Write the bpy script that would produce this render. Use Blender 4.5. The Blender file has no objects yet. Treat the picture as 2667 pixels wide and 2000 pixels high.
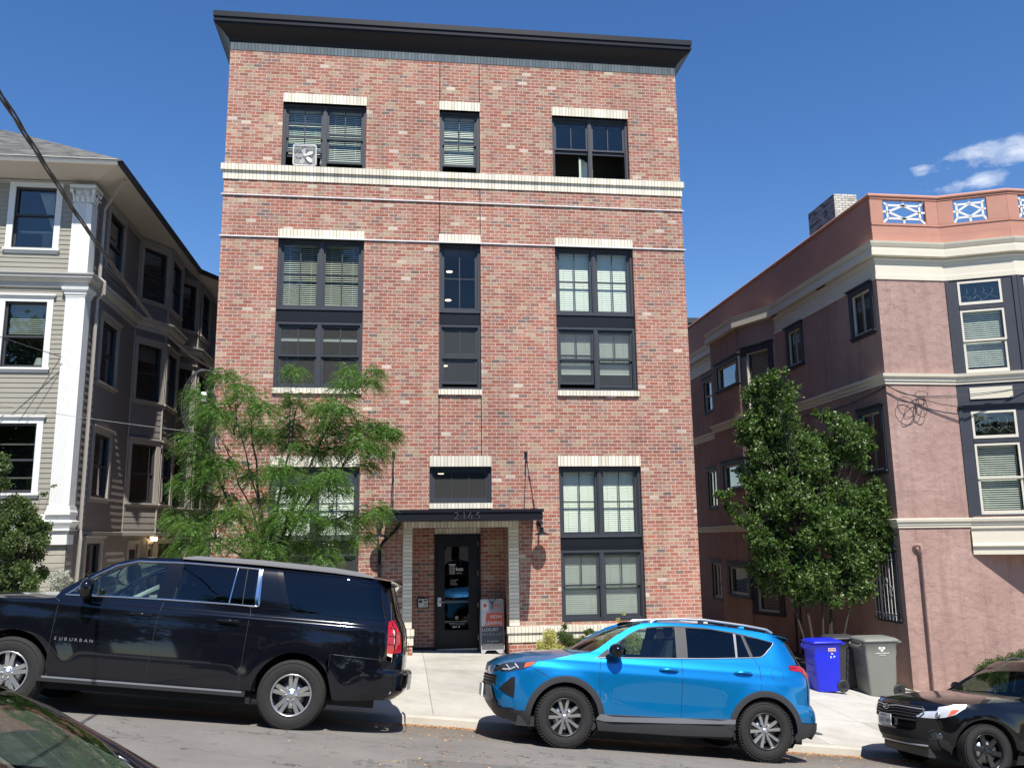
import bpy, math, random
import numpy as np
from mathutils import Vector, Matrix
rnd = random.Random(7)
scene = bpy.context.scene
COL = scene.collection

# ------------------------------------------------------------------ camera, sky, sun
# world axes: X along the street (right), Y away from the camera, Z up; the lens is at the origin, about 2.4 m above the road
cam_d = bpy.data.cameras.new("camera"); cam = bpy.data.objects.new("camera", cam_d); COL.objects.link(cam)
cam_d.sensor_width = 36.0; cam_d.lens = 36.0*2239.33/2667.0; cam_d.clip_start = 0.05; cam_d.clip_end = 3000
yaw, pitch, roll = math.radians(7.4836), math.radians(10.2025), math.radians(-0.7321)
cy_, sy_, cp_, sp_ = math.cos(yaw), math.sin(yaw), math.cos(pitch), math.sin(pitch)
fw = Vector((sy_*cp_, cy_*cp_, sp_)); rt = Vector((cy_, -sy_, 0)); up = rt.cross(fw)
r2 = rt*math.cos(roll)+up*math.sin(roll); u2 = up*math.cos(roll)-rt*math.sin(roll)
cam.matrix_world = Matrix(((r2.x, u2.x, -fw.x, 0), (r2.y, u2.y, -fw.y, 0), (r2.z, u2.z, -fw.z, 0), (0, 0, 0, 1)))
scene.camera = cam

SUN = Vector((0.113, -1.0, 1.6)).normalized()
el = math.asin(SUN.z); az = math.atan2(SUN.x, SUN.y)
world = bpy.data.worlds.new("World"); scene.world = world; world.use_nodes = True
nt = world.node_tree; nt.nodes.clear()
wo = nt.nodes.new("ShaderNodeOutputWorld"); bg = nt.nodes.new("ShaderNodeBackground")
sky = nt.nodes.new("ShaderNodeTexSky"); sky.sky_type = 'NISHITA'; sky.sun_disc = False
sky.sun_elevation = el; sky.sun_rotation = az; sky.air_density = 1.0; sky.dust_density = 0.05; sky.ozone_density = 2.2; sky.altitude = 60
bg.inputs[1].default_value = 0.112
hsv = nt.nodes.new("ShaderNodeHueSaturation"); hsv.inputs['Saturation'].default_value = 1.27; hsv.inputs['Hue'].default_value = 0.508; hsv.inputs['Value'].default_value = 1.0
nt.links.new(sky.outputs[0], hsv.inputs['Color'])
# three small fair-weather clouds low in the sky on the right
tc = nt.nodes.new("ShaderNodeTexCoord")
def wmath(op, a, b=None, c=None):
    n = nt.nodes.new("ShaderNodeMath"); n.operation = op
    for i, v in enumerate((a, b, c)):
        if v is None: continue
        if isinstance(v, (int, float)): n.inputs[i].default_value = v
        else: nt.links.new(v, n.inputs[i])
    return n.outputs[0]
def wdot(v):
    n = nt.nodes.new("ShaderNodeVectorMath"); n.operation = 'DOT_PRODUCT'
    nt.links.new(tc.outputs['Generated'], n.inputs[0]); n.inputs[1].default_value = v; return n.outputs['Value']
mask = None
for (d, su, sv, k) in (((0.80, 1, 0.508), 0.070, 0.016, 1.0), ((0.752, 1, 0.4625), 0.046, 0.011, 0.85), ((0.686, 1, 0.477), 0.014, 0.007, 0.6), ((1.6, 1, 0.6), 0.2, 0.05, 1.0), ((-1.9, 1, 0.62), 0.4, 0.08, 1.0)):
    dv = Vector(d).normalized(); a = Vector((dv.y, -dv.x, 0)).normalized(); b = a.cross(dv).normalized()
    q = wmath('ADD', wmath('POWER', wmath('ABSOLUTE', wmath('MULTIPLY', wdot(a), 1/su)), 2.0), wmath('POWER', wmath('ABSOLUTE', wmath('MULTIPLY', wdot(b), 1/sv)), 2.0))
    g = wmath('MULTIPLY', wmath('MULTIPLY', wmath('MAXIMUM', wmath('SUBTRACT', 1.0, q), 0.0), k), wmath('GREATER_THAN', wdot(dv), 0.0))
    mask = g if mask is None else wmath('MAXIMUM', mask, g)
mp = nt.nodes.new("ShaderNodeMapping"); nt.links.new(tc.outputs['Generated'], mp.inputs[0]); mp.inputs['Scale'].default_value = (1, 1, 2.0)
nz = nt.nodes.new("ShaderNodeTexNoise"); nz.inputs['Scale'].default_value = 22; nz.inputs['Detail'].default_value = 9; nz.inputs['Roughness'].default_value = 0.62
nt.links.new(mp.outputs[0], nz.inputs['Vector'])
cov = wmath('MULTIPLY', wmath('MAXIMUM', wmath('SUBTRACT', wmath('ADD', wmath('MULTIPLY', mask, 0.42), wmath('MULTIPLY', nz.outputs[0], 1.5)), 0.88), 0.0), 1.7)
cov = wmath('MINIMUM', wmath('MULTIPLY', cov, wmath('GREATER_THAN', mask, 0.001)), 0.88)
mx = nt.nodes.new("ShaderNodeMixRGB"); nt.links.new(cov, mx.inputs[0]); nt.links.new(hsv.outputs[0], mx.inputs[1]); mx.inputs[2].default_value = (6.4, 6.8, 7.4, 1)
nt.links.new(mx.outputs[0], bg.inputs[0]); nt.links.new(bg.outputs[0], wo.inputs[0])

sd = bpy.data.lights.new("sun", 'SUN'); sun = bpy.data.objects.new("sun", sd); COL.objects.link(sun)
sd.energy = 5.0; sd.angle = math.radians(0.53); sd.color = (1.0, 0.955, 0.88)
sun.rotation_euler = SUN.to_track_quat('Z', 'Y').to_euler(); sun.location = (0, 0, 30)
vs = scene.view_settings
scene.display_settings.display_device = 'sRGB'; vs.view_transform = 'Standard'; vs.look = 'None'; vs.exposure = 0.50; vs.gamma = 1.0; vs.use_curve_mapping = False
scene.cycles.max_bounces = 8; scene.cycles.transparent_max_bounces = 24; scene.cycles.caustics_reflective = False; scene.cycles.caustics_refractive = False
scene.cycles.use_denoising = True
try: scene.cycles.sample_clamp_indirect = 6
except Exception: pass

# ------------------------------------------------------------------ material helpers
class NT:
    def __init__(s, m): s.t = m.node_tree
    def n(s, typ, **kw):
        x = s.t.nodes.new(typ)
        for k, v in kw.items(): setattr(x, k, v)
        return x
    def link(s, a, b): s.t.links.new(a, b)
    def val(s, sock, v):
        if hasattr(v, 'is_output') or hasattr(v, 'links'): s.link(v, sock)
        else: sock.default_value = v
    def m(s, op, a, b=0.0, c=0.0, clamp=False):
        x = s.n("ShaderNodeMath", operation=op, use_clamp=clamp)
        s.val(x.inputs[0], a); s.val(x.inputs[1], b); s.val(x.inputs[2], c); return x.outputs[0]
    def pos(s):
        g = s.n("ShaderNodeTexCoord"); sp = s.n("ShaderNodeSeparateXYZ"); s.link(g.outputs['Object'], sp.inputs[0]); return sp.outputs, g.outputs['Object']
    def comb(s, x, y, z):
        c = s.n("ShaderNodeCombineXYZ"); s.val(c.inputs[0], x); s.val(c.inputs[1], y); s.val(c.inputs[2], z); return c.outputs[0]
    def noise(s, vec, scale, detail=3, rough=0.5):
        x = s.n("ShaderNodeTexNoise"); s.link(vec, x.inputs['Vector']); x.inputs['Scale'].default_value = scale
        x.inputs['Detail'].default_value = detail; x.inputs['Roughness'].default_value = rough; return x.outputs[0]
    def white(s, vec):
        x = s.n("ShaderNodeTexWhiteNoise"); s.link(vec, x.inputs['Vector']); return x.outputs['Value'], x.outputs['Color']
    def ramp(s, f, stops, interp='LINEAR'):
        r = s.n("ShaderNodeValToRGB"); cr = r.color_ramp; cr.interpolation = interp
        while len(cr.elements) < len(stops): cr.elements.new(0.5)
        for e, (p, c) in zip(cr.elements, stops): e.position = p; e.color = (c[0], c[1], c[2], 1) if len(c) == 3 else c
        s.link(f, r.inputs[0]); return r.outputs[0]
    def mix(s, f, a, b, typ='MIX'):
        x = s.n("ShaderNodeMixRGB", blend_type=typ); s.val(x.inputs[0], f)
        for i, v in ((1, a), (2, b)):
            if isinstance(v, tuple): x.inputs[i].default_value = (v[0], v[1], v[2], 1)
            else: s.link(v, x.inputs[i])
        return x.outputs[0]
    def bump(s, h, strength, dist=0.01):
        b = s.n("ShaderNodeBump"); b.inputs['Strength'].default_value = strength; b.inputs['Distance'].default_value = dist; s.link(h, b.inputs['Height']); return b.outputs[0]
def base_mat(name):
    m = bpy.data.materials.new(name); m.use_nodes = True
    return m, m.node_tree.nodes["Principled BSDF"], NT(m)
MATS = {}
def mat(name, col, rough=0.6, metal=0.0, var=0.12, scale=6.0, bump=0.0, bscale=60.0, coat=0.0, spec=0.5, fine=0.0, emit=0.0, bd=0.01):
    m, p, t = base_mat(name)
    sp, ov = t.pos()
    n1 = t.noise(ov, scale, 4, 0.6)
    f = t.m('SUBTRACT', n1, 0.5)
    if fine: f = t.m('ADD', f, t.m('MULTIPLY', t.m('SUBTRACT', t.noise(ov, scale*14, 3, 0.7), 0.5), fine/max(var, 1e-3)))
    k = t.m('ADD', 1.0, t.m('MULTIPLY', f, var*2))
    c = t.n("ShaderNodeVectorMath", operation='SCALE'); c.inputs[0].default_value = col; t.link(k, c.inputs['Scale'])
    t.link(c.outputs[0], p.inputs['Base Color'])
    p.inputs['Roughness'].default_value = rough; p.inputs['Metallic'].default_value = metal
    p.inputs['Specular IOR Level'].default_value = spec; p.inputs['Coat Weight'].default_value = coat; p.inputs['Coat Roughness'].default_value = 0.03
    if bump: t.link(t.bump(t.noise(ov, bscale, 5, 0.65), bump, bd), p.inputs['Normal'])
    if emit:
        p.inputs['Emission Color'].default_value = (col[0], col[1], col[2], 1); p.inputs['Emission Strength'].default_value = emit
    MATS[name] = m; return m
def bricks(name, axis, bw, bh, stops, mortar, stack=False, mw=0.010, vertical=False, bumpk=0.5, origin=(0, 0), blotch=None):
    """bricks laid in object space: axis 0 = wall along X, 1 = wall along Y"""
    m, p, t = base_mat(name); sp, ov = t.pos()
    u = t.m('ADD', sp[axis], 50.0-origin[0]); v = t.m('ADD', sp[2], 50.0-origin[1])
    row = t.m('FLOOR', t.m('DIVIDE', v, bh))
    sh = 0.0 if stack else t.m('MULTIPLY', t.m('MODULO', row, 2.0), 0.5)
    cu = t.m('ADD', t.m('DIVIDE', u, bw), sh)
    col = t.m('FLOOR', cu)
    fu = t.m('MULTIPLY', t.m('FRACT', cu), bw); fv = t.m('MULTIPLY', t.m('FRACT', t.m('DIVIDE', v, bh)), bh)
    wob = t.m('MULTIPLY', t.m('SUBTRACT', t.noise(ov, 30, 2), 0.5), 0.0015 if stack else 0.006)
    du = t.m('MINIMUM', fu, t.m('SUBTRACT', bw, fu)); dv = t.m('MINIMUM', fv, t.m('SUBTRACT', bh, fv))
    dd = t.m('ADD', t.m('MINIMUM', du, dv), wob)
    mor = t.m('LESS_THAN', dd, mw/2)
    w, wc = t.white(t.comb(row, col, 3.0))
    c = t.ramp(w, stops, 'CONSTANT')
    w2, _ = t.white(t.comb(row, col, 9.0))
    c = t.mix(1.0, c, t.ramp(w2, [(0, (0.87, 0.87, 0.87)), (1, (1.12, 1.12, 1.12))]), 'MULTIPLY')
    if blotch:
        b = t.noise(ov, 22, 4, 0.7); w3, _ = t.white(t.comb(row, col, 21.0))
        fac = t.m('MULTIPLY', t.m('GREATER_THAN', b, 0.555), t.m('GREATER_THAN', w3, 0.66))
        c = t.mix(t.m('MULTIPLY', fac, 0.75), c, blotch)
        dk = t.m('MULTIPLY', t.m('GREATER_THAN', t.noise(ov, 33, 3, 0.7), 0.60), 0.45)
        c = t.mix(dk, c, t.mix(1.0, c, (0.5, 0.45, 0.45), 'MULTIPLY'))
    big = t.ramp(t.noise(ov, 0.35, 3, 0.5), [(0.3, (0.86, 0.85, 0.85)), (0.7, (1.10, 1.08, 1.06))])
    c = t.mix(1.0, c, big, 'MULTIPLY')
    mc = t.mix(t.noise(ov, 3.0, 4), tuple(x*0.82 for x in mortar), tuple(min(1, x*1.15) for x in mortar))
    st = t.noise(t.comb(t.m('MULTIPLY', sp[axis], 2.4), 0.0, t.m('MULTIPLY', sp[2], 0.28)), 1.0, 4, 0.6)
    c = t.mix(mor, c, mc)
    c = t.mix(1.0, c, t.ramp(st, [(0.32, (0.84, 0.83, 0.83)), (0.55, (1.03, 1.03, 1.03))]), 'MULTIPLY')
    t.link(c, p.inputs['Base Color']); p.inputs['Roughness'].default_value = 0.88; p.inputs['Specular IOR Level'].default_value = 0.25
    h = t.m('ADD', t.m('MULTIPLY', t.m('SUBTRACT', 1.0, mor), 1.0), t.m('MULTIPLY', t.noise(ov, 90, 4, 0.7), 0.35))
    t.link(t.bump(h, bumpk, 0.006), p.inputs['Normal'])
    MATS[name] = m; return m
def pane_mat(name, tint, refl=1.0, rough=0.0, screen=0.0):
    m = bpy.data.materials.new(name); m.use_nodes = True; t = NT(m); m.node_tree.nodes.clear()
    o = t.n("ShaderNodeOutputMaterial"); tr = t.n("ShaderNodeBsdfTransparent"); tr.inputs[0].default_value = (*tint, 1)
    gl = t.n("ShaderNodeBsdfGlossy"); gl.inputs['Roughness'].default_value = rough; gl.inputs[0].default_value = (1, 1, 1, 1)
    g = t.n("ShaderNodeNewGeometry"); dp = t.n("ShaderNodeVectorMath", operation='DOT_PRODUCT'); t.link(g.outputs['Incoming'], dp.inputs[0]); t.link(g.outputs['Normal'], dp.inputs[1])
    fr = t.m('ADD', 0.045, t.m('MULTIPLY', t.m('POWER', t.m('SUBTRACT', 1.0, t.m('ABSOLUTE', dp.outputs['Value']), clamp=True), 5.0), 0.955))
    _, ov = t.pos()
    t.link(t.bump(t.noise(ov, 1.3, 2, 0.4), 0.10, 0.02), gl.inputs['Normal'])
    mx = t.n("ShaderNodeMixShader"); t.link(t.m('MULTIPLY', fr, 1.8*refl, clamp=True), mx.inputs[0]); t.link(tr.outputs[0], mx.inputs[1]); t.link(gl.outputs[0], mx.inputs[2])
    if screen:   # insect screen in front of the glass
        df = t.n("ShaderNodeBsdfDiffuse"); df.inputs[0].default_value = (.13, .13, .125, 1); m2 = t.n("ShaderNodeMixShader"); m2.inputs[0].default_value = screen
        t.link(mx.outputs[0], m2.inputs[1]); t.link(df.outputs[0], m2.inputs[2]); mx = m2
    t.link(mx.outputs[0], o.inputs[0]); MATS[name] = m; return m

# ------------------------------------------------------------------ mesh helpers
class MB:
    def __init__(s): s.v = []; s.f = []; s.mi = []; s.sm = []; s.nn = None
    def add(s, vs_, fs, mi=0, smooth=False):
        o = len(s.v); s.v += [tuple(map(float, p)) for p in vs_]
        for f in fs: s.f.append(tuple(i+o for i in f)); s.mi.append(mi); s.sm.append(smooth)
        return s
    def box(s, a, b, mi=0):
        x0, y0, z0 = (min(a[i], b[i]) for i in range(3)); x1, y1, z1 = (max(a[i], b[i]) for i in range(3))
        return s.add([(x0,y0,z0),(x1,y0,z0),(x1,y1,z0),(x0,y1,z0),(x0,y0,z1),(x1,y0,z1),(x1,y1,z1),(x0,y1,z1)],
              [(0,3,2,1),(4,5,6,7),(0,1,5,4),(1,2,6,5),(2,3,7,6),(3,0,4,7)], mi)
    def obox(s, c, ax, h, mi=0):
        c = Vector(c); A = [Vector(a)*k for a, k in zip(ax, h)]
        P = [c+A[0]*i+A[1]*j+A[2]*k for k in (-1, 1) for i, j in ((-1,-1),(1,-1),(1,1),(-1,1))]
        return s.add(P, [(0,3,2,1),(4,5,6,7),(0,1,5,4),(1,2,6,5),(2,3,7,6),(3,0,4,7)], mi)
    def face(s, pts, mi=0, smooth=False): return s.add(pts, [tuple(range(len(pts)))], mi, smooth)
    def prism(s, pts, ext, mi=0, caps=True):
        n = len(pts); e = Vector(ext); P = [Vector(p) for p in pts]
        fs = [(i, (i+1) % n, (i+1) % n+n, i+n) for i in range(n)]
        if caps: fs += [tuple(range(n))[::-1], tuple(range(n, 2*n))]
        return s.add(P+[p+e for p in P], fs, mi)
    def tube(s, path, r, n=8, mi=0, closed=False, smooth=True, flat=1.0):
        P = [Vector(p) for p in path]; m = len(P); R = r if isinstance(r, (list, tuple)) else [r]*m
        vs_ = []; prev = None
        for i in range(m):
            a = P[i-1] if (i > 0 or closed) else P[i]; b = P[(i+1) % m] if (i < m-1 or closed) else P[i]
            t = (b-a).normalized()
            u = t.orthogonal().normalized() if prev is None else (prev-t*prev.dot(t)).normalized()
            prev = u; w = t.cross(u)
            for k in range(n):
                an = 2*math.pi*k/n; vs_.append(P[i]+(u*math.cos(an)+w*math.sin(an)*flat)*R[i])
        fs = []
        for i in range(m if closed else m-1):
            j = (i+1) % m
            for k in range(n): fs.append((i*n+k, i*n+(k+1) % n, j*n+(k+1) % n, j*n+k))
        s.add(vs_, fs, mi, smooth)
        if not closed: s.add(vs_[:n], [tuple(range(n))[::-1]], mi); s.add(vs_[-n:], [tuple(range(n))], mi)
        return s
    def lathe(s, prof, o, ax, n=32, mi=0, smooth=True, ref=None, arc=(0, 2*math.pi)):
        ax = Vector(ax).normalized(); u = (Vector(ref) if ref else ax.orthogonal()).normalized(); w = ax.cross(u); o = Vector(o)
        full = abs(arc[1]-arc[0]-2*math.pi) < 1e-6; m = n if full else n+1
        vs_ = []
        for (r, h) in prof:
            for k in range(m):
                an = arc[0]+(arc[1]-arc[0])*k/n; vs_.append(o+ax*h+(u*math.cos(an)+w*math.sin(an))*r)
        fs = []
        for i in range(len(prof)-1):
            for k in range(n): k2 = (k+1) % m; fs.append((i*m+k, i*m+k2, (i+1)*m+k2, (i+1)*m+k))
        return s.add(vs_, fs, mi, smooth)
    def ball(s, c, r, n=12, mi=0, sc=(1, 1, 1)):
        prof = [(math.sin(math.pi*i/(n//2+2))*r, -math.cos(math.pi*i/(n//2+2))*r) for i in range(n//2+3)]
        o = len(s.v); s.lathe(prof, (0, 0, 0), (0, 0, 1), n, mi)
        for i in range(o, len(s.v)): x, y, z = s.v[i]; s.v[i] = (x*sc[0]+c[0], y*sc[1]+c[1], z*sc[2]+c[2])
        return s
def is_local(p):
    while p is not None:
        if p.get('_local'): return True
        p = p.parent
    return False
def build(name, mb, mats, parent=None, label=None, normals=None):
    """link ONE mesh object; vertices are given in world space (or in the thing's own space when it is turned)"""
    me = bpy.data.meshes.new(name)
    v = mb.v
    if parent is not None and not is_local(parent):
        o = Vector((0, 0, 0)); q = parent
        while q is not None: o += Vector(q.location); q = q.parent
        v = [(a-o.x, b-o.y, c-o.z) for a, b, c in v]
    me.from_pydata(v, [], mb.f)
    for m in (mats if isinstance(mats, (list, tuple)) else [mats]): me.materials.append(MATS[m] if isinstance(m, str) else m)
    me.polygons.foreach_set('material_index', mb.mi); me.polygons.foreach_set('use_smooth', mb.sm); me.update()
    if normals is not None:
        try: me.normals_split_custom_set_from_vertices(normals)
        except Exception as e: print('normals', e)
    ob = bpy.data.objects.new(name, me); COL.objects.link(ob)
    if parent is not None: ob.parent = parent
    if label: ob['label'] = label
    return ob
def thing(name, label, cat, loc=(0, 0, 0), group=None, mw=None):
    o = bpy.data.objects.new(name, None); COL.objects.link(o); o.empty_display_size = 0.3
    if mw is not None: o.matrix_world = mw; o['_local'] = 1
    else: o.location = loc
    o['label'] = label; o['category'] = cat
    if group: o['group'] = group
    return o
def node(name, parent, loc=(0, 0, 0)):
    o = bpy.data.objects.new(name, None); COL.objects.link(o); o.parent = parent; o.location = loc; return o
def tag(o, label, cat, group=None):
    o['label'] = label; o['category'] = cat
    if group: o['group'] = group
    return o
def struct(name, mb, mats, kind='structure', label=None):
    o = build(name, mb, mats); o['kind'] = kind
    if label: o['label'] = label
    return o
def text_mb(s, size, O, ex, ez, depth=0.004, align='LEFT', bold=0.0, sx=1.0):
    """lettering as a mesh lying in the plane O + ex*x + ez*y, extruded towards -(ex x ez)... """
    cu = bpy.data.curves.new('lettering', 'FONT'); cu.body = s; cu.size = size; cu.extrude = depth/2; cu.align_x = align; cu.offset = bold
    cu.resolution_u = 3
    ob = bpy.data.objects.new('lettering', cu); COL.objects.link(ob)
    dg = bpy.context.evaluated_depsgraph_get(); dg.update()
    me = bpy.data.meshes.new_from_object(ob.evaluated_get(dg))
    mb = MB(); ex = Vector(ex).normalized(); ez = Vector(ez).normalized(); n = ex.cross(ez); O = Vector(O)
    mb.add([O+ex*v.co.x*sx+ez*v.co.y+n*v.co.z for v in me.vertices], [tuple(p.vertices) for p in me.polygons])
    bpy.data.objects.remove(ob); bpy.data.curves.remove(cu); bpy.data.meshes.remove(me)
    return mb
def merge(*mbs):
    r = MB()
    for m in mbs:
        mi = m[1] if isinstance(m, tuple) else 0; m = m[0] if isinstance(m, tuple) else m
        o = len(r.v); r.v += m.v; r.f += [tuple(i+o for i in f) for f in m.f]; r.mi += [mi]*len(m.f); r.sm += m.sm
    return r
def copy_tree(o, parent=None):
    c = o.copy(); COL.objects.link(c); c.parent = parent
    for ch in list(o.children): copy_tree(ch, c)
    return c

# ------------------------------------------------------------------ materials
RED = [(0.0, (0.345, 0.140, 0.098)), (0.20, (0.325, 0.120, 0.085)), (0.36, (0.365, 0.165, 0.120)), (0.50, (0.300, 0.128, 0.100)), (0.60, (0.345, 0.175, 0.130)),
       (0.72, (0.365, 0.245, 0.165)), (0.82, (0.385, 0.285, 0.195)), (0.865, (0.235, 0.140, 0.120)), (0.905, (0.325, 0.195, 0.155)), (0.950, (0.170, 0.130, 0.120)), (0.968, (0.55, 0.46, 0.38)), (0.982, (0.37, 0.125, 0.080))]
MORT = (0.53, 0.455, 0.38)
bricks('brick_front', 0, 0.2032, 0.0786, RED, MORT, mw=0.0125, blotch=(0.52, 0.36, 0.28))
bricks('brick_side', 1, 0.2032, 0.0786, RED, MORT, mw=0.0125, blotch=(0.52, 0.36, 0.28))
CR = [(0.0, (0.74, 0.70, 0.57)), (0.3, (0.77, 0.73, 0.61)), (0.6, (0.72, 0.68, 0.55)), (0.85, (0.76, 0.72, 0.61))]
bricks('cream_soldier', 0, 0.0786, 3.0, CR, (0.20, 0.18, 0.15), stack=True, mw=0.0085, bumpk=0.3, origin=(0.04, 1.4))
bricks('cream_stack', 0, 3.0, 0.0786, CR, (0.20, 0.18, 0.15), stack=True, mw=0.009, bumpk=0.3, origin=(1.3, 0))
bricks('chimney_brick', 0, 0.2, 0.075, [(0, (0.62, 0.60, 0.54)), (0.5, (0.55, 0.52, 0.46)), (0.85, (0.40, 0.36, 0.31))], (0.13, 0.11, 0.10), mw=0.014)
bricks('chimney_brick_shaded', 1, 0.2, 0.075, [(0, (0.50, 0.47, 0.42)), (0.5, (0.40, 0.36, 0.32)), (0.75, (0.22, 0.17, 0.15))], (0.10, 0.08, 0.08), mw=0.014)  # darker copy of the chimney brick: side-face shade is put into its colours
mat('black_trim', (0.009, 0.010, 0.0145), 0.42, var=0.10, scale=2, bump=0.05, fine=0.05, spec=0.3)
mat('window_frame', (0.036, 0.040, 0.050), 0.5, var=0.12, scale=3, fine=0.06)
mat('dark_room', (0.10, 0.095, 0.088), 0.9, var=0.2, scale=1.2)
mat('blind_white', (0.80, 0.82, 0.74), 0.6, var=0.04, scale=2)
mat('grey_metal', (0.72, 0.72, 0.73), 0.45, 0.0, var=0.05)
mat('wire_grey', (0.22, 0.22, 0.22), 0.5, var=0.05)
mat('steel', (0.62, 0.62, 0.62), 0.3, 0.9, var=0.08)
mat('white_plastic', (0.75, 0.75, 0.73), 0.5, var=0.06)
mat('clear_plastic', (0.62, 0.63, 0.62), 0.35, var=0.1, scale=15)
mat('fan_grey', (0.50, 0.50, 0.49), 0.5, var=0.05)
mat('fan_mesh', (0.26, 0.255, 0.24), 0.7, var=0.15, scale=20)
mat('white_letter', (0.70, 0.70, 0.68), 0.6, var=0.02)
mat('grey_letter', (0.30, 0.31, 0.31), 0.6, var=0.02)
mat('orange_paint', (0.70, 0.13, 0.05), 0.55, var=0.05)
mat('sign_dark', (0.085, 0.088, 0.095), 0.55, var=0.1, scale=4)
mat('board_plastic', (0.36, 0.36, 0.36), 0.55, var=0.05)
mat('sign_grey', (0.62, 0.62, 0.63), 0.55, var=0.05)
mat('black_plastic', (0.022, 0.023, 0.025), 0.55, var=0.2, scale=8, bump=0.05)
mat('cable_black', (0.03, 0.03, 0.03), 0.5, var=0.3, scale=5)
mat('lamp_lit', (1.0, 0.72, 0.38), 0.5, emit=9.0, var=0)
mat('lamp_soft', (1.0, 0.80, 0.50), 0.5, emit=3.0, var=0)
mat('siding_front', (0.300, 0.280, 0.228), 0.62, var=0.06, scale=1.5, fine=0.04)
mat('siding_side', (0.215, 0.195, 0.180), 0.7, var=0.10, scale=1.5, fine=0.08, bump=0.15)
mat('white_paint', (0.72, 0.72, 0.69), 0.5, var=0.05, scale=2, fine=0.04)
mat('tan_trim', (0.36, 0.33, 0.295), 0.6, var=0.08, scale=2, fine=0.04)
mat('soffit_paint', (0.50, 0.46, 0.41), 0.7, var=0.07, scale=2)
mat('cornice_grey', (0.40, 0.395, 0.37), 0.6, var=0.06)
mat('sash_dark', (0.045, 0.044, 0.050), 0.5, var=0.1)
mat('foundation', (0.36, 0.34, 0.28), 0.9, var=0.25, scale=5, bump=0.5, bscale=25)
mat('salmon_board', (0.46, 0.222, 0.160), 0.75, var=0.18, scale=1.6, fine=0.10, bump=0.12, bscale=40)
def stucco():
    m, p, t = base_mat('stucco'); sp, ov = t.pos()
    c = t.ramp(t.noise(ov, 0.7, 5, 0.6), [(0.28, (0.315, 0.200, 0.172)), (0.55, (0.375, 0.250, 0.215)), (0.75, (0.425, 0.295, 0.258))])
    st = t.noise(t.comb(t.m('MULTIPLY', t.m('ADD', sp[0], sp[1]), 3.5), 0.0, t.m('MULTIPLY', sp[2], 0.4)), 1.0, 5, 0.65)
    c = t.mix(1.0, c, t.ramp(st, [(0.30, (0.80, 0.78, 0.77)), (0.52, (1.02, 1.02, 1.02))]), 'MULTIPLY')
    vo = t.n("ShaderNodeTexVoronoi", feature='DISTANCE_TO_EDGE'); vo.inputs['Scale'].default_value = 0.55
    nz_ = t.n("ShaderNodeTexNoise"); nz_.inputs['Scale'].default_value = 1.8; nz_.inputs['Detail'].default_value = 6; t.link(ov, nz_.inputs['Vector']); av = t.n("ShaderNodeVectorMath", operation='ADD'); t.link(ov, av.inputs[0]); t.link(nz_.outputs['Color'], av.inputs[1]); t.link(av.outputs[0], vo.inputs['Vector'])
    gate = t.m('GREATER_THAN', t.noise(ov, 0.5, 2), 0.54)
    c = t.mix(t.m('MULTIPLY', t.m('MULTIPLY', t.m('LESS_THAN', vo.outputs['Distance'], 0.006), gate), 0.35), c, (0.17, 0.11, 0.09))
    t.link(c, p.inputs['Base Color']); p.inputs['Roughness'].default_value = 0.93; p.inputs['Specular IOR Level'].default_value = 0.25
    h = t.m('ADD', t.noise(ov, 4.5, 3, 0.5), t.m('MULTIPLY', t.noise(ov, 24, 4, 0.7), 0.28))
    t.link(t.bump(h, 0.75, 0.05), p.inputs['Normal']); MATS['stucco'] = m
stucco()
mat('cream_trim', (0.66, 0.61, 0.49), 0.6, var=0.10, scale=1.3, fine=0.05)
mat('ivory_sash', (0.66, 0.62, 0.52), 0.55, var=0.06)
mat('navy_trim', (0.034, 0.038, 0.052), 0.6, var=0.25, scale=3, fine=0.1, bump=0.1)
mat('blue_bin', (0.012, 0.022, 0.55), 0.42, var=0.10, scale=3, fine=0.05, bump=0.05)
mat('badge_grey', (0.26, 0.26, 0.27), 0.35, 0.4, var=0.1)
mat('grey_bin', (0.185, 0.190, 0.165), 0.5, var=0.12, scale=3, fine=0.06, bump=0.06)
mat('dark_bin', (0.045, 0.045, 0.048), 0.5, var=0.12, scale=3)
mat('bark', (0.04, 0.033, 0.025), 0.9, var=0.3, scale=12, bump=0.6, bscale=45)
mat('bark_dark', (0.06, 0.052, 0.045), 0.9, var=0.3, scale=12, bump=0.6, bscale=45)
mat('rubber', (0.017, 0.016, 0.0155), 0.85, var=0.25, scale=20, bump=0.15, bscale=80)
mat('rim_dark', (0.045, 0.045, 0.048), 0.4, 0.5, var=0.1)
mat('rim_silver', (0.58, 0.58, 0.57), 0.28, 0.85, var=0.05)
mat('rim_black', (0.02, 0.02, 0.021), 0.22, 0.4, var=0.1, coat=0.6)
mat('chrome', (0.75, 0.76, 0.78), 0.10, 1.0, var=0.02)
mat('satin_silver', (0.50, 0.50, 0.51), 0.38, 0.7, var=0.05)
mat('paint_black', (0.0035, 0.0040, 0.0070), 0.12, 0.0, var=0.0, coat=1.0, spec=0.15)
mat('paint_black_b', (0.004, 0.004, 0.005), 0.14, 0.0, var=0.0, coat=1.0, spec=0.15)
mat('red_lens', (0.42, 0.004, 0.010), 0.12, var=0.25, scale=14, coat=1.0)
mat('orange_lens', (0.80, 0.12, 0.03), 0.15, var=0.1, coat=1.0)
mat('lamp_bowl', (0.74, 0.75, 0.77), 0.30, 0.45, var=0.30, scale=14, coat=1.0)
mat('lamp_bowl_dark', (0.10, 0.10, 0.11), 0.15, 0.7, var=0.5, scale=13, coat=1.0)
mat('seat_grey', (0.05, 0.05, 0.053), 0.85, var=0.1)
mat('gap_dark', (0.004, 0.004, 0.005), 0.8, var=0)
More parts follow.
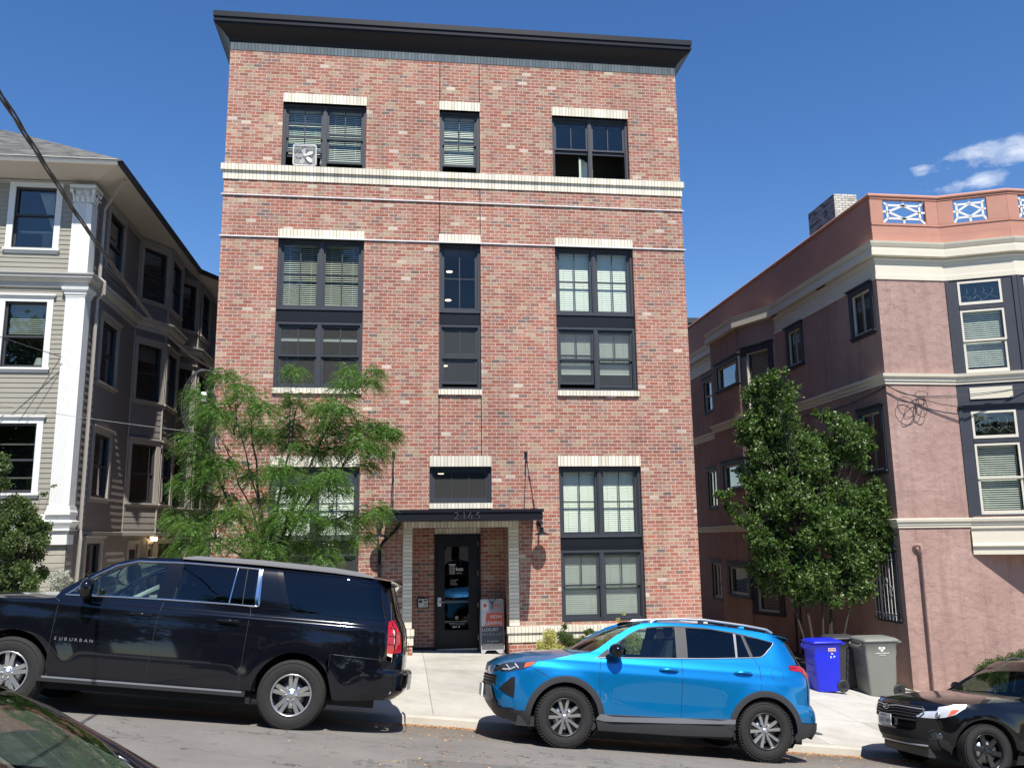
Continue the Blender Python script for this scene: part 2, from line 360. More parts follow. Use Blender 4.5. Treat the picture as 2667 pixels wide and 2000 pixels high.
mat('cladding', (0.034, 0.035, 0.039), 0.55, var=0.10, scale=5, fine=0.06)
mat('sill_silver', (0.20, 0.21, 0.225), 0.5, 0.3, var=0.05)
mat('dark_red_paint', (0.03, 0.004, 0.004), 0.15, var=0, coat=1.0, spec=0.15)
mat('near_paint', (0.006, 0.006, 0.008), 0.2, var=0, coat=1.0, spec=0.15)
pane_mat('pane', (0.87, 0.915, 0.875), 0.6)
pane_mat('pane_screen', (0.80, 0.86, 0.83), 0.35, screen=0.34)
pane_mat('pane_door', (0.4, 0.42, 0.42), 0.9)
pane_mat('pane_old', (0.55, 0.60, 0.57), 1.2)
pane_mat('car_glass', (0.55, 0.66, 0.62), 0.9)
pane_mat('privacy_glass', (0.030, 0.032, 0.036), 0.75)
pane_mat('windshield', (0.36, 0.44, 0.40), 0.5)
mat('rail_grey', (0.15, 0.15, 0.155), 0.75, 0.0, var=0.05, spec=.2)
def metallic_paint():
    m, p, t = base_mat('paint_blue'); sp, ov = t.pos()
    w = t.noise(ov, 900, 2, 0.5)
    t.link(t.ramp(w, [(0.35, (0.0, 0.200, 0.53)), (0.65, (0.002, 0.290, 0.68))]), p.inputs['Base Color'])
    p.inputs['Metallic'].default_value = 0.70; p.inputs['Roughness'].default_value = 0.34
    p.inputs['Coat Weight'].default_value = 1.0; p.inputs['Coat Roughness'].default_value = 0.03
    MATS['paint_blue'] = m
metallic_paint()
def shingles():
    m, p, t = base_mat('shingles'); sp, ov = t.pos()
    row = t.m('FLOOR', t.m('DIVIDE', sp[2], 0.085)); cu = t.m('ADD', t.m('DIVIDE', t.m('ADD', sp[0], sp[1]), 0.22), t.m('MULTIPLY', row, 0.37)); col = t.m('FLOOR', cu)
    w, _ = t.white(t.comb(row, col, 1.0))
    c = t.ramp(w, [(0, (0.06, 0.06, 0.058)), (0.5, (0.105, 0.105, 0.095)), (1, (0.16, 0.155, 0.14))])
    c = t.mix(1.0, c, t.ramp(t.m('FRACT', t.m('DIVIDE', sp[2], 0.085)), [(0.0, (0.45, 0.45, 0.45)), (0.18, (1, 1, 1))]), 'MULTIPLY')
    c = t.mix(1.0, c, t.ramp(t.noise(ov, 120, 3, 0.8), [(0.2, (0.75, 0.75, 0.75)), (0.8, (1.2, 1.2, 1.2))]), 'MULTIPLY')
    t.link(c, p.inputs['Base Color']); p.inputs['Roughness'].default_value = 0.95
    MATS['shingles'] = m
shingles()
def concrete():
    m, p, t = base_mat('concrete'); sp, ov = t.pos()
    u = t.m('ADD', sp[0], 60.28); v = t.m('SUBTRACT', sp[1], 13.27)
    def ln(a, w, hw):
        f = t.m('FRACT', t.m('DIVIDE', a, w)); d = t.m('MINIMUM', f, t.m('SUBTRACT', 1.0, f)); return t.m('LESS_THAN', t.m('MULTIPLY', d, w), hw)
    j = t.m('MAXIMUM', ln(u, 1.52, 0.007), ln(v, 1.86, 0.007))
    w, _ = t.white(t.comb(t.m('FLOOR', t.m('DIVIDE', u, 1.52)), t.m('FLOOR', t.m('DIVIDE', v, 1.86)), 0.0))
    c = t.ramp(w, [(0, (0.39, 0.37, 0.325)), (0.5, (0.47, 0.45, 0.395)), (1, (0.52, 0.50, 0.45))])
    c = t.mix(1.0, c, t.ramp(t.noise(ov, 1.2, 5, 0.7), [(0.3, (0.86, 0.85, 0.84)), (0.65, (1.05, 1.05, 1.05))]), 'MULTIPLY')
    c = t.mix(1.0, c, t.ramp(t.noise(ov, 140, 3, 0.8), [(0.25, (0.82, 0.82, 0.82)), (0.75, (1.12, 1.12, 1.12))]), 'MULTIPLY')
    sp_ = t.m('GREATER_THAN', t.noise(ov, 9, 2, 0.4), 0.76)
    c = t.mix(t.m('MULTIPLY', sp_, 0.45), c, (0.16, 0.15, 0.13))
    c = t.mix(1.0, c, t.ramp(t.noise(ov, 0.45, 6, 0.72), [(0.36, (0.80, 0.79, 0.77)), (0.52, (1, 1, 1))]), 'MULTIPLY')
    c = t.mix(t.m('MULTIPLY', j, 0.7), c, (0.14, 0.13, 0.11))
    t.link(c, p.inputs['Base Color']); p.inputs['Roughness'].default_value = 0.9
    t.link(t.bump(t.noise(ov, 150, 4, 0.7), 0.25, 0.004), p.inputs['Normal']); MATS['concrete'] = m
concrete()
def asphalt():
    m, p, t = base_mat('asphalt'); sp, ov = t.pos()
    c = t.ramp(t.noise(ov, 170, 3, 0.8), [(0.30, (0.125, 0.116, 0.105)), (0.50, (0.200, 0.186, 0.168)), (0.72, (0.30, 0.28, 0.252))])
    c = t.mix(1.0, c, t.ramp(t.noise(ov, 0.9, 5, 0.65), [(0.3, (0.84, 0.84, 0.85)), (0.7, (1.10, 1.09, 1.07))]), 'MULTIPLY')
    g = t.m('MULTIPLY', t.m('MAXIMUM', t.m('SUBTRACT', sp[1], 11.2), 0.0), 0.55, clamp=True)
    c = t.mix(t.m('MULTIPLY', g, 0.55), c, (0.125, 0.088, 0.06))
    st = t.m('GREATER_THAN', t.noise(ov, 2.3, 3, 0.6), 0.64)
    c = t.mix(t.m('MULTIPLY', st, 0.22), c, (0.06, 0.055, 0.05))
    vo = t.n("ShaderNodeTexVoronoi", feature='DISTANCE_TO_EDGE'); vo.inputs['Scale'].default_value = 0.42
    wv = t.n("ShaderNodeVectorMath", operation='ADD'); nzv = t.n("ShaderNodeTexNoise"); nzv.inputs['Scale'].default_value = 2.5; t.link(ov, nzv.inputs['Vector'])
    t.link(ov, wv.inputs[0]); t.link(nzv.outputs['Color'], wv.inputs[1]); t.link(wv.outputs[0], vo.inputs['Vector'])
    cr = t.m('LESS_THAN', vo.outputs['Distance'], 0.0045)
    c = t.mix(t.m('MULTIPLY', cr, 0.6), c, (0.03, 0.028, 0.026))
    c = t.mix(t.m('MULTIPLY', t.m('GREATER_THAN', t.noise(ov, 1.1, 4, 0.75), 0.66), 0.35), c, (0.045, 0.042, 0.04))
    ptc = t.m('MULTIPLY', t.m('LESS_THAN', t.m('ABSOLUTE', t.m('SUBTRACT', sp[0], 1.6)), 1.5), t.m('LESS_THAN', t.m('ADD', sp[1], t.m('MULTIPLY', t.noise(ov, 3, 3), .3)), 9.75))
    c = t.mix(t.m('MULTIPLY', ptc, 0.4), c, (0.10, 0.095, 0.088))
    t.link(c, p.inputs['Base Color']); p.inputs['Roughness'].default_value = 0.88; p.inputs['Specular IOR Level'].default_value = 0.3
    t.link(t.bump(t.noise(ov, 220, 4, 0.8), 0.5, 0.006), p.inputs['Normal']); MATS['asphalt'] = m
asphalt()
mat('curb_concrete', (0.45, 0.42, 0.36), 0.9, var=0.22, scale=2.2, fine=0.10, bump=0.3)
mat('soil', (0.06, 0.05, 0.036), 0.95, var=0.3, scale=3, bump=0.5, bscale=20)
def leaf_mat(name, a, b, gloss, trans=0.35):
    m, p, t = base_mat(name); g = t.n("ShaderNodeNewGeometry"); ri = g.outputs['Random Per Island']
    mid = tuple((x+y)/2 for x, y in zip(a, b))
    t.link(t.ramp(ri, [(0, a), (0.6, mid), (0.93, b), (1, tuple(min(1, x*1.35) for x in b))]), p.inputs['Base Color']); p.inputs['Roughness'].default_value = gloss
    tl = t.n("ShaderNodeBsdfTranslucent"); t.link(t.ramp(ri, [(0, tuple(x*1.2 for x in mid)), (1, tuple(x*1.5 for x in b))]), tl.inputs[0])
    mx = t.n("ShaderNodeMixShader"); mx.inputs[0].default_value = trans; t.link(p.outputs[0], mx.inputs[1]); t.link(tl.outputs[0], mx.inputs[2])
    t.link(mx.outputs[0], m.node_tree.nodes['Material Output'].inputs[0]); MATS[name] = m
leaf_mat('locust_leaf', (0.055, 0.135, 0.018), (0.15, 0.27, 0.05), 0.42)
leaf_mat('camellia_leaf', (0.028, 0.075, 0.013), (0.125, 0.20, 0.038), 0.42, 0.2)
leaf_mat('shrub_leaf', (0.045, 0.085, 0.018), (0.12, 0.17, 0.05), 0.5)
leaf_mat('yellow_leaf', (0.32, 0.36, 0.08), (0.60, 0.56, 0.22), 0.55)
mat('number_metal', (0.16, 0.165, 0.17), 0.35, 0.6, var=0.05)
leaf_mat('silver_leaf', (0.30, 0.32, 0.26), (0.55, 0.56, 0.48), 0.7)
leaf_mat('dry_leaf', (0.26, 0.11, 0.045), (0.55, 0.33, 0.16), 0.8, 0.1)
leaf_mat('far_leaf', (0.03, 0.065, 0.015), (0.07, 0.12, 0.03), 0.5)

# ------------------------------------------------------------------ road, kerb, pavement, ground
SL = -0.107
def lerp(a, b, t): return a+(b-a)*t
def interp(x, xs, ys): return float(np.interp(x, xs, ys))
def g_road(Y): return interp(Y, [1.0, 2.6, 5, 7, 8.5, 10, 11.2, 13.1], [-2.02, -1.96, -2.0, -2.08, -2.155, -2.25, -2.368, -2.580])
def road_z(X, Y): return g_road(Y)+SL*X
def sstep(t): t = max(0.0, min(1.0, t)); return t*t*(3-2*t)
def walk_z(X, Y):
    z = -2.465+SL*X+0.033*(Y-13.1)
    w = sstep((X+1.2)/1.5)*sstep((3.9-X)/1.4)*sstep((Y-15.2)/3.0)
    return lerp(z, -2.415-0.04*(X-1.3), w)
def sheet(xs, ys, zf):
    m = MB(); nx, ny = len(xs), len(ys)
    m.add([(x, y, zf(x, y)) for y in ys for x in xs], [(j*nx+i, j*nx+i+1, (j+1)*nx+i+1, (j+1)*nx+i) for j in range(ny-1) for i in range(nx-1)], 0, True)
    return m
xs = [-60+2.0*i for i in range(61)]
struct('road', sheet(xs, [1.0, 1.8, 2.6, 3.7, 5, 6, 7, 7.8, 8.5, 9.2, 10, 10.6, 11.2, 12.1, 13.1], road_z), 'asphalt')
xw = sorted(set(xs+[-1.2+0.2*i for i in range(27)]))
struct('pavement', sheet(xw, [13.25]+[13.6+0.3*i for i in range(18)]+[18.92, 20.6], lambda x, y: walk_z(x, y)), 'concrete')
m = MB()
for a, b in zip(xs[:-1], xs[1:]):
    def cp(x): return [(x, 13.085, road_z(x, 13.1)-0.05), (x, 13.115, walk_z(x, 13.1)-0.018), (x, 13.14, walk_z(x, 13.1)), (x, 13.25, walk_z(x, 13.25)+0.001)]
    A, B = cp(a), cp(b)
    for k in range(3): m.face([A[k], B[k], B[k+1], A[k+1]], 0, False)
struct('kerb', m, 'curb_concrete')
def ground_z(x, y):
    xc = max(-60, min(60, x))
    return SL*xc-2.95+(0.033*(min(y, 60)-13) if y > 13 else 0)
gx = [-1500, -400, -150, -60]+[-50+10*i for i in range(11)]+[60, 150, 400, 1500]
struct('ground', sheet(gx, [-1500, -300, -100, -40, -20, -6, 3, 13, 21, 40, 100, 300, 1500], ground_z), 'soil')
struct('pavement', sheet(xs, [-3, -1, 0.9], lambda x, y: -1.87+SL*x+0.02*(.9-y)), 'concrete')
m = MB()
for a, b in zip(xs[:-1], xs[1:]):
    def cp(x): return [(x, 1.0, -2.10+SL*x), (x, 0.95, -1.872+SL*x), (x, 0.9, -1.869+SL*x)]
    A, B = cp(a), cp(b)
    for k in range(2): m.face([A[k], B[k], B[k+1], A[k+1]])
struct('kerb', m, 'curb_concrete')
# side passages between the buildings; right one unseen, made dark to cut bounce light
struct('path', sheet([6.66, 8, 9.5, 11.66], [18.93, 22, 26, 32, 40], lambda x, y: walk_z(x, 18.9)+0.004+0.02*(y-18.9)), 'soil')
struct('path', sheet([-6.7, -5.4, -4.02], [18.93, 22, 26, 32, 40], lambda x, y: walk_z(x, 18.9)+0.004+0.05*(y-18.9)), 'concrete')
# litter of dry leaves and grit along the gutter
m = MB()
def flake(x, y, z, s):
    a = rnd.uniform(0, 6.28); c, d = math.cos(a)*s, math.sin(a)*s; h = rnd.uniform(0, 0.6)*s
    m.face([(x-c, y-d, z+0.003), (x+d*0.6, y-c*0.6, z+h), (x+c, y+d, z+0.006), (x-d*0.6, y+c*0.6, z+h*0.4)])
for i in range(4200):
    x = rnd.choice([rnd.gauss(0.45, 0.45), rnd.uniform(-2, 9), rnd.gauss(5.6, 0.8), rnd.gauss(6.4, 1.0)])
    y = 13.07-abs(rnd.gauss(0, 0.10)) if rnd.random() < 0.86 else rnd.uniform(9, 13)
    flake(x, y, road_z(x, y), rnd.uniform(0.009, 0.028))
for i in range(60):
    x = rnd.uniform(-1, 8); y = rnd.uniform(8.5, 12.9); flake(x, y, road_z(x, y), rnd.uniform(0.010, 0.028))
struct('leaf_litter', m, 'dry_leaf', 'stuff', 'dry orange leaves drifted along the kerb')
m = MB()
m.lathe([(0, 0.0), (0.10, 0.0), (0.115, -0.01)], (6.72, 13.95, walk_z(6.72, 13.95)+0.006), (0.107, -0.033, 1), 24)
m.lathe([(0.03, 0.0), (0.035, 0.004), (0.04, 0.0)], (6.72, 13.95, walk_z(6.72, 13.95)+0.006), (0.107, -0.033, 1), 12)
tag(build('utility_cover', m, 'sign_dark'), 'small round dark metal cover set in the pavement beside the kerb behind the blue car', 'utility cover')

# ------------------------------------------------------------------ the brick apartment building
YF = 18.9
BX0, BX1 = -4.0, 6.65
brick = thing('brick_apartment_building', 'red brick four-storey apartment block with cream brick bands, black windows and black cornice', 'building', (1.32, YF, -2.45))
OPN = [(-2.76, -0.86, 8.41, 10.0), (0.84, 1.79, 8.40, 10.0), (3.53, 5.40, 8.41, 10.0), (-2.76, -0.86, 3.29, 6.71), (0.84, 1.79, 3.29, 6.71), (3.53, 5.40, 3.29, 6.71),
       (-2.76, -0.86, -1.78, 1.58), (0.64, 2.00, 0.78, 1.58), (3.51, 5.39, -1.78, 1.58), (0.28, 2.36, -4.0, 0.26)]
def wall_with_openings(m, x0, x1, z0, z1, ops, y, depth, mi_rev=0):
    X = sorted(set([x0, x1]+[v for o in ops for v in o[:2]])); Z = sorted(set([z0, z1]+[v for o in ops for v in o[2:]]))
    for a, b in zip(X[:-1], X[1:]):
        for c, d in zip(Z[:-1], Z[1:]):
            cx, cz = (a+b)/2, (c+d)/2
            if any(o[0] < cx < o[1] and o[2] < cz < o[3] for o in ops): continue
            m.face([(a, y, c), (b, y, c), (b, y, d), (a, y, d)])
    for (a, b, c, d) in ops:
        m.face([(a, y, c), (a, y, d), (a, y+depth, d), (a, y+depth, c)], 1); m.face([(b, y, d), (b, y, c), (b, y+depth, c), (b, y+depth, d)], 1)
        m.face([(a, y, d), (b, y, d), (b, y+depth, d), (a, y+depth, d)], 2); m.face([(b, y, c), (a, y, c), (a, y+depth, c), (b, y+depth, c)], 2)
m = MB()
wall_with_openings(m, BX0, BX1, -4.2, 11.9, OPN[:9]+[OPN[9]], YF, 0.2)
build('wall', m, ['brick_front', 'brick_side', 'black_trim'], brick)
m = MB(); YB = 38.0
m.face([(BX0, YB, -4.2), (BX0, YF, -4.2), (BX0, YF, 11.9), (BX0, YB, 11.9)]); m.face([(BX1, YF, -4.2), (BX1, YB, -4.2), (BX1, YB, 11.9), (BX1, YF, 11.9)])
m.face([(BX1, YB, -4.2), (BX0, YB, -4.2), (BX0, YB, 11.9), (BX1, YB, 11.9)], 1)
build('wall', m, ['brick_side', 'brick_front'], brick)
build('roof', MB().box((BX0+.01, YF+.01, 11.6), (BX1-.01, YB-.01, 11.88)), 'black_trim', brick)
# recess: back and side walls, floor
m = MB(); RY = YF+0.9
wall_with_openings(m, 0.28, 2.36, -4.0, 0.26, [(0.79, 1.83, -2.5, 0.12)], RY, 0.12)
build('wall', m, ['brick_front', 'brick_side', 'black_trim'], brick, 'shaded brick back wall of the entrance recess')
m = MB()
m.face([(0.28, YF+.2, -4), (0.28, YF+.2, .26), (0.28, RY, .26), (0.28, RY, -4)]); m.face([(2.36, YF+.2, .26), (2.36, YF+.2, -4), (2.36, RY, -4), (2.36, RY, .26)])
m.face([(0.28, YF+.2, .26), (2.36, YF+.2, .26), (2.36, RY, .26), (0.28, RY, .26)], 1)
build('wall', m, ['brick_side', 'black_trim'], brick)
build('doorstep', MB().box((0.28, YF-0.0, -2.75), (2.36, RY, -2.452)).box((0.281, YF+0.03, -2.45), (2.359, YF+0.06, -2.42)), 'curb_concrete', brick)
build('skirting', MB().box((0.285, RY-0.03, -2.45), (0.79, RY, -2.33)), 'black_trim', brick); build('skirting', MB().box((1.83, RY-0.03, -2.45), (2.355, RY, -2.33)), 'black_trim', brick)

def lintel(x0, x1, z0, z1, proud=0.004, name='lintel'):
    return build(name, MB().box((x0, YF-proud, z0), (x1, YF+0.09, z1)), 'cream_soldier', brick)
for (x0, x1, z1) in ((-2.76, -.86, 10.22), (0.84, 1.79, 10.22), (3.53, 5.41, 10.22)): lintel(x0, x1, 10.0, z1)
for (x0, x1) in ((-2.76, -.86), (0.84, 1.79), (3.53, 5.40)):
    lintel(x0, x1, 6.735, 6.92); lintel(x0-.01, x1+.01, 3.17, 3.29, 0.055, 'sill')
lintel(-2.76, -.86, 1.58, 1.81); lintel(3.50, 5.39, 1.58, 1.81); lintel(0.64, 2.00, 1.58, 1.81); lintel(0.63, 2.01, 0.665, 0.78, 0.05, 'sill')
build('belt_course', MB().box((BX0-.065, YF-.07, 8.26), (BX1+.065, YF-.002, 8.405)).box((BX0-.065, YF+.0005, 8.26), (BX0-.002, YB, 8.405)).box((BX1+.002, YF+.0005, 8.26), (BX1+.065, YB, 8.405)), 'cream_soldier', brick)
build('belt_course', MB().box((BX0-.02, YF-.025, 8.055), (BX1+.02, YF-.003, 8.255)).box((BX0-.02, YF+.0005, 8.055), (BX0-.003, YB, 8.255)).box((BX1+.003, YF+.0005, 8.055), (BX1+.02, YB, 8.255)), 'cream_soldier', brick)
build('soldier_course', MB().box((BX0-.004, YF-.004, 11.235), (BX1+.004, YF+.05, 11.42)), 'cream_soldier', brick)
for z in (7.69, 6.712):
    m = MB().box((BX0-.04, YF-.034, z-.011), (BX1+.04, YF-.003, z+.011)).box((BX0-.04, YF-.002, z-.011), (BX0-.003, YF+3, z+.011)).box((BX1+.003, YF-.002, z-.011), (BX1+.04, YF+3, z+.011))
    build('drip_flashing', m, 'grey_metal', brick)
m = MB()
for (z, xs_) in ((7.69, 14), (6.712, 14), (8.405, 14)):
    for i in range(xs_):
        x = BX0+0.5+i*0.76
        if any(o[0]-.05 < x < o[1]+.05 and o[2] < z+.05 < o[3]+.3 for o in OPN): continue
        m.box((x-.005, YF-.0025, z+.015), (x+.005, YF, z+.075))
build('weep_holes', m, 'gap_dark', brick)
for x in (0.845, 1.785):
    for (a, b) in ((10.225, 11.24), (6.925, 8.05), (1.82, 3.16)): build('control_joint', MB().box((x-.009, YF-.0022, a), (x+.009, YF-.0002, b)), 'gap_dark', brick)
# water table with red brick plinth below
for (a, b) in ((BX0-.08, 0.335), (2.30, BX1+.08)):
    build('water_table', MB().box((a, YF-.11, -1.975), (b, YF-.002, -1.85)), 'cream_soldier', brick)
    build('water_table', MB().box((a+.03, YF-.075, -2.17), (b-.03 if b > 1 else b-.02, YF-.003, -1.985)), 'cream_soldier', brick)
    build('plinth', MB().box((a+.05, YF-.05, -4.1), (b-.04, YF-.004, -2.172)), 'brick_front', brick)
# cream surround of the entrance
for (a, b) in ((0.08, 0.279), (2.361, 2.58)):
    build('pilaster', MB().box((a, YF-.018, -1.84), (b, YF+.1, 0.255)), 'cream_stack', brick)
build('lintel', MB().box((0.08, YF-.02, 0.258), (2.58, YF+.1, 0.44)), 'cream_soldier', brick)
build('lintel', MB().box((0.79, RY-.012, 0.122), (1.83, RY+.05, 0.258)), 'cream_soldier', brick)
# cornice
prof = [(0.0, 11.42), (0.015, 11.42), (0.03, 11.47), (0.07, 11.52), (0.13, 11.58), (0.20, 11.635), (0.28, 11.685), (0.30, 11.70), (0.30, 11.735), (0.335, 11.745), (0.338, 11.80), (0.315, 11.815), (0.315, 11.845), (0.345, 11.86), (0.347, 11.985), (0.30, 12.0), (-0.3, 12.0)]
m = MB(); rows = []
for (d, z) in prof:
    rows.append([(BX0-d, YB, z), (BX0-d, YF-d, z), (BX1+d, YF-d, z), (BX1+d, YB, z)])
for k in range(len(rows)-1):
    for j in range(3): m.face([rows[k][j], rows[k][j+1], rows[k+1][j+1], rows[k+1][j]])
for x in (-1.3, 1.25, 4.2): m.box((x-.004, YF-.3485, 11.862), (x+.004, YF-.3465, 11.985), 0)
build('cornice', m, 'black_trim', brick)

# ---- windows
def quads_frame(m, x0, x1, z0, z1, w, y0, y1, wb=None, mi=0):
    wb = wb or w
    m.box((x0, y0, z0), (x0+w, y1, z1), mi); m.box((x1-w, y0, z0), (x1, y1, z1), mi)
    m.box((x0+w, y0, z1-w), (x1-w, y1, z1), mi); m.box((x0+w, y0, z0), (x1-w, y1, z0+wb), mi)
def blinds(x0, x1, zt, zb, y, parent, pitch=0.046, tilt=0.2, gapf=1.0, matn='blind_white'):
    m = MB(); z = zt; half = pitch*0.56*gapf
    dy, dz = math.sin(tilt)*half, math.cos(tilt)*half
    while z-pitch > zb:
        zc = z-pitch/2; m.face([(x0, y-dy, zc-dz), (x1, y-dy, zc-dz), (x1, y, zc+dz*0.1), (x0, y, zc+dz*0.1)]); m.face([(x0, y, zc+dz*0.1), (x1, y, zc+dz*0.1), (x1, y+dy, zc+dz), (x0, y+dy, zc+dz)]); z -= pitch
    m.box((x0, y-.02, zt), (x1, y+.02, zt+.035)); m.box((x0, y-.012, z-.02), (x1, y+.012, z-.002))
    for fx in (0.2, 0.8): m.box((lerp(x0, x1, fx)-.002, y-.024, z), (lerp(x0, x1, fx)+.002, y-.02, zt))
    return build('blind', m, matn, parent)
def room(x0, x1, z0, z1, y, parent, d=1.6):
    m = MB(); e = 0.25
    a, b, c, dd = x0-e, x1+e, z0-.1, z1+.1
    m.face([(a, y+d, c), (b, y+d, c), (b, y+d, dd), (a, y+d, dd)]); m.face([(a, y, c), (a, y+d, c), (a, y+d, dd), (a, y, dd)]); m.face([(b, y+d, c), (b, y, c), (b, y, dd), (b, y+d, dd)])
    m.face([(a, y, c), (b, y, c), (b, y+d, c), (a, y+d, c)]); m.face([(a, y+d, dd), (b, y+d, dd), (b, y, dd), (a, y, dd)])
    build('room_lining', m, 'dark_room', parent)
def sash(x0, x1, z0, z1, y, win, grid, w=0.05, pane='pane', wb=None, fm='window_frame'):
    m = MB(); quads_frame(m, x0, x1, z0, z1, w, y, y+.035, wb)
    s = build('sash', m, fm, win)
    m = MB(); gx_, gz_ = grid; b0 = wb or w
    for i in range(1, gx_): xc = lerp(x0+w, x1-w, i/gx_); m.box((xc-.011, y+.004, z0+b0), (xc+.011, y+.03, z1-w))
    for i in range(1, gz_): zc = lerp(z0+b0, z1-w, i/gz_); m.box((x0+w, y+.006, zc-.011), (x1-w, y+.028, zc+.011))
    if m.v: build('muntin', m, fm, s)
    build('pane', MB().face([(x0+w*.9, y+.018, z0+b0*.9), (x1-w*.9, y+.018, z0+b0*.9), (x1-w*.9, y+.018, z1-w*.9), (x0+w*.9, y+.018, z1-w*.9)]), pane, s)
    return s
WY = YF+0.135
def window(x0, x1, z0, z1, kind, units=2, raised=(0, 0), pane='pane', bl=(None, None), label=None, cols=2):
    m = MB(); c = 0.055
    quads_frame(m, x0+.002, x1-.002, z0+.002, z1-.002, c, WY-.045, WY+.09)
    quads_frame(m, x0+c, x1-c, z0+c, z1-c, 0.022, WY-.015, WY+.09)
    mull = 0.10; xm = (x0+x1)/2
    if units == 2: m.box((xm-mull/2, WY-.035, z0+c), (xm+mull/2, WY+.09, z1-c)); m.box((xm-.022, WY-.05, z0+c), (xm+.022, WY-.035, z1-c))
    w = build('window', m, 'window_frame', brick, label)
    ii = c+.022
    spans = [(x0+ii, xm-mull/2), (xm+mull/2, x1-ii)] if units == 2 else [(x0+ii, x1-ii)]
    for k, (a, b) in enumerate(spans):
        za, zb = z0+ii, z1-ii
        if kind == 'case': sash(a, b, za, zb, WY+.01, w, (cols, 2 if cols == 2 else 1), 0.045, pane)
        else:
            zm = lerp(za, zb, 0.5)
            sash(a, b, zm-.02, zb, WY+.005, w, (2, 1), 0.04, pane)
            r = raised[k] if isinstance(raised, tuple) else raised
            sash(a, b, za+r, zm+.02+r, WY+.042, w, (1, 1), 0.045, pane, 0.06)
        B = bl[k] if isinstance(bl, tuple) else bl
        if B: blinds(a+.012, b-.012, zb-.03, lerp(za, zb, B[0])+.0, WY+.13, w, tilt=B[1], gapf=B[2] if len(B) > 2 else 1.0)
    room(x0, x1, z0, z1, WY+.3 if False else WY+.095, w)
    return w
CL = (0.0, 0.25, 1.0)      # closed slats
OP = (0.0, 1.02, 0.92)     # open slats
w4 = window(-2.76, -.86, 8.41, 10.0, 'hung', raised=(0.36, 0.12), bl=((0.18, 0.7, 1.0), (0.12, 0.8, 1.0)), label='top-floor double window with a fan standing in its open left half')
window(0.84, 1.79, 8.40, 10.0, 'hung', 1, raised=0.18, bl=((0.16, 0.6, 1.0),))
w4r = window(3.53, 5.40, 8.41, 10.0, 'hung', raised=(0.62, 0.62), pane='pane', bl=(None, None), label='top-floor double window with both lower halves raised')
for (x0, x1, u, b3, b2, p2, r2) in ((-2.76, -.86, 2, OP, None, 'pane_screen', (0, 0)), (0.84, 1.79, 1, None, None, 'pane_screen', 0.08), (3.53, 5.40, 2, CL, (0.26, 0.25, 1.0), 'pane_screen', (0.1, 0.03))):
    window(x0, x1, 5.08, 6.71, 'case', u, bl=(b3, b3))
    window(x0, x1, 3.29, 4.80, 'hung', u, raised=r2, pane=p2, bl=(b2, b2))
    build('spandrel', MB().box((x0+.002, WY-.02, 4.86), (x1-.002, WY+.08, 5.08)).box((x0+.002, WY-.05, 4.80), (x1-.002, WY+.06, 4.822)).box((x0+.002, WY-.04, 4.825), (x1-.002, WY+.06, 4.858)), 'black_trim', brick)
for (x0, x1) in ((-2.76, -.86), (3.51, 5.39)):
    window(x0, x1, 0.01, 1.58, 'case', 2, bl=(CL, CL)); window(x0, x1, -1.78, -0.26, 'hung', 2, pane='pane_screen', bl=(CL, CL) if x0 > 0 else (None, None))
    build('spandrel', MB().box((x0+.002, WY-.02, -0.20), (x1-.002, WY+.08, 0.01)).box((x0+.002, WY-.05, -0.26), (x1-.002, WY+.06, -0.238)).box((x0+.002, WY-.04, -0.236), (x1-.002, WY+.06, -0.202)), 'black_trim', brick)
window(0.64, 2.00, 0.78, 1.58, 'case', 1, cols=3, bl=(None,), pane='pane_screen')
# slim headrails of half drawn blinds in the second-storey left window
build('blind', MB().box((-2.66, WY+.14, 4.40), (-1.88, WY+.19, 4.475)).box((-1.74, WY+.14, 4.40), (-0.96, WY+.19, 4.475)), 'blind_white', brick)
for (x, y, z) in ((1.12, 19.75, 6.28), (1.10, 19.9, 5.62), (1.02, 19.9, 4.02), (0.93, 19.8, 1.48)):
    build('ceiling_light', MB().lathe([(0, 0), (0.065, 0), (0.075, 0.012)], (x, y, z), (0, 0, 1), 18), 'lamp_soft', brick)
# curtain and chair back behind the open right window
m = MB(); m.prism([(4.28, WY+.4, 8.5), (4.62, WY+.4, 8.5), (4.62, WY+.4, 8.9), (4.5, WY+.4, 9.05), (4.28, WY+.4, 9.2)], (0, 0.02, 0))
build('curtain', m, 'blind_white', w4r); 

# ---- door
m = MB(); quads_frame(m, 0.79, 1.83, -2.45, 0.12, 0.055, RY-.03, RY+.09, 0.02)
door_frame = build('door_frame', m, 'black_trim', brick)
m = MB(); dx0, dx1, dz0, dz1 = 0.852, 1.768, -2.425, 0.06; gl = (1.0, 1.58, -2.0, -0.14); dy = RY+.005
m.box((dx0, dy, dz0), (gl[0], dy+.045, dz1)); m.box((gl[1], dy, dz0), (dx1, dy+.045, dz1)); m.box((gl[0], dy, dz0), (gl[1], dy+.045, gl[2])); m.box((gl[0], dy, gl[3]), (gl[1], dy+.045, dz1))
quads_frame(m, gl[0], gl[1], gl[2], gl[3], 0.02, dy-.008, dy+.03)
door = build('door', m, 'black_trim', brick)
build('pane', MB().face([(gl[0], dy+.02, gl[2]), (gl[1], dy+.02, gl[2]), (gl[1], dy+.02, gl[3]), (gl[0], dy+.02, gl[3])]), 'pane_door', door)
m = MB().box((0.865, dy-.012, -1.46), (0.945, dy, -1.27)); m.tube([(0.905, dy-.01, -1.36), (0.905, dy-.06, -1.36), (1.0, dy-.06, -1.365)], 0.012, 8); m.tube([(.905, dy-.03, -1.31), (.905, dy-.001, -1.31)], 0.022, 12)
build('handle', m, 'steel', door)
build('push_bar', MB().box((1.005, dy+.05, -1.395), (1.575, dy+.10, -1.345)), 'steel', door)
m = MB()
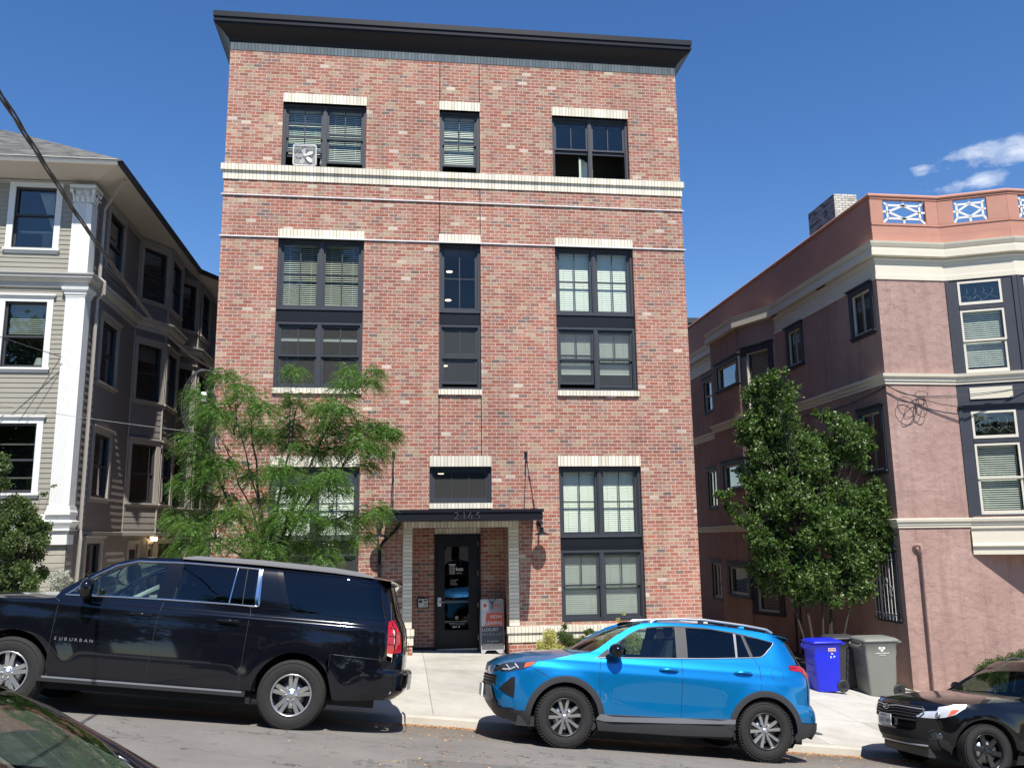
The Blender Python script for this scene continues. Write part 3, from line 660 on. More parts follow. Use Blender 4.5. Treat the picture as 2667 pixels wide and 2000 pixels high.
for z in (-.1, -.75, -1.45, -2.15): m.tube([(dx1+.004, dy-.008, z-.05), (dx1+.004, dy-.008, z+.05)], 0.008, 8)
build('hinge', m, 'steel', door)
build('kick_plate', MB().box((0.86, dy-.01, -2.43), (1.765, dy, -2.375)), 'steel', door)
m = MB(); ly = dy+.012
def strokes(m, segs, y, w=0.007, t=0.003):
    for (a, b, c, d) in segs:
        L = math.hypot(c-a, d-b); ux, uz = (c-a)/L, (d-b)/L; m.obox(((a+c)/2, y, (b+d)/2), ((ux, 0, uz), (0, 1, 0), (-uz, 0, ux)), (L/2, t/2, w/2))
strokes(m, [(1.11, -.545, 1.275, -.545), (1.125, -.56, 1.26, -.56)], ly, 0.010)
strokes(m, [(1.13, -.56, 1.13, -.765), (1.145, -.56, 1.145, -.765)], ly, 0.004)
for i in range(4): strokes(m, [(1.16+i*.028, -.575, 1.16+i*.028, -.765)], ly, 0.006)
for i in range(4): strokes(m, [(1.158, -.585-i*.055, 1.246, -.585-i*.055)], ly, 0.006)
T = lambda s, size, x, y, z, al='LEFT', b=0.0, d=0.003: text_mb(s, size, (x, y, z), (1, 0, 0), (0, 0, 1), d, al, b)
build('logo', m, 'white_letter', door)
for args in (("koz", 0.115, 1.27, ly, -.69, 'LEFT', 0.001), ("YAMHILL", 0.036, 1.275, ly, -.755), ("2165 SW YAMHILL", 0.022, 1.15, ly, -.895), ("APARTMENTS", 0.02, 1.15, ly, -.93), ("OFFICE HOURS", 0.02, 1.15, ly, -.965), ("BY APPOINTMENT", 0.02, 1.15, ly, -1.0),
             ("No Solicitors. Surveillance Cameras in Use", 0.026, 1.29, ly, -1.80, 'CENTER'), ("No trespassing. Smoke free property", 0.024, 1.29, ly, -1.835, 'CENTER'), ("Please call for leasing information", 0.024, 1.29, ly, -1.87, 'CENTER')):
    build('lettering', T(*args), 'white_letter', door)
m = MB().lathe([(0.026, 0), (0.034, 0)], (1.29, ly-.001, -1.715), (0, 1, 0), 24); strokes(m, [(1.27, -1.735, 1.31, -1.695)], ly, 0.007); build('no_smoking_mark', m, 'white_letter', door)
for (a, b) in ((1.20, 1.245), (1.26, 1.29), (1.33, 1.36)): build('sticker', MB().box((a, ly, -1.925), (b, ly+.002, -1.90)), 'white_letter', door)

# ---- canopy, rods, number, downspout
CX0, CX1, CY = -0.27, 2.91, 17.57
m = MB().box((CX0, CY, 0.385), (CX1, YF-.001, 0.535)).box((CX0-.02, CY-.025, 0.54), (CX1+.02, YF-.002, 0.60))
can = build('canopy', m, 'black_trim', brick)
build('number', merge(*[T(ch, 0.20, x, CY-.022, 0.405, d=0.02) for ch, x in (("2", 1.09), ("1", 1.245), ("6", 1.37), ("5", 1.53))]), 'cladding', can)
for x in (-0.14, 2.77):
    m = MB(); m.tube([(x, YF-.03, 1.80), (x, 17.82, 0.66)], 0.011, 8); m.tube([(x, 18.45, 1.32), (x, 18.35, 1.21)], 0.022, 8)
    m.tube([(x, YF-.05, 1.78), (x, YF-.17, 1.65)], 0.020, 8); m.tube([(x, 17.95, 0.80), (x, 17.83, 0.67)], 0.020, 8)
    m.box((x-.035, YF-.015, 1.76), (x+.035, YF-.001, 1.90)); m.box((x-.008, YF-.06, 1.78), (x+.008, YF-.01, 1.84)); m.box((x-.04, 17.76, 0.60), (x+.04, 17.90, 0.612)); m.box((x-.008, 17.78, 0.61), (x+.008, 17.88, 0.69))
    build('hanger_rod', m, 'black_trim', can)
m = MB(); m.tube([(0.02, 18.72, 0.36), (-0.10, 18.76, 0.20), (-0.33, 18.83, -0.02), (-0.41, 18.84, -0.14), (-0.41, 18.84, -1.2), (-0.41, 18.84, -2.4)], 0.05, 4, smooth=False)
build('downspout', m, 'black_trim', brick)
# intercom
m = MB().box((0.42, RY-.06, -1.48), (0.66, RY-.001, -1.27))
ic = tag(build('intercom', m, 'black_trim'), 'dark intercom box on the shaded brick wall left of the entrance door', 'intercom')
build('panel', MB().box((0.435, RY-.068, -1.465), (0.645, RY-.06, -1.285)), 'satin_silver', ic)
m = MB().box((0.45, RY-.071, -1.37), (0.52, RY-.068, -1.31)).box((0.55, RY-.071, -1.33), (0.63, RY-.068, -1.305))
for i in range(3):
    for j in range(3): m.box((.56+i*.025, RY-.071, -1.44+j*.028), (.575+i*.025, RY-.068, -1.425+j*.028))
build('keypad', m, 'black_plastic', ic)
m = MB().box((-3.53, YF-.055, .69), (-3.41, YF-.001, .82)); m.lathe([(0, .02), (.03, .018), (.04, 0)], (-3.47, YF-.055, .755), (0, -1, 0), 16)
tag(build('fire_alarm', m, 'orange_paint'), 'small red fire alarm on the brick wall behind the honey locust', 'alarm')
# barn lamps
for (x, lab) in ((3.05, 'black gooseneck barn lamp on the brick wall right of the canopy'), (-0.42, 'black gooseneck barn lamp on the brick wall left of the canopy')):
    t = thing('barn_lamp', lab, 'wall lamp', (x, YF, 0.3), 'wall lamps beside the entrance canopy')
    build('wall_plate', MB().ball((x, YF-.05, 0.34), 0.062, 14).lathe([(0.075, 0), (0.075, 0.02), (0.0, 0.03)], (x, YF-.001, 0.34), (0, -1, 0), 20), 'black_trim', t)
    m = MB(); m.tube([(x, YF-.05, 0.34), (x, YF-.18, 0.36), (x, YF-.27, 0.30), (x, YF-.30, 0.20)], 0.022, 10); m.tube([(x, YF-.30, 0.24), (x, YF-.30, 0.12)], 0.042, 14)
    build('arm', m, 'black_trim', t)
    build('lamp_shade', MB().lathe([(0.03, 0.155), (0.06, 0.14), (0.11, 0.115), (0.165, 0.085), (0.170, 0.078), (0.165, 0.080), (0.10, 0.105), (0.03, 0.13)], (x, YF-.30, 0), (0, 0, 1), 32), 'black_trim', t)
    build('bulb', MB().ball((x, YF-.30, 0.085), 0.03, 10), 'white_plastic', t)
# box fan in the window
t = thing('box_fan', 'square grey box fan standing in the open top-floor left window', 'fan', (-2.26, WY+.02, 8.48))
fx, fz, fy, fr = -2.255, 8.76, WY-.01, 0.255
m = MB(); pts = []
for (cx, cz, a0) in ((fx+fr-.05, fz+fr-.05, 0), (fx-fr+.05, fz+fr-.05, 90), (fx-fr+.05, fz-fr+.05, 180), (fx+fr-.05, fz-fr+.05, 270)):
    for k in range(5): a = math.radians(a0+k*22.5); pts.append((cx+.05*math.cos(a), fy, cz+.05*math.sin(a)))
m.tube(pts, 0.016, 8, closed=True); m.tube([(p[0], p[1]+.07, p[2]) for p in pts], 0.016, 8, closed=True)
build('housing', m, 'clear_plastic', t)
m = MB()
for i in range(1, 24): x = fx-fr+i*2*fr/24; m.box((x-.0012, fy-.002, fz-fr+.01), (x+.0012, fy+.002, fz+fr-.01))
for rr in (0.08, 0.16, 0.23): m.tube([(fx+rr*math.cos(a*math.pi/12), fy, fz+rr*math.sin(a*math.pi/12)) for a in range(24)], 0.002, 4, closed=True)
build('grille', m, 'clear_plastic', t)
m = MB()
for k in range(5):
    a = math.radians(100+72*k); ca, sa = math.cos(a), math.sin(a); P = []
    for (r, w) in ((0.04, 0.03), (0.10, 0.055), (0.17, 0.062), (0.21, 0.03)): P.append((r, w))
    loop = [(r, w) for r, w in P]+[(r, -w*0.6) for r, w in reversed(P)]
    m.prism([(fx+r*ca-w*sa, fy+.035+w*.3, fz+r*sa+w*ca) for r, w in loop], (0, .006, 0))
m.lathe([(0, 0), (0.045, 0.005), (0.045, 0.05)], (fx, fy+.01, fz), (0, 1, 0), 20)
build('blades', m, 'fan_grey', t)
build('back_grille', MB().box((fx-fr+.01, fy+.072, fz-fr+.01), (fx+fr-.01, fy+.076, fz+fr-.01)), 'fan_mesh', t)
m = MB(); m.lathe([(0, 0), (0.03, 0.0), (0.03, 0.12), (0.012, 0.17), (0.012, 0.22)], (-1.89, WY+.05, 8.49), (0, 0, 1), 14)
tag(build('bottle', m, 'grey_bin'), 'green glass bottle on the sill right of the box fan', 'bottle')

# ---- sandwich board
sx0, sx1, sy, sz0, sz1 = 1.78, 2.29, 19.20, -2.43, -1.29
A = thing('sandwich_board', 'grey and orange sandwich board reading now leasing, standing right of the entrance door', 'sign', ((sx0+sx1)/2, sy+.2, -2.45))
def boardpt(x, z, side=1, o=0.0): f = (z-sz0)/(sz1-sz0); return (x, sy+.2+side*(-.2+.17*f)-side*o, z)
for side in (1, -1):
    m = MB(); cpts = []
    r = 0.04
    for (cx, cz, a0) in ((sx1-r, sz1-r, 0), (sx0+r, sz1-r, 90)):
        for k in range(5): a = math.radians(a0+k*22.5); cpts.append((cx+r*math.cos(a), cz+r*math.sin(a)))
    cpts += [(sx0, sz0), (sx0+.07, sz0), (sx0+.12, sz0+.07), (sx1-.20, sz0+.07), (sx1-.12, sz0), (sx1, sz0)]
    m.prism([boardpt(x, z, side) for x, z in cpts], (0, .03*side, 0)); build('panel', m, 'board_plastic', A)
def decal(pts, mt, o=0.004, name='print'): m = MB(); m.face([boardpt(x, z, 1, o) for x, z in pts]); return build(name, m, mt, A)
b0, b1 = sx0+.015, sx1-.015
decal([(b0, -2.34), (b1, -2.34), (b1, -1.865), (b0, -1.865)], 'sign_dark')
decal([(b0, -1.86), (b1, -1.86), (b1, -1.58), (b0, -1.58)], 'sign_grey', 0.003)
decal([(b0+.07, -1.855), (b1, -1.855), (b1, -1.585), (b0+.12, -1.585)], 'orange_paint', 0.005)
decal([(b0, -1.575), (b0+.17, -1.575), (b0+.17, -1.31), (b0, -1.31)], 'sign_grey', 0.003)
cxx, czz = b0+.088, -1.43
decal([(cxx+.070*math.cos(a*math.pi/16), czz+.085*math.sin(a*math.pi/16)) for a in range(32)], 'white_plastic', 0.005)
decal([(cxx-.05, czz), (cxx+.005, czz-.06), (cxx+.005, czz-.03), (cxx+.035, czz-.03), (cxx+.035, czz+.03), (cxx+.005, czz+.03), (cxx+.005, czz+.06)], 'orange_paint', 0.007)
ez = Vector((0, .17/(sz1-sz0), 1)).normalized()
def btext(s, size, x, z, mt, al='LEFT', b=0.0):
    p = boardpt(x, z, 1, 0.009); build('lettering', text_mb(s, size, p, (1, 0, 0), ez, 0.003, al, b), mt, A)
btext("NOW", 0.100, b1-.02, -1.70, 'white_letter', 'RIGHT', 0.002); btext("LEASING", 0.096, b1-.02, -1.825, 'white_letter', 'RIGHT', 0.002)
btext("LUXURY", 0.095, b0+.01, -1.965, 'white_letter'); btext("MICRO LOFTS", 0.088, b0+.01, -2.06, 'grey_letter')
btext("971.320.7710", 0.045, (b0+b1)/2, -2.19, 'white_letter', 'CENTER'); btext("KOZONYAMHILL.COM", 0.042, (b0+b1)/2, -2.25, 'white_letter', 'CENTER')
btext("koz", 0.105, b0+.285, -1.46, 'orange_paint'); btext("YAMHILL", 0.032, b0+.30, -1.50, 'orange_paint')
m = MB(); 
for i in range(2):
    for j in range(3): x = b0+.215+i*.032; z = -1.40-j*.05; m.face([boardpt(x, z, 1, .008), boardpt(x+.024, z, 1, .008), boardpt(x+.024, z+.04, 1, .008), boardpt(x, z+.04, 1, .008)])
build('lettering', m, 'sign_dark', A)
m = MB(); m.tube([(b0+.16, sy+.17, -1.27), (b0+.20, sy+.13, -1.36), (b0+.235, sy+.125, -1.385), (b0+.29, sy+.13, -1.34), (b0+.33, sy+.17, -1.27)], 0.007, 6); build('cord', m, 'cable_black', A)

# ------------------------------------------------------------------ cars
# a car's own space: x towards its tail (0 at the front hub), y across (0 = centre line, negative = street side), z up from the tyre contact
def clip_half(P, ax, v, keep_gt):
    out = []; n = len(P)
    for i in range(n):
        a, b = P[i], P[(i+1) % n]; ia = (a[ax] >= v-1e-9) if keep_gt else (a[ax] <= v+1e-9); ib = (b[ax] >= v-1e-9) if keep_gt else (b[ax] <= v+1e-9)
        if ia: out.append(a)
        if ia != ib: t = (v-a[ax])/(b[ax]-a[ax]); q = [a[0]+(b[0]-a[0])*t, a[1]+(b[1]-a[1])*t]; q[ax] = v; out.append(tuple(q))
    return out
def grid_cells(poly, step):
    res = []; xs_ = [p[0] for p in poly]; i0, i1 = math.floor(min(xs_)/step), math.ceil(max(xs_)/step)
    for i in range(i0, i1):
        S = clip_half(clip_half(poly, 0, i*step, True), 0, (i+1)*step, False)
        if len(S) < 3: continue
        zs_ = [p[1] for p in S]
        for j in range(math.floor(min(zs_)/step), math.ceil(max(zs_)/step)):
            C = clip_half(clip_half(S, 1, j*step, True), 1, (j+1)*step, False)
            Q = []
            for c in C:
                if not Q or abs(c[0]-Q[-1][0])+abs(c[1]-Q[-1][1]) > 1e-6: Q.append(c)
            if len(Q) > 2 and abs(Q[0][0]-Q[-1][0])+abs(Q[0][1]-Q[-1][1]) < 1e-6: Q.pop()
            if len(Q) < 3: continue
            ar = sum(Q[k][0]*Q[(k+1) % len(Q)][1]-Q[(k+1) % len(Q)][0]*Q[k][1] for k in range(len(Q)))
            if abs(ar) < 1e-7: continue
            res.append(Q if ar > 0 else Q[::-1])
    return res
def smooth_interp(x, X, Y):
    """monotone cubic through (X, Y)"""
    n = len(X)
    if x <= X[0]: return Y[0]
    if x >= X[-1]: return Y[-1]
    i = max(k for k in range(n-1) if X[k] <= x)
    d = [(Y[k+1]-Y[k])/(X[k+1]-X[k]) for k in range(n-1)]
    def tg(k):
        if k == 0: return d[0]
        if k == n-1: return d[-1]
        if d[k-1]*d[k] <= 0: return 0
        return 2*d[k-1]*d[k]/(d[k-1]+d[k])
    h = X[i+1]-X[i]; t = (x-X[i])/h; a, b = Y[i], Y[i+1]
    return (2*t**3-3*t*t+1)*a+(t**3-2*t*t+t)*h*tg(i)+(-2*t**3+3*t*t)*b+(t**3-t*t)*h*tg(i+1)
class Body:
    def __init__(s, root, W, nose, tail, xf, xr, nF, nR, inset, extra=None):
        s.q = 0.88; s.root, s.W, s.xf, s.xr, s.nF, s.nR = root, W, xf, xr, nF, nR
        s.nose, s.tail, s.ins, s.extra = nose, tail, inset, extra
    def Xf(s, z): return smooth_interp(z, *s.nose)
    def Xr(s, z): return smooth_interp(z, *s.tail)
    def hw(s, x, z): return s.W/2-smooth_interp(z, *s.ins)+(s.extra(x, z) if s.extra else 0)
    def half(s, x, z):
        h = s.hw(x, z)
        if x < s.xf: u = min(0.9999, (s.xf-x)/(s.xf-s.Xf(z))); h *= (1-u**s.nF)**(1/s.nF)
        if x > s.xr: u = min(0.9999, (x-s.xr)/(s.Xr(z)-s.xr)); h *= (1-u**s.nR)**(1/s.nR)
        return h
    def xend(s, y, z, rear):
        h = s.hw(s.xr+.5 if rear else s.xf-.5, z); n = s.nR if rear else s.nF; q = min(0.9999, abs(y)/h); u = (1-q**n)**(1/n)
        return s.xr+(s.Xr(z)-s.xr)*u if rear else s.xf-(s.xf-s.Xf(z))*u
    def seam(s, z, rear):
        q = s.q if not rear else .88; n = s.nR if rear else s.nF; u = (1-q**n)**(1/n)
        return s.xr+(s.Xr(z)-s.xr)*u if rear else s.xf-(s.xf-s.Xf(z))*u
    def seamy(s, z, rear): return s.hw(s.xr+.5 if rear else s.xf-.5, z)*(s.q if not rear else .88)
    def sp(s, x, z, sd=-1, off=0.0):
        e = 0.004; h = s.half(x, z); dx = (s.half(x+e, z)-s.half(x-e, z))/(2*e); dz = (s.half(x, z+e)-s.half(x, z-e))/(2*e)
        n = Vector((-dx, sd, -dz)).normalized(); return Vector((x, sd*h, z))+n*off, n
    def ep(s, y, z, rear, off=0.0):
        e = 0.004; x = s.xend(y, z, rear); dy = (s.xend(y+e, z, rear)-s.xend(y-e, z, rear))/(2*e); dz = (s.xend(y, z+e, rear)-s.xend(y, z-e, rear))/(2*e)
        k = 1 if rear else -1; n = Vector((k, -dy*k, -dz*k)).normalized(); return Vector((x, y, z))+n*off, n
    def cells(s, poly, fn, step, flip):
        key = {}; V = []; N = []; F = []
        for Q in grid_cells(poly, step):
            ids = []
            for c in Q:
                k = (round(c[0], 5), round(c[1], 5))
                if k not in key: p, n = fn(*c); key[k] = len(V); V.append(p); N.append(n)
                if not ids or ids[-1] != key[k]: ids.append(key[k])
            ids = list(dict.fromkeys(ids))
            if len(ids) > 2: F.append(ids[::-1] if flip else ids)
        return V, F, N
    def side(s, name, poly, mt, off=0.0, sides=(-1, 1), parent=None, step=0.04, label=None, lip=0.0):
        r = None
        for sd in sides:
            V, F, N = s.cells(poly, lambda x, z: s.sp(x, z, sd, off), step, sd > 0)
            mb = MB(); mb.add(V, F, 0, True); 
            if lip:
                nb = len(V)
                for i in range(len(poly)):
                    a, b = poly[i], poly[(i+1) % len(poly)]
                    pa, na = s.sp(a[0], a[1], sd, off); pb, nb_ = s.sp(b[0], b[1], sd, off)
                    mb.add([pa, pb, pb-nb_*lip, pa-na*lip], [(0, 1, 2, 3)], 0, False); N += [na, nb_, nb_, na]
            o = build(name, mb, mt, parent or s.root, label, [tuple(n) for n in N] if not lip else None); r = r or o
        return r
    def end(s, name, poly, mt, rear=False, off=0.0, parent=None, step=0.04, label=None, mirror=False):
        r = None
        for k in ((1, -1) if mirror else (1,)):
            P = [(y*k, z) for y, z in poly]
            V, F, N = s.cells(P, lambda y, z: s.ep(y, z, rear, off), step, not rear)
            mb = MB(); mb.add(V, F, 0, True); o = build(name, mb, mt, parent or s.root, label, [tuple(n) for n in N]); r = r or o
        return r
    def line(s, name, pts, r, mt, off=0.002, sides=(-1, 1), parent=None, n=6, flat=1.0, dens=0.06, closed=False):
        out = None
        P = list(pts)+([pts[0]] if closed else [])
        for sd in sides:
            path = []
            for a, b in zip(P[:-1], P[1:]):
                L = math.hypot(b[0]-a[0], b[1]-a[1]); m_ = max(1, int(L/dens))
                for k in range(m_): path.append(s.sp(lerp(a[0], b[0], k/m_), lerp(a[1], b[1], k/m_), sd, off)[0])
            if not closed: path.append(s.sp(P[-1][0], P[-1][1], sd, off)[0])
            o = build(name, MB().tube(path, r, n, closed=closed), mt, parent or s.root); out = out or o
        return out
    def loft(s, name, rows, mt, parent=None, off=0.0, label=None):
        """rows of points (each the same length), smooth surface"""
        mb = MB(); n = len(rows[0]); mb.add([p for r in rows for p in r], [(i*n+j, i*n+j+1, (i+1)*n+j+1, (i+1)*n+j) for i in range(len(rows)-1) for j in range(n-1)], 0, True)
        return build(name, mb, mt, parent or s.root, label)
def arc_pts(c, r, a0, a1, n, rz=None): return [(c[0]+r*math.cos(math.radians(a0+(a1-a0)*k/n)), c[1]+(rz or r)*math.sin(math.radians(a0+(a1-a0)*k/n))) for k in range(n+1)]
def mirror_y(pts): return pts
def top_rows(B, xs_, ze, zc, p=2.6, n=24, edge_off=0.0, yk=None):
    rows = []
    for x in xs_:
        z0 = ze(x); ye = B.half(x, z0) if yk is None else yk(x); z1 = zc(x); row = []
        for k in range(n+1):
            t = -1+2*k/n; tt = math.sin(t*math.pi/2)  # denser at the edges
            row.append((x, ye*tt, z0+(z1-z0)*(1-abs(tt)**p)))
        rows.append(row)
    return rows
def wheel(root, x, y, z, sd, R, width, rimR, style, tread=0.0, steer=0.0, brake=True):
    w = bpy.data.objects.new('wheel', None); COL.objects.link(w); w.parent = root
    ax = Vector((math.sin(steer), sd, 0)).normalized(); o = Vector((x, y, z))
    rf = Vector((0, 0, 1))
    h = width/2
    prof = [(rimR-.004, -h+.02), (rimR+.01, -h+.002), (lerp(rimR, R, .35), -h-.004), (lerp(rimR, R, .7), -h), (R-.028, -h+.010), (R-.008, -h+.028), (R, -h+.05), (R, h-.05), (R-.008, h-.028), (R-.028, h-.010), (lerp(rimR, R, .7), h), (lerp(rimR, R, .35), h+.004), (rimR+.012, h-.004), (rimR-.002, h-.016), (rimR-.006, h-.03)]
    m = MB().lathe(prof, o, ax, 64, ref=rf)
    for g in (-.3, -.1, .1, .3): m.lathe([(R+.0005, g*width-.004), (R+.0005, g*width+.004)], o, ax, 64, ref=rf)
    if tread:
        u = rf; v = ax.cross(u)
        for k in range(60):
            a = 2*math.pi*k/60; d = u*math.cos(a)+v*math.sin(a); tg_ = ax.cross(d)
            for s_ in (-1, 1): m.obox(o+d*(R-.006)+ax*s_*(h-.028), (d, tg_, ax), (tread, .0085, .018))
            for s_ in (-.45, 0, .45): m.obox(o+d*(R)+ax*s_*h, (d, tg_, ax), (tread*.5, .012, .02))
    for rr in (lerp(rimR, R, .5), lerp(rimR, R, .78)): m.lathe([(rr-.004, h+.0035), (rr, h+.0060), (rr+.004, h+.0030)], o, ax, 64, ref=rf)
    build('tyre', m, 'rubber', w)
    silver, dark = {'double': ('rim_silver', 'rim_dark'), 'vee': ('rim_silver', 'rim_black'), 'black': ('rim_black', 'rim_black')}[style]
    u = rf; v = ax.cross(u)
    def P(r, a, d): return o+(u*math.cos(a)+v*math.sin(a))*r+ax*d
    d0 = h-.030
    m = MB().lathe([(rimR-.006, h-.03), (rimR-.02, h-.05), (rimR-.03, 0), (rimR-.03, -h+.02)], o, ax, 48, ref=rf)
    m.lathe([(0, -0.02), (rimR-.03, -0.02)], o, ax, 32, ref=rf); m.lathe([(0.0, .03), (rimR*.70, .03), (rimR*.70, .0)], o, ax, 40, ref=rf)
    barrel = MB(); 
    build('rim', m, 'rim_dark', w)
    m = MB().lathe([(rimR-.004, h-.016), (rimR+.004, h-.004), (rimR-.006, h+.002), (rimR-.016, h-.006), (rimR-.022, h-.022), (rimR-.012, h-.04)], o, ax, 64, ref=rf)
    if style == 'vee': build('rim_lip', m, 'rim_dark', w); m = MB()
    def spoke(a, w0, w1, r0, r1, top, dep, skew=0.0, mi=0, mm=None, sk0=0.0):
        mm = mm or m
        L = [P(r0, a+sk0-w0/r0, top-.012), P(r1, a+skew-w1/r1, top), P(r1, a+skew+w1/r1, top), P(r0, a+sk0+w0/r0, top-.012)]
        bev = [P(r0, a+sk0-(w0+.006)/r0, top-.020), P(r1, a+skew-(w1+.006)/r1, top-.008), P(r1, a+skew+(w1+.006)/r1, top-.008), P(r0, a+sk0+(w0+.006)/r0, top-.020)]
        bot = [p-ax*dep for p in bev]
        mm.add(L+bev+bot, [(0, 1, 2, 3), (0, 4, 5, 1), (1, 5, 6, 2), (2, 6, 7, 3), (3, 7, 4, 0), (4, 8, 9, 5), (5, 9, 10, 6), (6, 10, 11, 7), (7, 11, 8, 4)], mi)
    dk = MB()
    if style == 'double':
        for k in range(5):
            a = 2*math.pi*k/5+.0
            for s_ in (-1, 1): spoke(a, .019, .021, .055, rimR-.012, d0, .03, s_*.165, sk0=s_*.34)
        m.lathe([(0, d0+.004), (.030, d0+.004), (.036, d0-.004), (.07, d0-.010), (.085, d0-.03)], o, ax, 36, ref=rf)
        for k in range(6): a = 2*math.pi*(k+.5)/6; c = P(.062, a, d0-.010); m.lathe([(0, .014), (.009, .014), (.011, 0)], c, ax, 8)
    elif style == 'vee':
        for k in range(5):
            a = 2*math.pi*k/5+.12
            for s_ in (-1, 1): spoke(a, .009, .019, .045, rimR-.001, d0+.004, .03, s_*.27, sk0=s_*.24)
            spoke(a, .016, .012, .05, rimR-.02, d0-.016, .02, 0, mm=dk)
        m.lathe([(0, d0+.006), (.028, d0+.004), (.036, d0-.006), (.050, d0-.02)], o, ax, 32, ref=rf)
        for k in range(5): a = 2*math.pi*(k+.5)/5+.12; dk.lathe([(0, .014), (.009, .014), (.012, 0)], P(.058, a, d0-.028), ax, 8)
        dk.lathe([(.03, d0-.016), (.085, d0-.026)], o, ax, 30, ref=rf)
    else:
        for k in range(6):
            a = 2*math.pi*k/6+.3; spoke(a, .022, .034, .05, rimR-.008, d0, .03, .05)
        m.lathe([(0, d0), (.03, d0), (.04, d0-.008), (.07, d0-.015), (.085, d0-.03)], o, ax, 32, ref=rf)
        for k in range(5): a = 2*math.pi*(k+.5)/5; m.lathe([(0, .014), (.009, .014), (.011, 0)], P(.056, a, d0-.014), ax, 8)
    build('spokes', m, silver, w)
    if dk.v: build('spokes', dk, dark, w)
    if brake: build('brake_disc', MB().lathe([(.05, .034), (rimR*.66, .034), (rimR*.66, .032)], o, ax, 36, ref=rf), 'steel', w)
    return w
def liner(B, c, r, root, depth=0.30, a0=-25, a1=205, sides=(-1, 1), rz=None):
    for sd in sides:
        m = MB(); P = arc_pts(c, r, a0, a1, 28, rz)
        for (a, b) in zip(P[:-1], P[1:]):
            ya, yb = B.half(*a)*sd, B.half(*b)*sd
            m.add([(a[0], ya, a[1]), (b[0], yb, b[1]), (b[0], yb-sd*depth, b[1]), (a[0], ya-sd*depth, a[1])], [(0, 1, 2, 3)], 0, True)
        yi = (B.W/2-depth-.02)*sd; m.face([(x, yi, z) for x, z in P])
        build('wheel_arch', m, 'gap_dark', root)
def seat(root, x, y, z, mt='seat_grey', h=0.62, parent=None):
    m = MB(); m.box((x-.25, y-.24, z-.12), (x+.22, y+.24, z+.06))
    s_ = build('seat', m, mt, root)
    m = MB(); prof = [(x+.16, z), (x+.30, z+h), (x+.40, z+h), (x+.30, z)]
    m.prism([(a, y-.235, b) for a, b in prof], (0, .47, 0)); m.tube([(x+.33, y-.05, z+h), (x+.36, y-.05, z+h+.08)], .008, 6); m.tube([(x+.33, y+.05, z+h), (x+.36, y+.05, z+h+.08)], .008, 6)
    m.ball((x+.36, y, z+h+.14), .12, 12, sc=(.5, 1.05, .85)); build('seat_back', m, mt, s_)
def car_frame(O, slope, rolld, W):
    a = math.atan(slope); r = math.radians(rolld); ex = Vector((math.cos(a), 0, -math.sin(a))); ey = Vector((0, math.cos(r), -math.sin(r))); ey = (ey-ex*ex.dot(ey)).normalized(); ez = ex.cross(ey)
    o = Vector(O)+ey*(W/2)
    return Matrix(((ex.x, ey.x, ez.x, o.x), (ex.y, ey.y, ez.y, o.y), (ex.z, ey.z, ez.z, o.z), (0, 0, 0, 1)))
def ctext(root, s, size, x, z, B, mt, sx=1.0, sd=-1, off=0.004, bold=0.0, name='badge', gap=None):
    mbs = []
    if gap:
        for i, ch in enumerate(s): p, n = B.sp(x+i*gap, z, sd, off); mbs.append(text_mb(ch, size, p, (1, 0, 0), (0, 0, 1), 0.006, 'LEFT', bold, sx))
    else: p, n = B.sp(x, z, sd, off); mbs.append(text_mb(s, size, p, (1, 0, 0), (0, 0, 1), 0.006, 'LEFT', bold, sx))
    return build(name, merge(*mbs), mt, root)

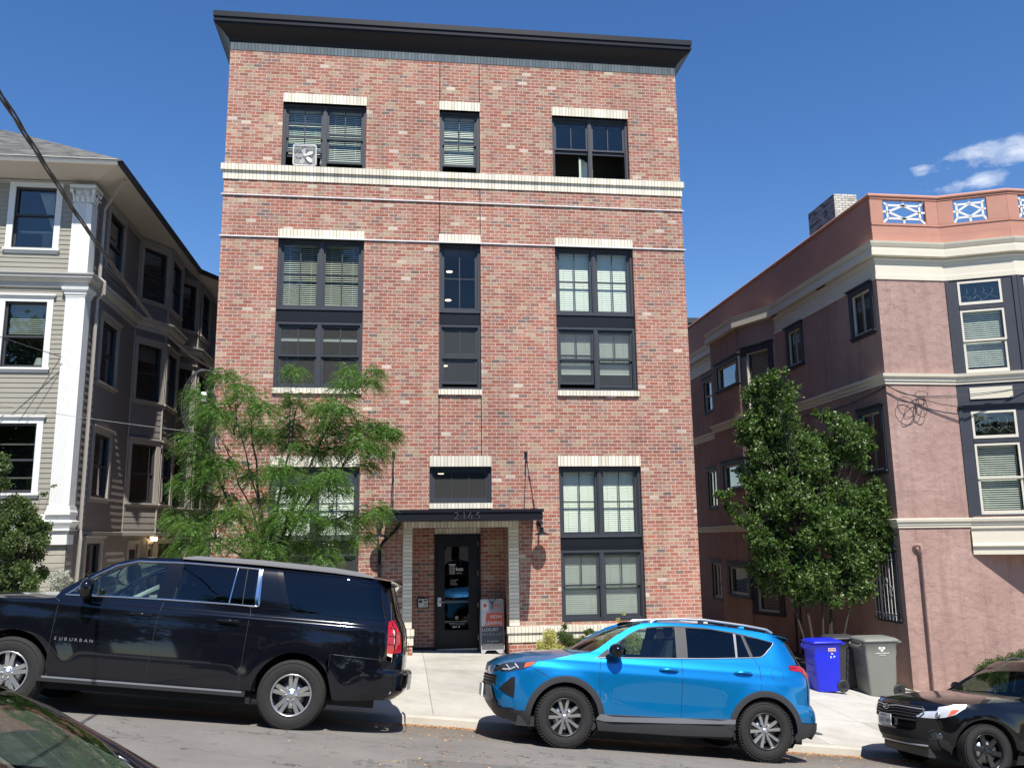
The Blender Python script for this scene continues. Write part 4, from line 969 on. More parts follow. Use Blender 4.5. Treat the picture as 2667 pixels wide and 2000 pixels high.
# ---------------- blue compact SUV
def blue_car():
    W = 1.845
    root = thing('parked_car', 'bright blue compact SUV with silver roof rails parked at the kerb before the entrance', 'car', mw=car_frame((2.066, 11.22, -2.583), .103, 5.5, W))
    nose = ([0.15, 0.30, 0.42, 0.55, 0.68, 0.80, 0.90, 0.97, 1.05, 1.6], [-0.66, -0.80, -0.90, -0.945, -0.955, -0.945, -0.925, -0.86, -0.80, -0.80])
    tail = ([0.2, 0.30, 0.42, 0.55, 0.66, 0.72, 0.9, 1.05, 1.15, 1.20, 1.35, 1.46, 1.60, 1.7], [3.38, 3.50, 3.56, 3.56, 3.52, 3.47, 3.47, 3.46, 3.42, 3.36, 3.27, 3.20, 3.05, 2.98])
    ins = ([0.15, 0.30, 0.42, 0.55, 0.70, 0.85, 0.95, 1.00, 1.06, 1.12, 1.20, 1.45, 1.60, 1.66], [0.09, 0.045, 0.022, 0.010, 0.004, 0.0, 0.006, 0.022, 0.036, 0.065, 0.095, 0.205, 0.285, 0.335])
    AF, AR = (0.0, 0.352), (2.66, 0.352)
    def extra(x, z):
        v = 0.0
        for c in (AF, AR):
            d = math.hypot(x-c[0], z-c[1])
            if z > .2: v += 0.020*math.exp(-((d-0.47)/0.10)**2)
        if z < .95 and 0.5 < x < 2.2: v -= 0.022*math.sin(math.pi*(x-.5)/1.7)*max(0, 1-abs(z-.62)/.30)
        return v
    B = Body(root, W, nose, tail, 0.15, 2.75, 3.2, 3.4, ins, extra); B.q = .62
    pb = 'paint_blue'
    ra, ri = 0.505, 0.435
    archF = arc_pts(AF, ra, 2, 178, 24); archR = arc_pts(AR, ra, 2, 178, 24)
    sF = [(B.seam(z, False), z) for z in (0.395, .45, .55, .68, .80, .86)]
    hood_e = [(-0.50, 0.985), (-0.36, 1.012), (-0.1, 1.075), (0.12, 1.135), (0.30, 1.168)]
    # fender (front wing)
    fender = sF+[(-0.80, .905), (-.70, .925), (-0.55, .955)]+hood_e+[(0.362, 1.09), (0.433, 1.117), (0.421, 0.904), (0.432, 0.693), (0.455, 0.50), (0.485, 0.44)]+[p for p in archF if p[1] > .395]+[(-0.50, .395)]
    B.side('fender', fender, pb)
    fd = [(0.433, 1.117), (0.60, 1.122), (1.0, 1.15), (1.531, 1.182), (1.524, .8), (1.518, 0.447), (0.472, 0.428), (0.450, .5), (0.432, 0.693), (0.421, 0.904)]
    doorF = B.side('front_door', fd, pb)
    rd = [(1.531, 1.182), (2.0, 1.215), (2.53, 1.262), (2.60, 1.16), (2.597, 0.984), (2.585, 0.85)]+[p for p in archR if p[0] < 2.58 and p[1] > .49]+[(2.19, .482), (1.518, .447), (1.524, .8)]
    doorR = B.side('rear_door', rd, pb)
    # roof edge band from the A pillar to the tail, and the quarter panel
    ro = [(0.30, 1.168), (0.414, 1.228), (0.641, 1.393), (0.87, 1.529), (1.02, 1.585), (1.2, 1.615), (1.5, 1.635), (2.0, 1.640), (2.4, 1.625), (2.7, 1.600), (2.90, 1.575), (3.0, 1.545)]
    dlo_t = [(0.362, 1.09), (0.506, 1.208), (0.668, 1.321), (0.833, 1.437), (0.981, 1.515), (1.144, 1.557), (1.404, 1.590), (1.60, 1.600), (1.908, 1.602), (2.311, 1.572), (2.552, 1.538), (2.76, 1.5), (2.855, 1.478)]
    B.side('roof_side', ro+dlo_t[::-1], pb)
    sR = [(B.seam(z, True), z) for z in (0.49, .60, .66, .72, .9, 1.05, 1.13)]
    tl = [(3.018, 1.196), (3.189, 1.206), (3.29, 1.19), (3.34, 1.13)]
    qp = [(2.53, 1.262), (2.64, 1.276), (2.70, 1.31), (2.831, 1.438), (2.855, 1.478), (3.0, 1.545), (3.045, 1.47), (3.12, 1.33), (3.175, 1.215), (3.018, 1.196), (3.025, 1.137), (3.10, 1.133), (3.204, 1.122), (3.267, 1.074), (B.seam(1.0, True), 1.0)]+[(x, z) for x, z in sR[::-1] if z < 1.0]+[p for p in archR if p[1] > .49]+[]
    k = [p for p in archR if p[1] > .49 and p[0] > 2.585]
    qp = qp[:qp.index((B.seam(.9, True), .9))+1]+[(x, z) for x, z in sR[::-1] if z < .9]+k+[(2.585, .85), (2.597, .984), (2.60, 1.16)]
    B.side('quarter_panel', qp, pb)
    B.line('window_trim', [(0.362, 1.092), (0.433, 1.112), (1.0, 1.147), (1.537, 1.180), (2.0, 1.213), (2.53, 1.262), (2.64, 1.276), (2.694, 1.31), (2.831, 1.438), (2.852, 1.474)], 0.0065, 'satin_silver', 0.003)
    # dark pillars inside the window opening
    g1_ = [(0.585, 1.125), (0.60, 1.235), (0.749, 1.360), (0.914, 1.468), (1.029, 1.520), (1.24, 1.556), (1.480, 1.578), (1.462, 1.168)]
    g2_ = [(1.635, 1.578), (1.986, 1.585), (2.300, 1.555), (2.283, 1.238), (1.618, 1.192)]
    g3_ = [(2.335, 1.548), (2.405, 1.538), (2.484, 1.262), (2.312, 1.244)]
    g4_ = [(2.446, 1.538), (2.632, 1.513), (2.838, 1.474), (2.80, 1.428), (2.685, 1.312), (2.634, 1.286), (2.53, 1.276)]
    Fdlo = dlo_t
    B.side('pillar', [(0.366, 1.098), (0.585, 1.112), (0.585, 1.125), (0.60, 1.235), (0.749, 1.360), (0.668, 1.318), (0.506, 1.205)], 'black_plastic', 0.001)
    B.side('window_seal', [(0.668, 1.318), (0.749, 1.360), (0.914, 1.468), (1.029, 1.520), (1.24, 1.556), (1.480, 1.578), (1.635, 1.578), (1.60, 1.598), (1.404, 1.588), (1.144, 1.555), (0.981, 1.513), (0.833, 1.435)], 'black_plastic', 0.001)
    B.side('pillar', [(1.462, 1.168), (1.618, 1.192), (1.635, 1.578), (1.60, 1.598), (1.480, 1.578)], 'cladding', 0.001)
    B.side('window_seal', [(1.60, 1.599), (1.635, 1.578), (1.986, 1.585), (2.300, 1.555), (2.335, 1.548), (2.405, 1.538), (2.446, 1.538), (2.632, 1.513), (2.838, 1.474), (2.853, 1.476), (2.76, 1.498), (2.552, 1.536), (2.311, 1.570), (1.908, 1.600)], 'black_plastic', 0.001)
    B.side('pillar', [(2.283, 1.238), (2.312, 1.244), (2.335, 1.548), (2.300, 1.555)], 'sill_silver', 0.002)
    B.side('pillar', [(2.484, 1.262), (2.53, 1.276), (2.446, 1.538), (2.405, 1.538)], 'cladding', 0.002)
    B.side('window', g1_, 'car_glass', -0.006); B.side('window', g2_, 'privacy_glass', -0.004); B.side('window', g3_, 'privacy_glass', -0.004); B.side('window', g4_, 'privacy_glass', -0.003)
    # cladding
    for c, arc in ((AF, archF), (AR, archR)):
        inner = arc_pts(c, ri, 2, 178, 24)
        B.side('arch_cladding', arc_pts(c, ra+.004, -2 if c is AR else 4, 184 if c is AF else 178, 26)+arc_pts(c, ri, -2 if c is AR else 4, 184 if c is AF else 178, 26)[::-1], 'cladding', 0.010, lip=0.02)
        liner(B, c, ri+.004, root)
    B.side('sill', [(0.45, 0.432), (1.518, .45), (2.24, .482), (2.235, .425), (1.518, .385), (0.50, .350), (0.40, .37)], 'sill_silver', 0.012, lip=0.015)
    B.side('sill', [(0.40, .372), (0.50, .352), (1.518, .387), (2.235, .427), (2.21, .262), (1.5, .235), (0.44, .232)], 'cladding', 0.006)
    gp = 'gap_dark'
    for P_ in ([(0.433, 1.115), (0.421, 0.904), (0.432, 0.693), (0.452, .50), (0.475, .43), (.49, .36)], [(1.531, 1.180), (1.524, .8), (1.518, .29)], [(2.53, 1.262), (2.60, 1.16), (2.597, .984), (2.585, .85)], [(-0.47, .935), (-0.30, .86), (-.22, .82)]):
        B.line('panel_gap', P_, 0.0035, gp, -0.001)
    B.line('panel_gap', arc_pts((2.835, 1.068), 0.082, 0, 360, 20)[:-1], 0.0022, gp, -0.0005, closed=True, sides=(-1,))
    # hood, windscreen, roof
    zc_h = lambda x: interp(x, [-0.90, -0.86, -0.81, -0.705, -0.47, -0.075, 0.19, .32], [0.925, 0.955, 0.99, 1.035, 1.100, 1.155, 1.182, 1.19])
    ze_h = lambda x: interp(x, [-0.90, -0.80, -0.6, -0.5, -0.36, -0.1, 0.12, 0.30], [0.885, 0.925, 0.962, 0.985, 1.012, 1.075, 1.135, 1.168])
    hx = [-0.79, -0.77, -.7, -.6, -0.5, -.4, -.3, -.2, -.1, 0, .1, .2, .30]
    rows = []
    for x in hx:
        r_ = top_rows(B, [x], ze_h, zc_h, 3.0)[0]; rows.append([(px+0.12*(abs(py)/.8)**2*0+(0.0), py, pz) for px, py, pz in r_])
    front = [(B.xend(y, .90, False)+.004, y, lerp(.905, .90, 0)) for (_, y, _z) in rows[0]]
    rows = [[(min(f[0], r0[0]), r0[1], f[2]+.012) for f, r0 in zip(front, rows[0])]]+rows
    B.loft('bonnet', rows, pb)
    def ws_row(f, n=24):
        xb = lambda t: 0.20+0.20*t*t; zb = lambda t: 1.185-.0*t; yb = 0.735
        xt = lambda t: 1.07+0.02*t*t; zt = lambda t: 1.608-.03*t*t; yt = 0.60
        return [(lerp(xb(t), xt(t), f)-0.0, t*lerp(yb, yt, f), lerp(zb(t), zt(t), f)+0.035*math.sin(math.pi*f)) for t in [-1+2*k/n for k in range(n+1)]]
    B.loft('windscreen', [ws_row(f/8) for f in range(9)], 'windshield')
    B.loft('cowl', [[(0.14, t*.78, 1.172-.05*t*t) for t in [-1+k/6 for k in range(13)]], [(0.24+.18*t*t, t*.765, 1.19) for t in [-1+k/6 for k in range(13)]]], 'black_plastic')
    for sd in (-1, 1):   # A pillar skin between windscreen and side
        rows = []
        for (x, z), f in zip([(0.30, 1.168), (0.414, 1.228), (0.641, 1.393), (0.87, 1.529), (1.02, 1.585)], (0, .06, .36, .66, .95)):
            w_ = ws_row(f); q = w_[0] if sd < 0 else w_[-1]; p_ = B.sp(x, z, sd)[0]
            rows.append([tuple(p_), tuple(p_.lerp(Vector(q), .5)+Vector((0, 0, .010))), q])
        B.loft('pillar', rows, pb)
    zroof = lambda x: interp(x, [1.0, 1.2, 1.5, 2.0, 2.4, 2.8, 3.0], [1.612, 1.645, 1.668, 1.670, 1.655, 1.625, 1.60])
    ze_r = lambda x: interp(x, [p[0] for p in ro], [p[1] for p in ro])
    B.loft('roof', top_rows(B, [1.02+.1*i for i in range(20)]+[3.0], ze_r, zroof, 4.0), pb)
    # spoiler
    m = MB(); n = 16; rows = []
    for (x, dz, k_) in ((2.93, 0.0, 1.0), (3.05, -.006, 1.0), (3.15, -.02, .98), (3.178, -.034, .97), (3.165, -.047, .96), (3.05, -.075, .94), (3.0, -.12, .94)):
        rows.append([(x-.07*t*t, t*.66*k_, 1.605+dz-.045*t**4) for t in [-1+2*k/n for k in range(n+1)]])
    B.loft('spoiler', rows, pb)
    # rear screen and tail
    B.end('rear_screen', [(-.60, 1.22), (.60, 1.22), (.55, 1.50), (-.55, 1.50)], 'privacy_glass', True, 0.002)
    B.end('tailgate', [(-B.seamy(1.13, True), 1.13), (-B.seamy(.72, True), .72), (B.seamy(.72, True), .72), (B.seamy(1.13, True), 1.13), (.70, 1.21), (.60, 1.21), (-.60, 1.21), (-.70, 1.21)], pb, True)
    for s_ in (-1, 1): B.end('pillar', [(s_*.60, 1.21), (s_*.70, 1.21), (s_*.60, 1.52), (s_*.55, 1.50)], 'black_plastic', True, 0.001)
    B.end('bumper', [(-B.seamy(.49, True), .49), (B.seamy(.49, True), .49), (B.seamy(.6, True), .6), (B.seamy(.72, True), .72), (-B.seamy(.72, True), .72), (-B.seamy(.6, True), .6)], pb, True)
    lo = [(3.155, .485), (B.seam(.485, True), .485), (B.seam(.40, True), .40), (B.seam(.33, True), .33), (3.16, .29), (3.10, .25), (3.06, .30)]
    B.side('bumper', lo, 'cladding', 0.012, lip=0.02)
    B.end('bumper', [(-B.seamy(.33, True), .33), (-.6, .28), (.6, .28), (B.seamy(.33, True), .33), (B.seamy(.485, True), .485), (-B.seamy(.485, True), .485)], 'cladding', True, 0.012)
    B.side('tail_lamp', [(3.022, 1.192), (3.189, 1.204), (B.seam(1.19, True), 1.188), (B.seam(1.10, True), 1.10), (B.seam(1.04, True), 1.04), (3.267, 1.074), (3.204, 1.126), (3.027, 1.139)], 'red_lens', 0.006, lip=0.01)
    B.end('tail_lamp', [(B.seamy(1.19, True), 1.188), (.55, 1.17), (.55, 1.11), (B.seamy(1.06, True), 1.05)], 'red_lens', True, 0.006, mirror=True)
    B.line('lamp_rim', [(3.03, 1.168), (3.12, 1.178)], 0.014, 'red_lens', 0.008)
    # front end
    q = lambda z: B.seamy(z, False); sx = lambda z: B.seam(z, False)
    B.end('bumper', [(-q(.88), .88), (-q(.80), .80), (-q(.795), .795), (q(.795), .795), (q(.88), .88), (.42, .915), (-.42, .915)], pb)
    B.end('grille', [(-q(.79), .79), (-q(.69), .69), (q(.69), .69), (q(.79), .79)], 'gap_dark', False, -0.006)
    B.end('bumper', [(-q(.69), .69), (-q(.60), .60), (-q(.50), .50), (q(.50), .50), (q(.60), .60), (q(.69), .69)], 'black_plastic', False, .0)
    B.end('bumper', [(-.50, .66), (.50, .66), (.55, .52), (.45, .47), (-.45, .47), (-.55, .52)], 'sill_silver', False, 0.016)
    B.end('bumper', [(-q(.50), .50), (-q(.4), .40), (-q(.28), .27), (q(.28), .27), (q(.4), .40), (q(.50), .50)], 'cladding', False, 0.006)
    for z in (.72, .755): B.end('grille_bar', [(-.52, z), (.52, z), (.52, z+.012), (-.52, z+.012)], 'rim_dark', False, .004)
    B.side('bumper', [(sx(.69), .69), (sx(.60), .60), (sx(.50), .50), (-.80, .43), (-.70, .43), (-.845, .52), (-.90, .686)], 'black_plastic', .004)
    B.side('fog_lamp_recess', [(-.695, .792), (-.785, .70), (-.839, .625), (-.655, .535), (-.650, .66), (-.658, .795)], 'gap_dark', 0.004)
    B.side('bumper', [(-.90, .686), (-.839, .621), (-.667, .528), (-.633, .433), (-.763, .418), (-.845, .516)], pb, 0.016, lip=.014)
    B.side('bumper', [(sx(.42), .42), (-.765, .415), (-.60, .40), (-.435, .40), (-.44, .25), (-.60, .25), (-.72, .285), (sx(.33), .33)], 'cladding', 0.010, lip=0.02)
    B.side('headlight', [(sx(.90), .90), (-.81, .935), (-.72, .962), (-0.50, .985), (-0.40, 1.003), (-0.48, .940), (-0.57, .900), (-.75, .848), (sx(.855), .855)], 'lamp_bowl_dark', 0.006, lip=.01)
    B.side('indicator', [(-.53, .975), (-0.41, .999), (-0.475, .945), (-0.555, .917)], 'orange_lens', 0.009)
    B.end('headlight', [(q(.90), .90), (.46, .875), (.46, .835), (q(.855), .855)], 'lamp_bowl_dark', False, 0.006, mirror=True)
    B.line('light_strip', [(-.80, .875), (-.72, .880), (-.66, .915)], 0.010, 'lamp_bowl', 0.008); B.line('light_strip', [(-.76, .930), (-.72, .885)], 0.008, 'lamp_bowl', 0.010); B.line('light_strip', [(-.66, .95), (-.62, .905)], 0.010, 'lamp_bowl', 0.010)
    B.end('badge', [(.07*math.cos(a*math.pi/12), .855+.045*math.sin(a*math.pi/12)) for a in range(24)], 'chrome', False, 0.010)
    m = MB().box((-1.005, -.155, .50), (-.985, .155, .66)); build('number_plate', m, 'white_plastic', root); build('plate_bracket', MB().box((-.985, -.16, .52), (-.93, .16, .64)), 'black_plastic', root)
    # mirrors
    for sd in (-1, 1):
        m = MB(); c = Vector((0.61, sd*1.0, 1.215)); m.ball(c, .13, 16, sc=(.82, .95, .72))
        m.tube([(0.53, sd*.86, 1.13), (.57, sd*.93, 1.15), (.60, sd*.97, 1.17)], [.035, .045, .05], 10)
        mi = build('mirror', m, 'paint_black_b', root); build('mirror_glass', MB().face([(.705, sd*(1.0-.09), 1.16), (.705, sd*(1.0+.09), 1.16), (.705, sd*(1.0+.09), 1.27), (.705, sd*(1.0-.09), 1.27)]), 'chrome', mi)
    for (x, z, d) in ((1.34, 1.018, doorF), (2.355, 1.050, doorR)):
        for sd in (-1, 1):
            p_ = [B.sp(x+dx, z+dz, sd, o_)[0] for dx, dz, o_ in ((-.125, .0, .004), (-.09, .004, .028), (0, .008, .040), (.09, .006, .030), (.125, .0, .004))]
            build('handle', MB().tube(p_, [.012, .017, .019, .017, .012], 10), pb, d if sd < 0 else root)
            build('handle_recess', MB().add([B.sp(x+.06*math.cos(a)*1.3, z-.012+.034*math.sin(a), sd, .0015)[0] for a in [2*math.pi*k/16 for k in range(16)]], [tuple(range(16))]), 'paint_blue', root)
    for sd in (-1, 1):   # roof rails
        P_ = [(1.17, 1.615), (1.24, 1.655), (1.578, 1.690), (1.93, 1.706), (2.50, 1.676), (2.82, 1.645), (2.90, 1.605)]
        path = []
        for (a, b) in zip(P_[:-1], P_[1:]):
            for k in range(4): x, z = lerp(a[0], b[0], k/4), lerp(a[1], b[1], k/4); path.append((x, sd*(.565), z))
        path.append((P_[-1][0], sd*.565, P_[-1][1])); build('roof_rail', MB().tube(path, .017, 10), 'satin_silver', root)
        build('rail_foot', MB().box((1.19, sd*.55-.02, 1.58), (1.27, sd*.55+.02, 1.64)).box((2.80, sd*.55-.02, 1.57), (2.87, sd*.55+.02, 1.63)).box((1.85, sd*.55-.02, 1.62), (1.92, sd*.55+.02, 1.69)), 'black_plastic', root)
    build('antenna', MB().prism([(2.60, -.02, 1.645), (2.72, -.03, 1.64), (2.72, -.01, 1.70)], (0, .04, 0)), pb, root)
    # interior
    build('floor_pan', MB().box((-.60, -.80, .22), (3.2, .80, .34)).box((.35, -.82, .34), (3.2, .82, .62)).box((0.35, -.74, .62), (.62, .74, 1.10)).box((2.7, -.7, .6), (3.15, .7, 1.1)), 'black_plastic', root)
    for y in (-.37, .37): seat(root, 1.12, y, .78)
    for y in (-.37, .37): seat(root, 1.95, y, .80)
    m = MB().tube([(.80+.05*math.cos(a*math.pi/10), -.37+.18*math.sin(a*math.pi/10), 1.08+.17*math.cos(a*math.pi/10)) for a in range(20)], .014, 8, closed=True); build('steering_wheel', m, 'black_plastic', root)
    for x in (0, 2.66):
        for sd in (-1, 1): wheel(root, x, sd*(W/2-.125), .362, sd, .370, .235, .228, 'vee', tread=.010)
    build('exhaust', MB().tube([(2.9, .45, .28), (3.4, .5, .27)], .03, 10), 'rim_dark', root)
    return root
blue_car()

# ---------------- long black SUV
def black_suv():
    W = 2.045; pb = 'paint_black'
    root = thing('parked_car', 'long black SUV with chrome window surround parked before the grey house and feathery tree', 'car', mw=car_frame((-4.612, 11.145, -1.871), .111, 5.5, W))
    nose = ([0.25, 0.4, 0.6, 0.9, 1.1, 1.2, 1.3, 1.9], [-0.86, -0.97, -1.02, -1.01, -0.98, -0.94, -0.86, -0.86])
    tail = ([0.3, 0.43, 0.50, 0.56, 0.74, 0.78, 0.97, 1.22, 1.36, 1.40, 1.63, 1.80, 1.95], [4.45, 4.56, 4.66, 4.70, 4.70, 4.66, 4.66, 4.63, 4.58, 4.55, 4.46, 4.40, 4.34])
    ins = ([0.25, 0.40, 0.60, 0.85, 1.05, 1.17, 1.24, 1.30, 1.36, 1.42, 1.60, 1.80, 1.88, 1.93], [0.07, 0.02, 0.006, 0.0, 0.006, 0.018, 0.022, 0.060, 0.075, 0.085, 0.135, 0.205, 0.245, 0.315])
    AF, AR = (0.0, 0.405), (3.302, 0.405)
    def extra(x, z):
        v = 0.0
        for c in (AF, AR):
            d = math.hypot(x-c[0], (z-c[1])*0.94); v += 0.010*math.exp(-((d-0.56)/0.13)**2)
        return v
    B = Body(root, W, nose, tail, 0.1, 3.6, 3.4, 4.4, ins, extra)
    ra = 0.485
    archF = arc_pts(AF, ra, -5, 185, 26, 0.50); archR = arc_pts(AR, ra, -5, 185, 26, 0.50)
    he = [(-0.80, 1.205), (-0.4, 1.235), (0.0, 1.262), (0.20, 1.275), (0.345, 1.300)]
    sF = [(B.seam(z, False), z) for z in (.36, .5, .7, .9, 1.1, 1.19)]
    B.side('fender', sF+he+[(0.41, 1.271), (0.42, .9), (0.43, .586), (.47, .42)]+[p for p in archF if p[1] > .42]+[(-.5, .40)], pb)
    B.side('front_door', [(0.459, 1.340), (1.0, 1.365), (1.612, 1.386), (1.582, 1.13), (1.582, .42), (.47, .42), (0.43, .586), (0.42, .9), (0.41, 1.271), (.345, 1.300)], pb)
    B.side('rear_door', [(1.612, 1.386), (2.396, 1.398), (2.655, 1.392), (2.663, 1.29), (2.663, .42), (1.582, .42), (1.582, 1.13)], pb)
    ro = [(0.345, 1.300), (0.40, 1.40), (0.587, 1.545), (0.862, 1.735), (1.006, 1.815), (1.193, 1.868), (1.626, 1.905), (2.668, 1.920), (3.55, 1.910), (4.091, 1.888), (4.34, 1.868)]
    dlt = [(0.459, 1.340), (0.56, 1.437), (0.738, 1.607), (0.946, 1.748), (1.177, 1.826), (1.645, 1.853), (1.819, 1.860), (2.386, 1.868), (2.69, 1.866)]
    B.side('roof_side', ro+[(4.34, 1.80), (4.186, 1.864), (2.926, 1.870), (2.69, 1.868)]+dlt[::-1][1:]+[(.41, 1.32)], pb)
    sR = [(B.seam(z, True), z) for z in (1.80, 1.63, 1.40, 1.2, 0.97, .88)]
    B.side('quarter_panel', [(2.69, 1.866), (2.926, 1.868), (3.118, 1.394), (3.2, 1.386), (4.332, 1.350), (4.186, 1.862), (4.34, 1.80)]+[s_ for s_ in sR if s_[1] > 1.38]+[(4.477, 1.38), (4.365, 1.362), (4.386, .985), (4.40, .90), (3.70, .92), (3.66, .80)]+[(x, z) for x, z in archR if z > .42]+[(2.663, .42), (2.663, 1.29), (2.655, 1.392), (2.74, 1.395)], pb)
    rb = [(B.seam(z, True), z) for z in (.88, .80, .74, .56, .50, .43)]
    B.side('bumper', [(3.70, .915), (4.40, .898)]+rb+[(3.85, .385), (3.79, .40)]+[(x, z) for x, z in archR if x > 3.70 and z > .42], pb, 0.0)
    # glass
    B.side('window', [(.62, 1.36), (.66, 1.50), (.879, 1.682), (1.184, 1.797), (1.558, 1.825), (1.51, 1.393)], 'car_glass', -.006)
    B.side('window', [(.475, 1.352), (.60, 1.357), (.64, 1.485)], 'car_glass', -.004)
    B.side('pillar', [(.60, 1.357), (.625, 1.36), (.668, 1.505), (.64, 1.485)], 'gap_dark', .001)
    B.side('window', [(1.737, 1.842), (2.389, 1.852), (2.373, 1.412), (1.715, 1.402)], 'privacy_glass', -.003)
    B.side('pillar', [(1.51, 1.393), (1.715, 1.402), (1.737, 1.842), (1.70, 1.850), (1.558, 1.847), (1.558, 1.825)], 'paint_black_b', .002)
    B.side('window_seal', [(.56, 1.437), (.66, 1.50), (.879, 1.682), (1.184, 1.797), (1.558, 1.825), (1.558, 1.848), (1.177, 1.822), (.946, 1.744), (.738, 1.604)], 'gap_dark', .001)
    B.side('window', [(2.408, 1.850), (2.66, 1.850), (2.69, 1.418), (2.393, 1.412)], 'privacy_glass', -.003)
    B.side('window_seal', [(1.70, 1.848), (2.69, 1.860), (2.69, 1.85), (1.737, 1.842)], 'gap_dark', .001)
    B.line('window_divider', [(2.398, 1.855), (2.382, 1.410)], .009, 'chrome', .003); B.line('window_divider', [(2.52, 1.85), (2.545, 1.415)], .006, 'black_plastic', .003)
    B.side('window', [(2.955, 1.862), (4.180, 1.855), (4.318, 1.356), (3.2, 1.388), (3.135, 1.400)], 'privacy_glass', .003)
    B.side('pillar', [(2.885, 1.868), (2.955, 1.864), (3.14, 1.395), (3.07, 1.398)], 'paint_black_b', .004)
    ch = [(0.459, 1.346), (1.0, 1.371), (1.612, 1.392), (2.396, 1.404), (2.70, 1.402), (2.745, 1.41), (2.725, 1.62), (2.70, 1.84), (2.68, 1.862), (2.386, 1.864), (1.819, 1.857), (1.645, 1.850), (1.177, 1.822), (0.946, 1.745), (0.738, 1.604), (0.56, 1.434)]
    B.line('window_trim', ch, .0125, 'chrome', .004, closed=True, n=8)
    B.side('window_trim', [(2.69, 1.405), (2.752, 1.402), (2.71, 1.866), (2.66, 1.866)], 'chrome', .008, lip=.01)
    for P_ in ([(.345, 1.30), (0.41, 1.271), (0.42, .9), (0.43, .586), (.46, .43)], [(1.612, 1.386), (1.582, 1.13), (1.582, .42)], [(2.655, 1.392), (2.663, 1.29), (2.663, .42)], [(3.70, .76), (3.70, .918), (4.40, .898)], [(4.345, 1.80), (4.40, 1.38), (4.386, .985)]):
        B.line('panel_gap', P_, .0035, 'rim_dark', -.0012)
    B.line('belt_crease', [(2.70, 1.300), (3.4, 1.310), (4.33, 1.300)], .005, pb, .0)
    # top
    zc = lambda x: interp(x, [-.90, -.86, -.7, -.3, 0.35, .5], [1.20, 1.235, 1.290, 1.345, 1.395, 1.40]); ze = lambda x: interp(x, [-.9, -.80, -.4, 0, .2, .345, .4], [1.19, 1.205, 1.235, 1.262, 1.275, 1.30, 1.31])
    B.loft('bonnet', top_rows(B, [-.85, -.83, -.78, -.7, -.6, -.4, -.2, 0, .2, .345], ze, zc, 4.0), pb)
    def ws_row(f, n=20): return [(lerp(.33+.10*t*t, 1.17+.04*t*t, f), t*lerp(.88, .70, f), lerp(1.385, 1.895-.02*t*t, f)+.03*math.sin(math.pi*f)) for t in [-1+2*k/n for k in range(n+1)]]
    B.loft('windscreen', [ws_row(f/8) for f in range(9)], 'windshield')
    for sd in (-1, 1):
        rows = []
        for (x, z), f in zip(ro[:6], (0, .03, .33, .68, .85, .98)):
            q = ws_row(f)[0 if sd < 0 else -1]; p_ = B.sp(x, z, sd)[0]; rows.append([tuple(p_), tuple(p_.lerp(Vector(q), .5)+Vector((0, 0, .012))), q])
        B.loft('pillar', rows, pb)
    zr = lambda x: interp(x, [1.1, 1.3, 1.626, 2.67, 3.55, 4.1, 4.34], [1.885, 1.92, 1.945, 1.965, 1.955, 1.935, 1.912]); zer = lambda x: interp(x, [p[0] for p in ro], [p[1] for p in ro])
    B.loft('roof', top_rows(B, [1.19+.15*i for i in range(21)]+[4.34], zer, zr, 5.0), pb)
    n = 16; rows = []
    for (x, dz, k_) in ((4.24, .004, 1), (4.40, -.01, 1), (4.49, -.035, .99), (4.505, -.055, .98), (4.48, -.075, .97), (4.40, -.08, .96), (4.34, -.13, .96)): rows.append([(x-.06*t*t, t*.78*k_, 1.925+dz-.05*t**4) for t in [-1+2*k/n for k in range(n+1)]])
    B.loft('spoiler', rows, pb)
    for sd in (-1, 1):
        P_ = [(1.70, .0), (1.85, .032), (2.7, .046), (3.6, .046), (3.95, .034), (4.12, .0)]; m = MB(); rows = []
        for a_, b_ in zip(P_[:-1], P_[1:]):
            for k in range(5 if b_ is P_[-1] else 4):
                x, hh = lerp(a_[0], b_[0], k/4), lerp(a_[1], b_[1], k/4); z0 = zer(x)+.018
                rows.append([(x, sd*.785, z0-.02), (x, sd*.775, z0+hh*.8), (x, sd*.76, z0+hh), (x, sd*.73, z0+hh), (x, sd*.715, z0+hh*.8), (x, sd*.71, z0-.01)])
        B.loft('roof_rail', rows, 'rail_grey')
    # tail
    q = lambda z: B.seamy(z, True)
    B.end('tailgate', [(-q(1.36), 1.36), (-q(.9), .90), (q(.9), .90), (q(1.36), 1.36)], pb, True)
    B.end('rear_screen', [(-.76, 1.36), (.76, 1.36), (.70, 1.83), (-.70, 1.83)], 'privacy_glass', True, .002)
    B.end('pillar', [(.76, 1.36), (q(1.36), 1.36), (q(1.6), 1.6), (q(1.80), 1.80), (.70, 1.83)], pb, True, mirror=True)
    B.end('bumper', [(-q(.43), .43), (q(.43), .43), (q(.6), .6), (q(.78), .78), (q(.90), .90), (-q(.90), .90), (-q(.78), .78), (-q(.6), .6)], pb, True, .004)
    B.end('bumper_step', [(-.70, .56), (.70, .56), (.70, .74), (-.70, .74)], 'satin_silver', True, .05)
    B.side('tail_lamp', [(4.365, 1.362), (4.477, 1.38), (B.seam(1.38, True), 1.38), (B.seam(1.2, True), 1.2), (B.seam(.985, True), .985), (4.386, .985)], 'red_lens', .008, lip=.015)
    B.end('tail_lamp', [(q(1.38), 1.38), (.80, 1.36), (.80, 1.0), (q(.985), .985)], 'red_lens', True, .008, mirror=True)
    for z in (1.09, 1.19, 1.28): B.line('lamp_rim', [(4.39, z), (4.47, z)], .005, 'dark_red_paint', .010)
    B.end('number_plate', [(-.16, .98), (.16, .98), (.16, 1.13), (-.16, 1.13)], 'white_plastic', True, .02)
    # front
    q = lambda z: B.seamy(z, False)
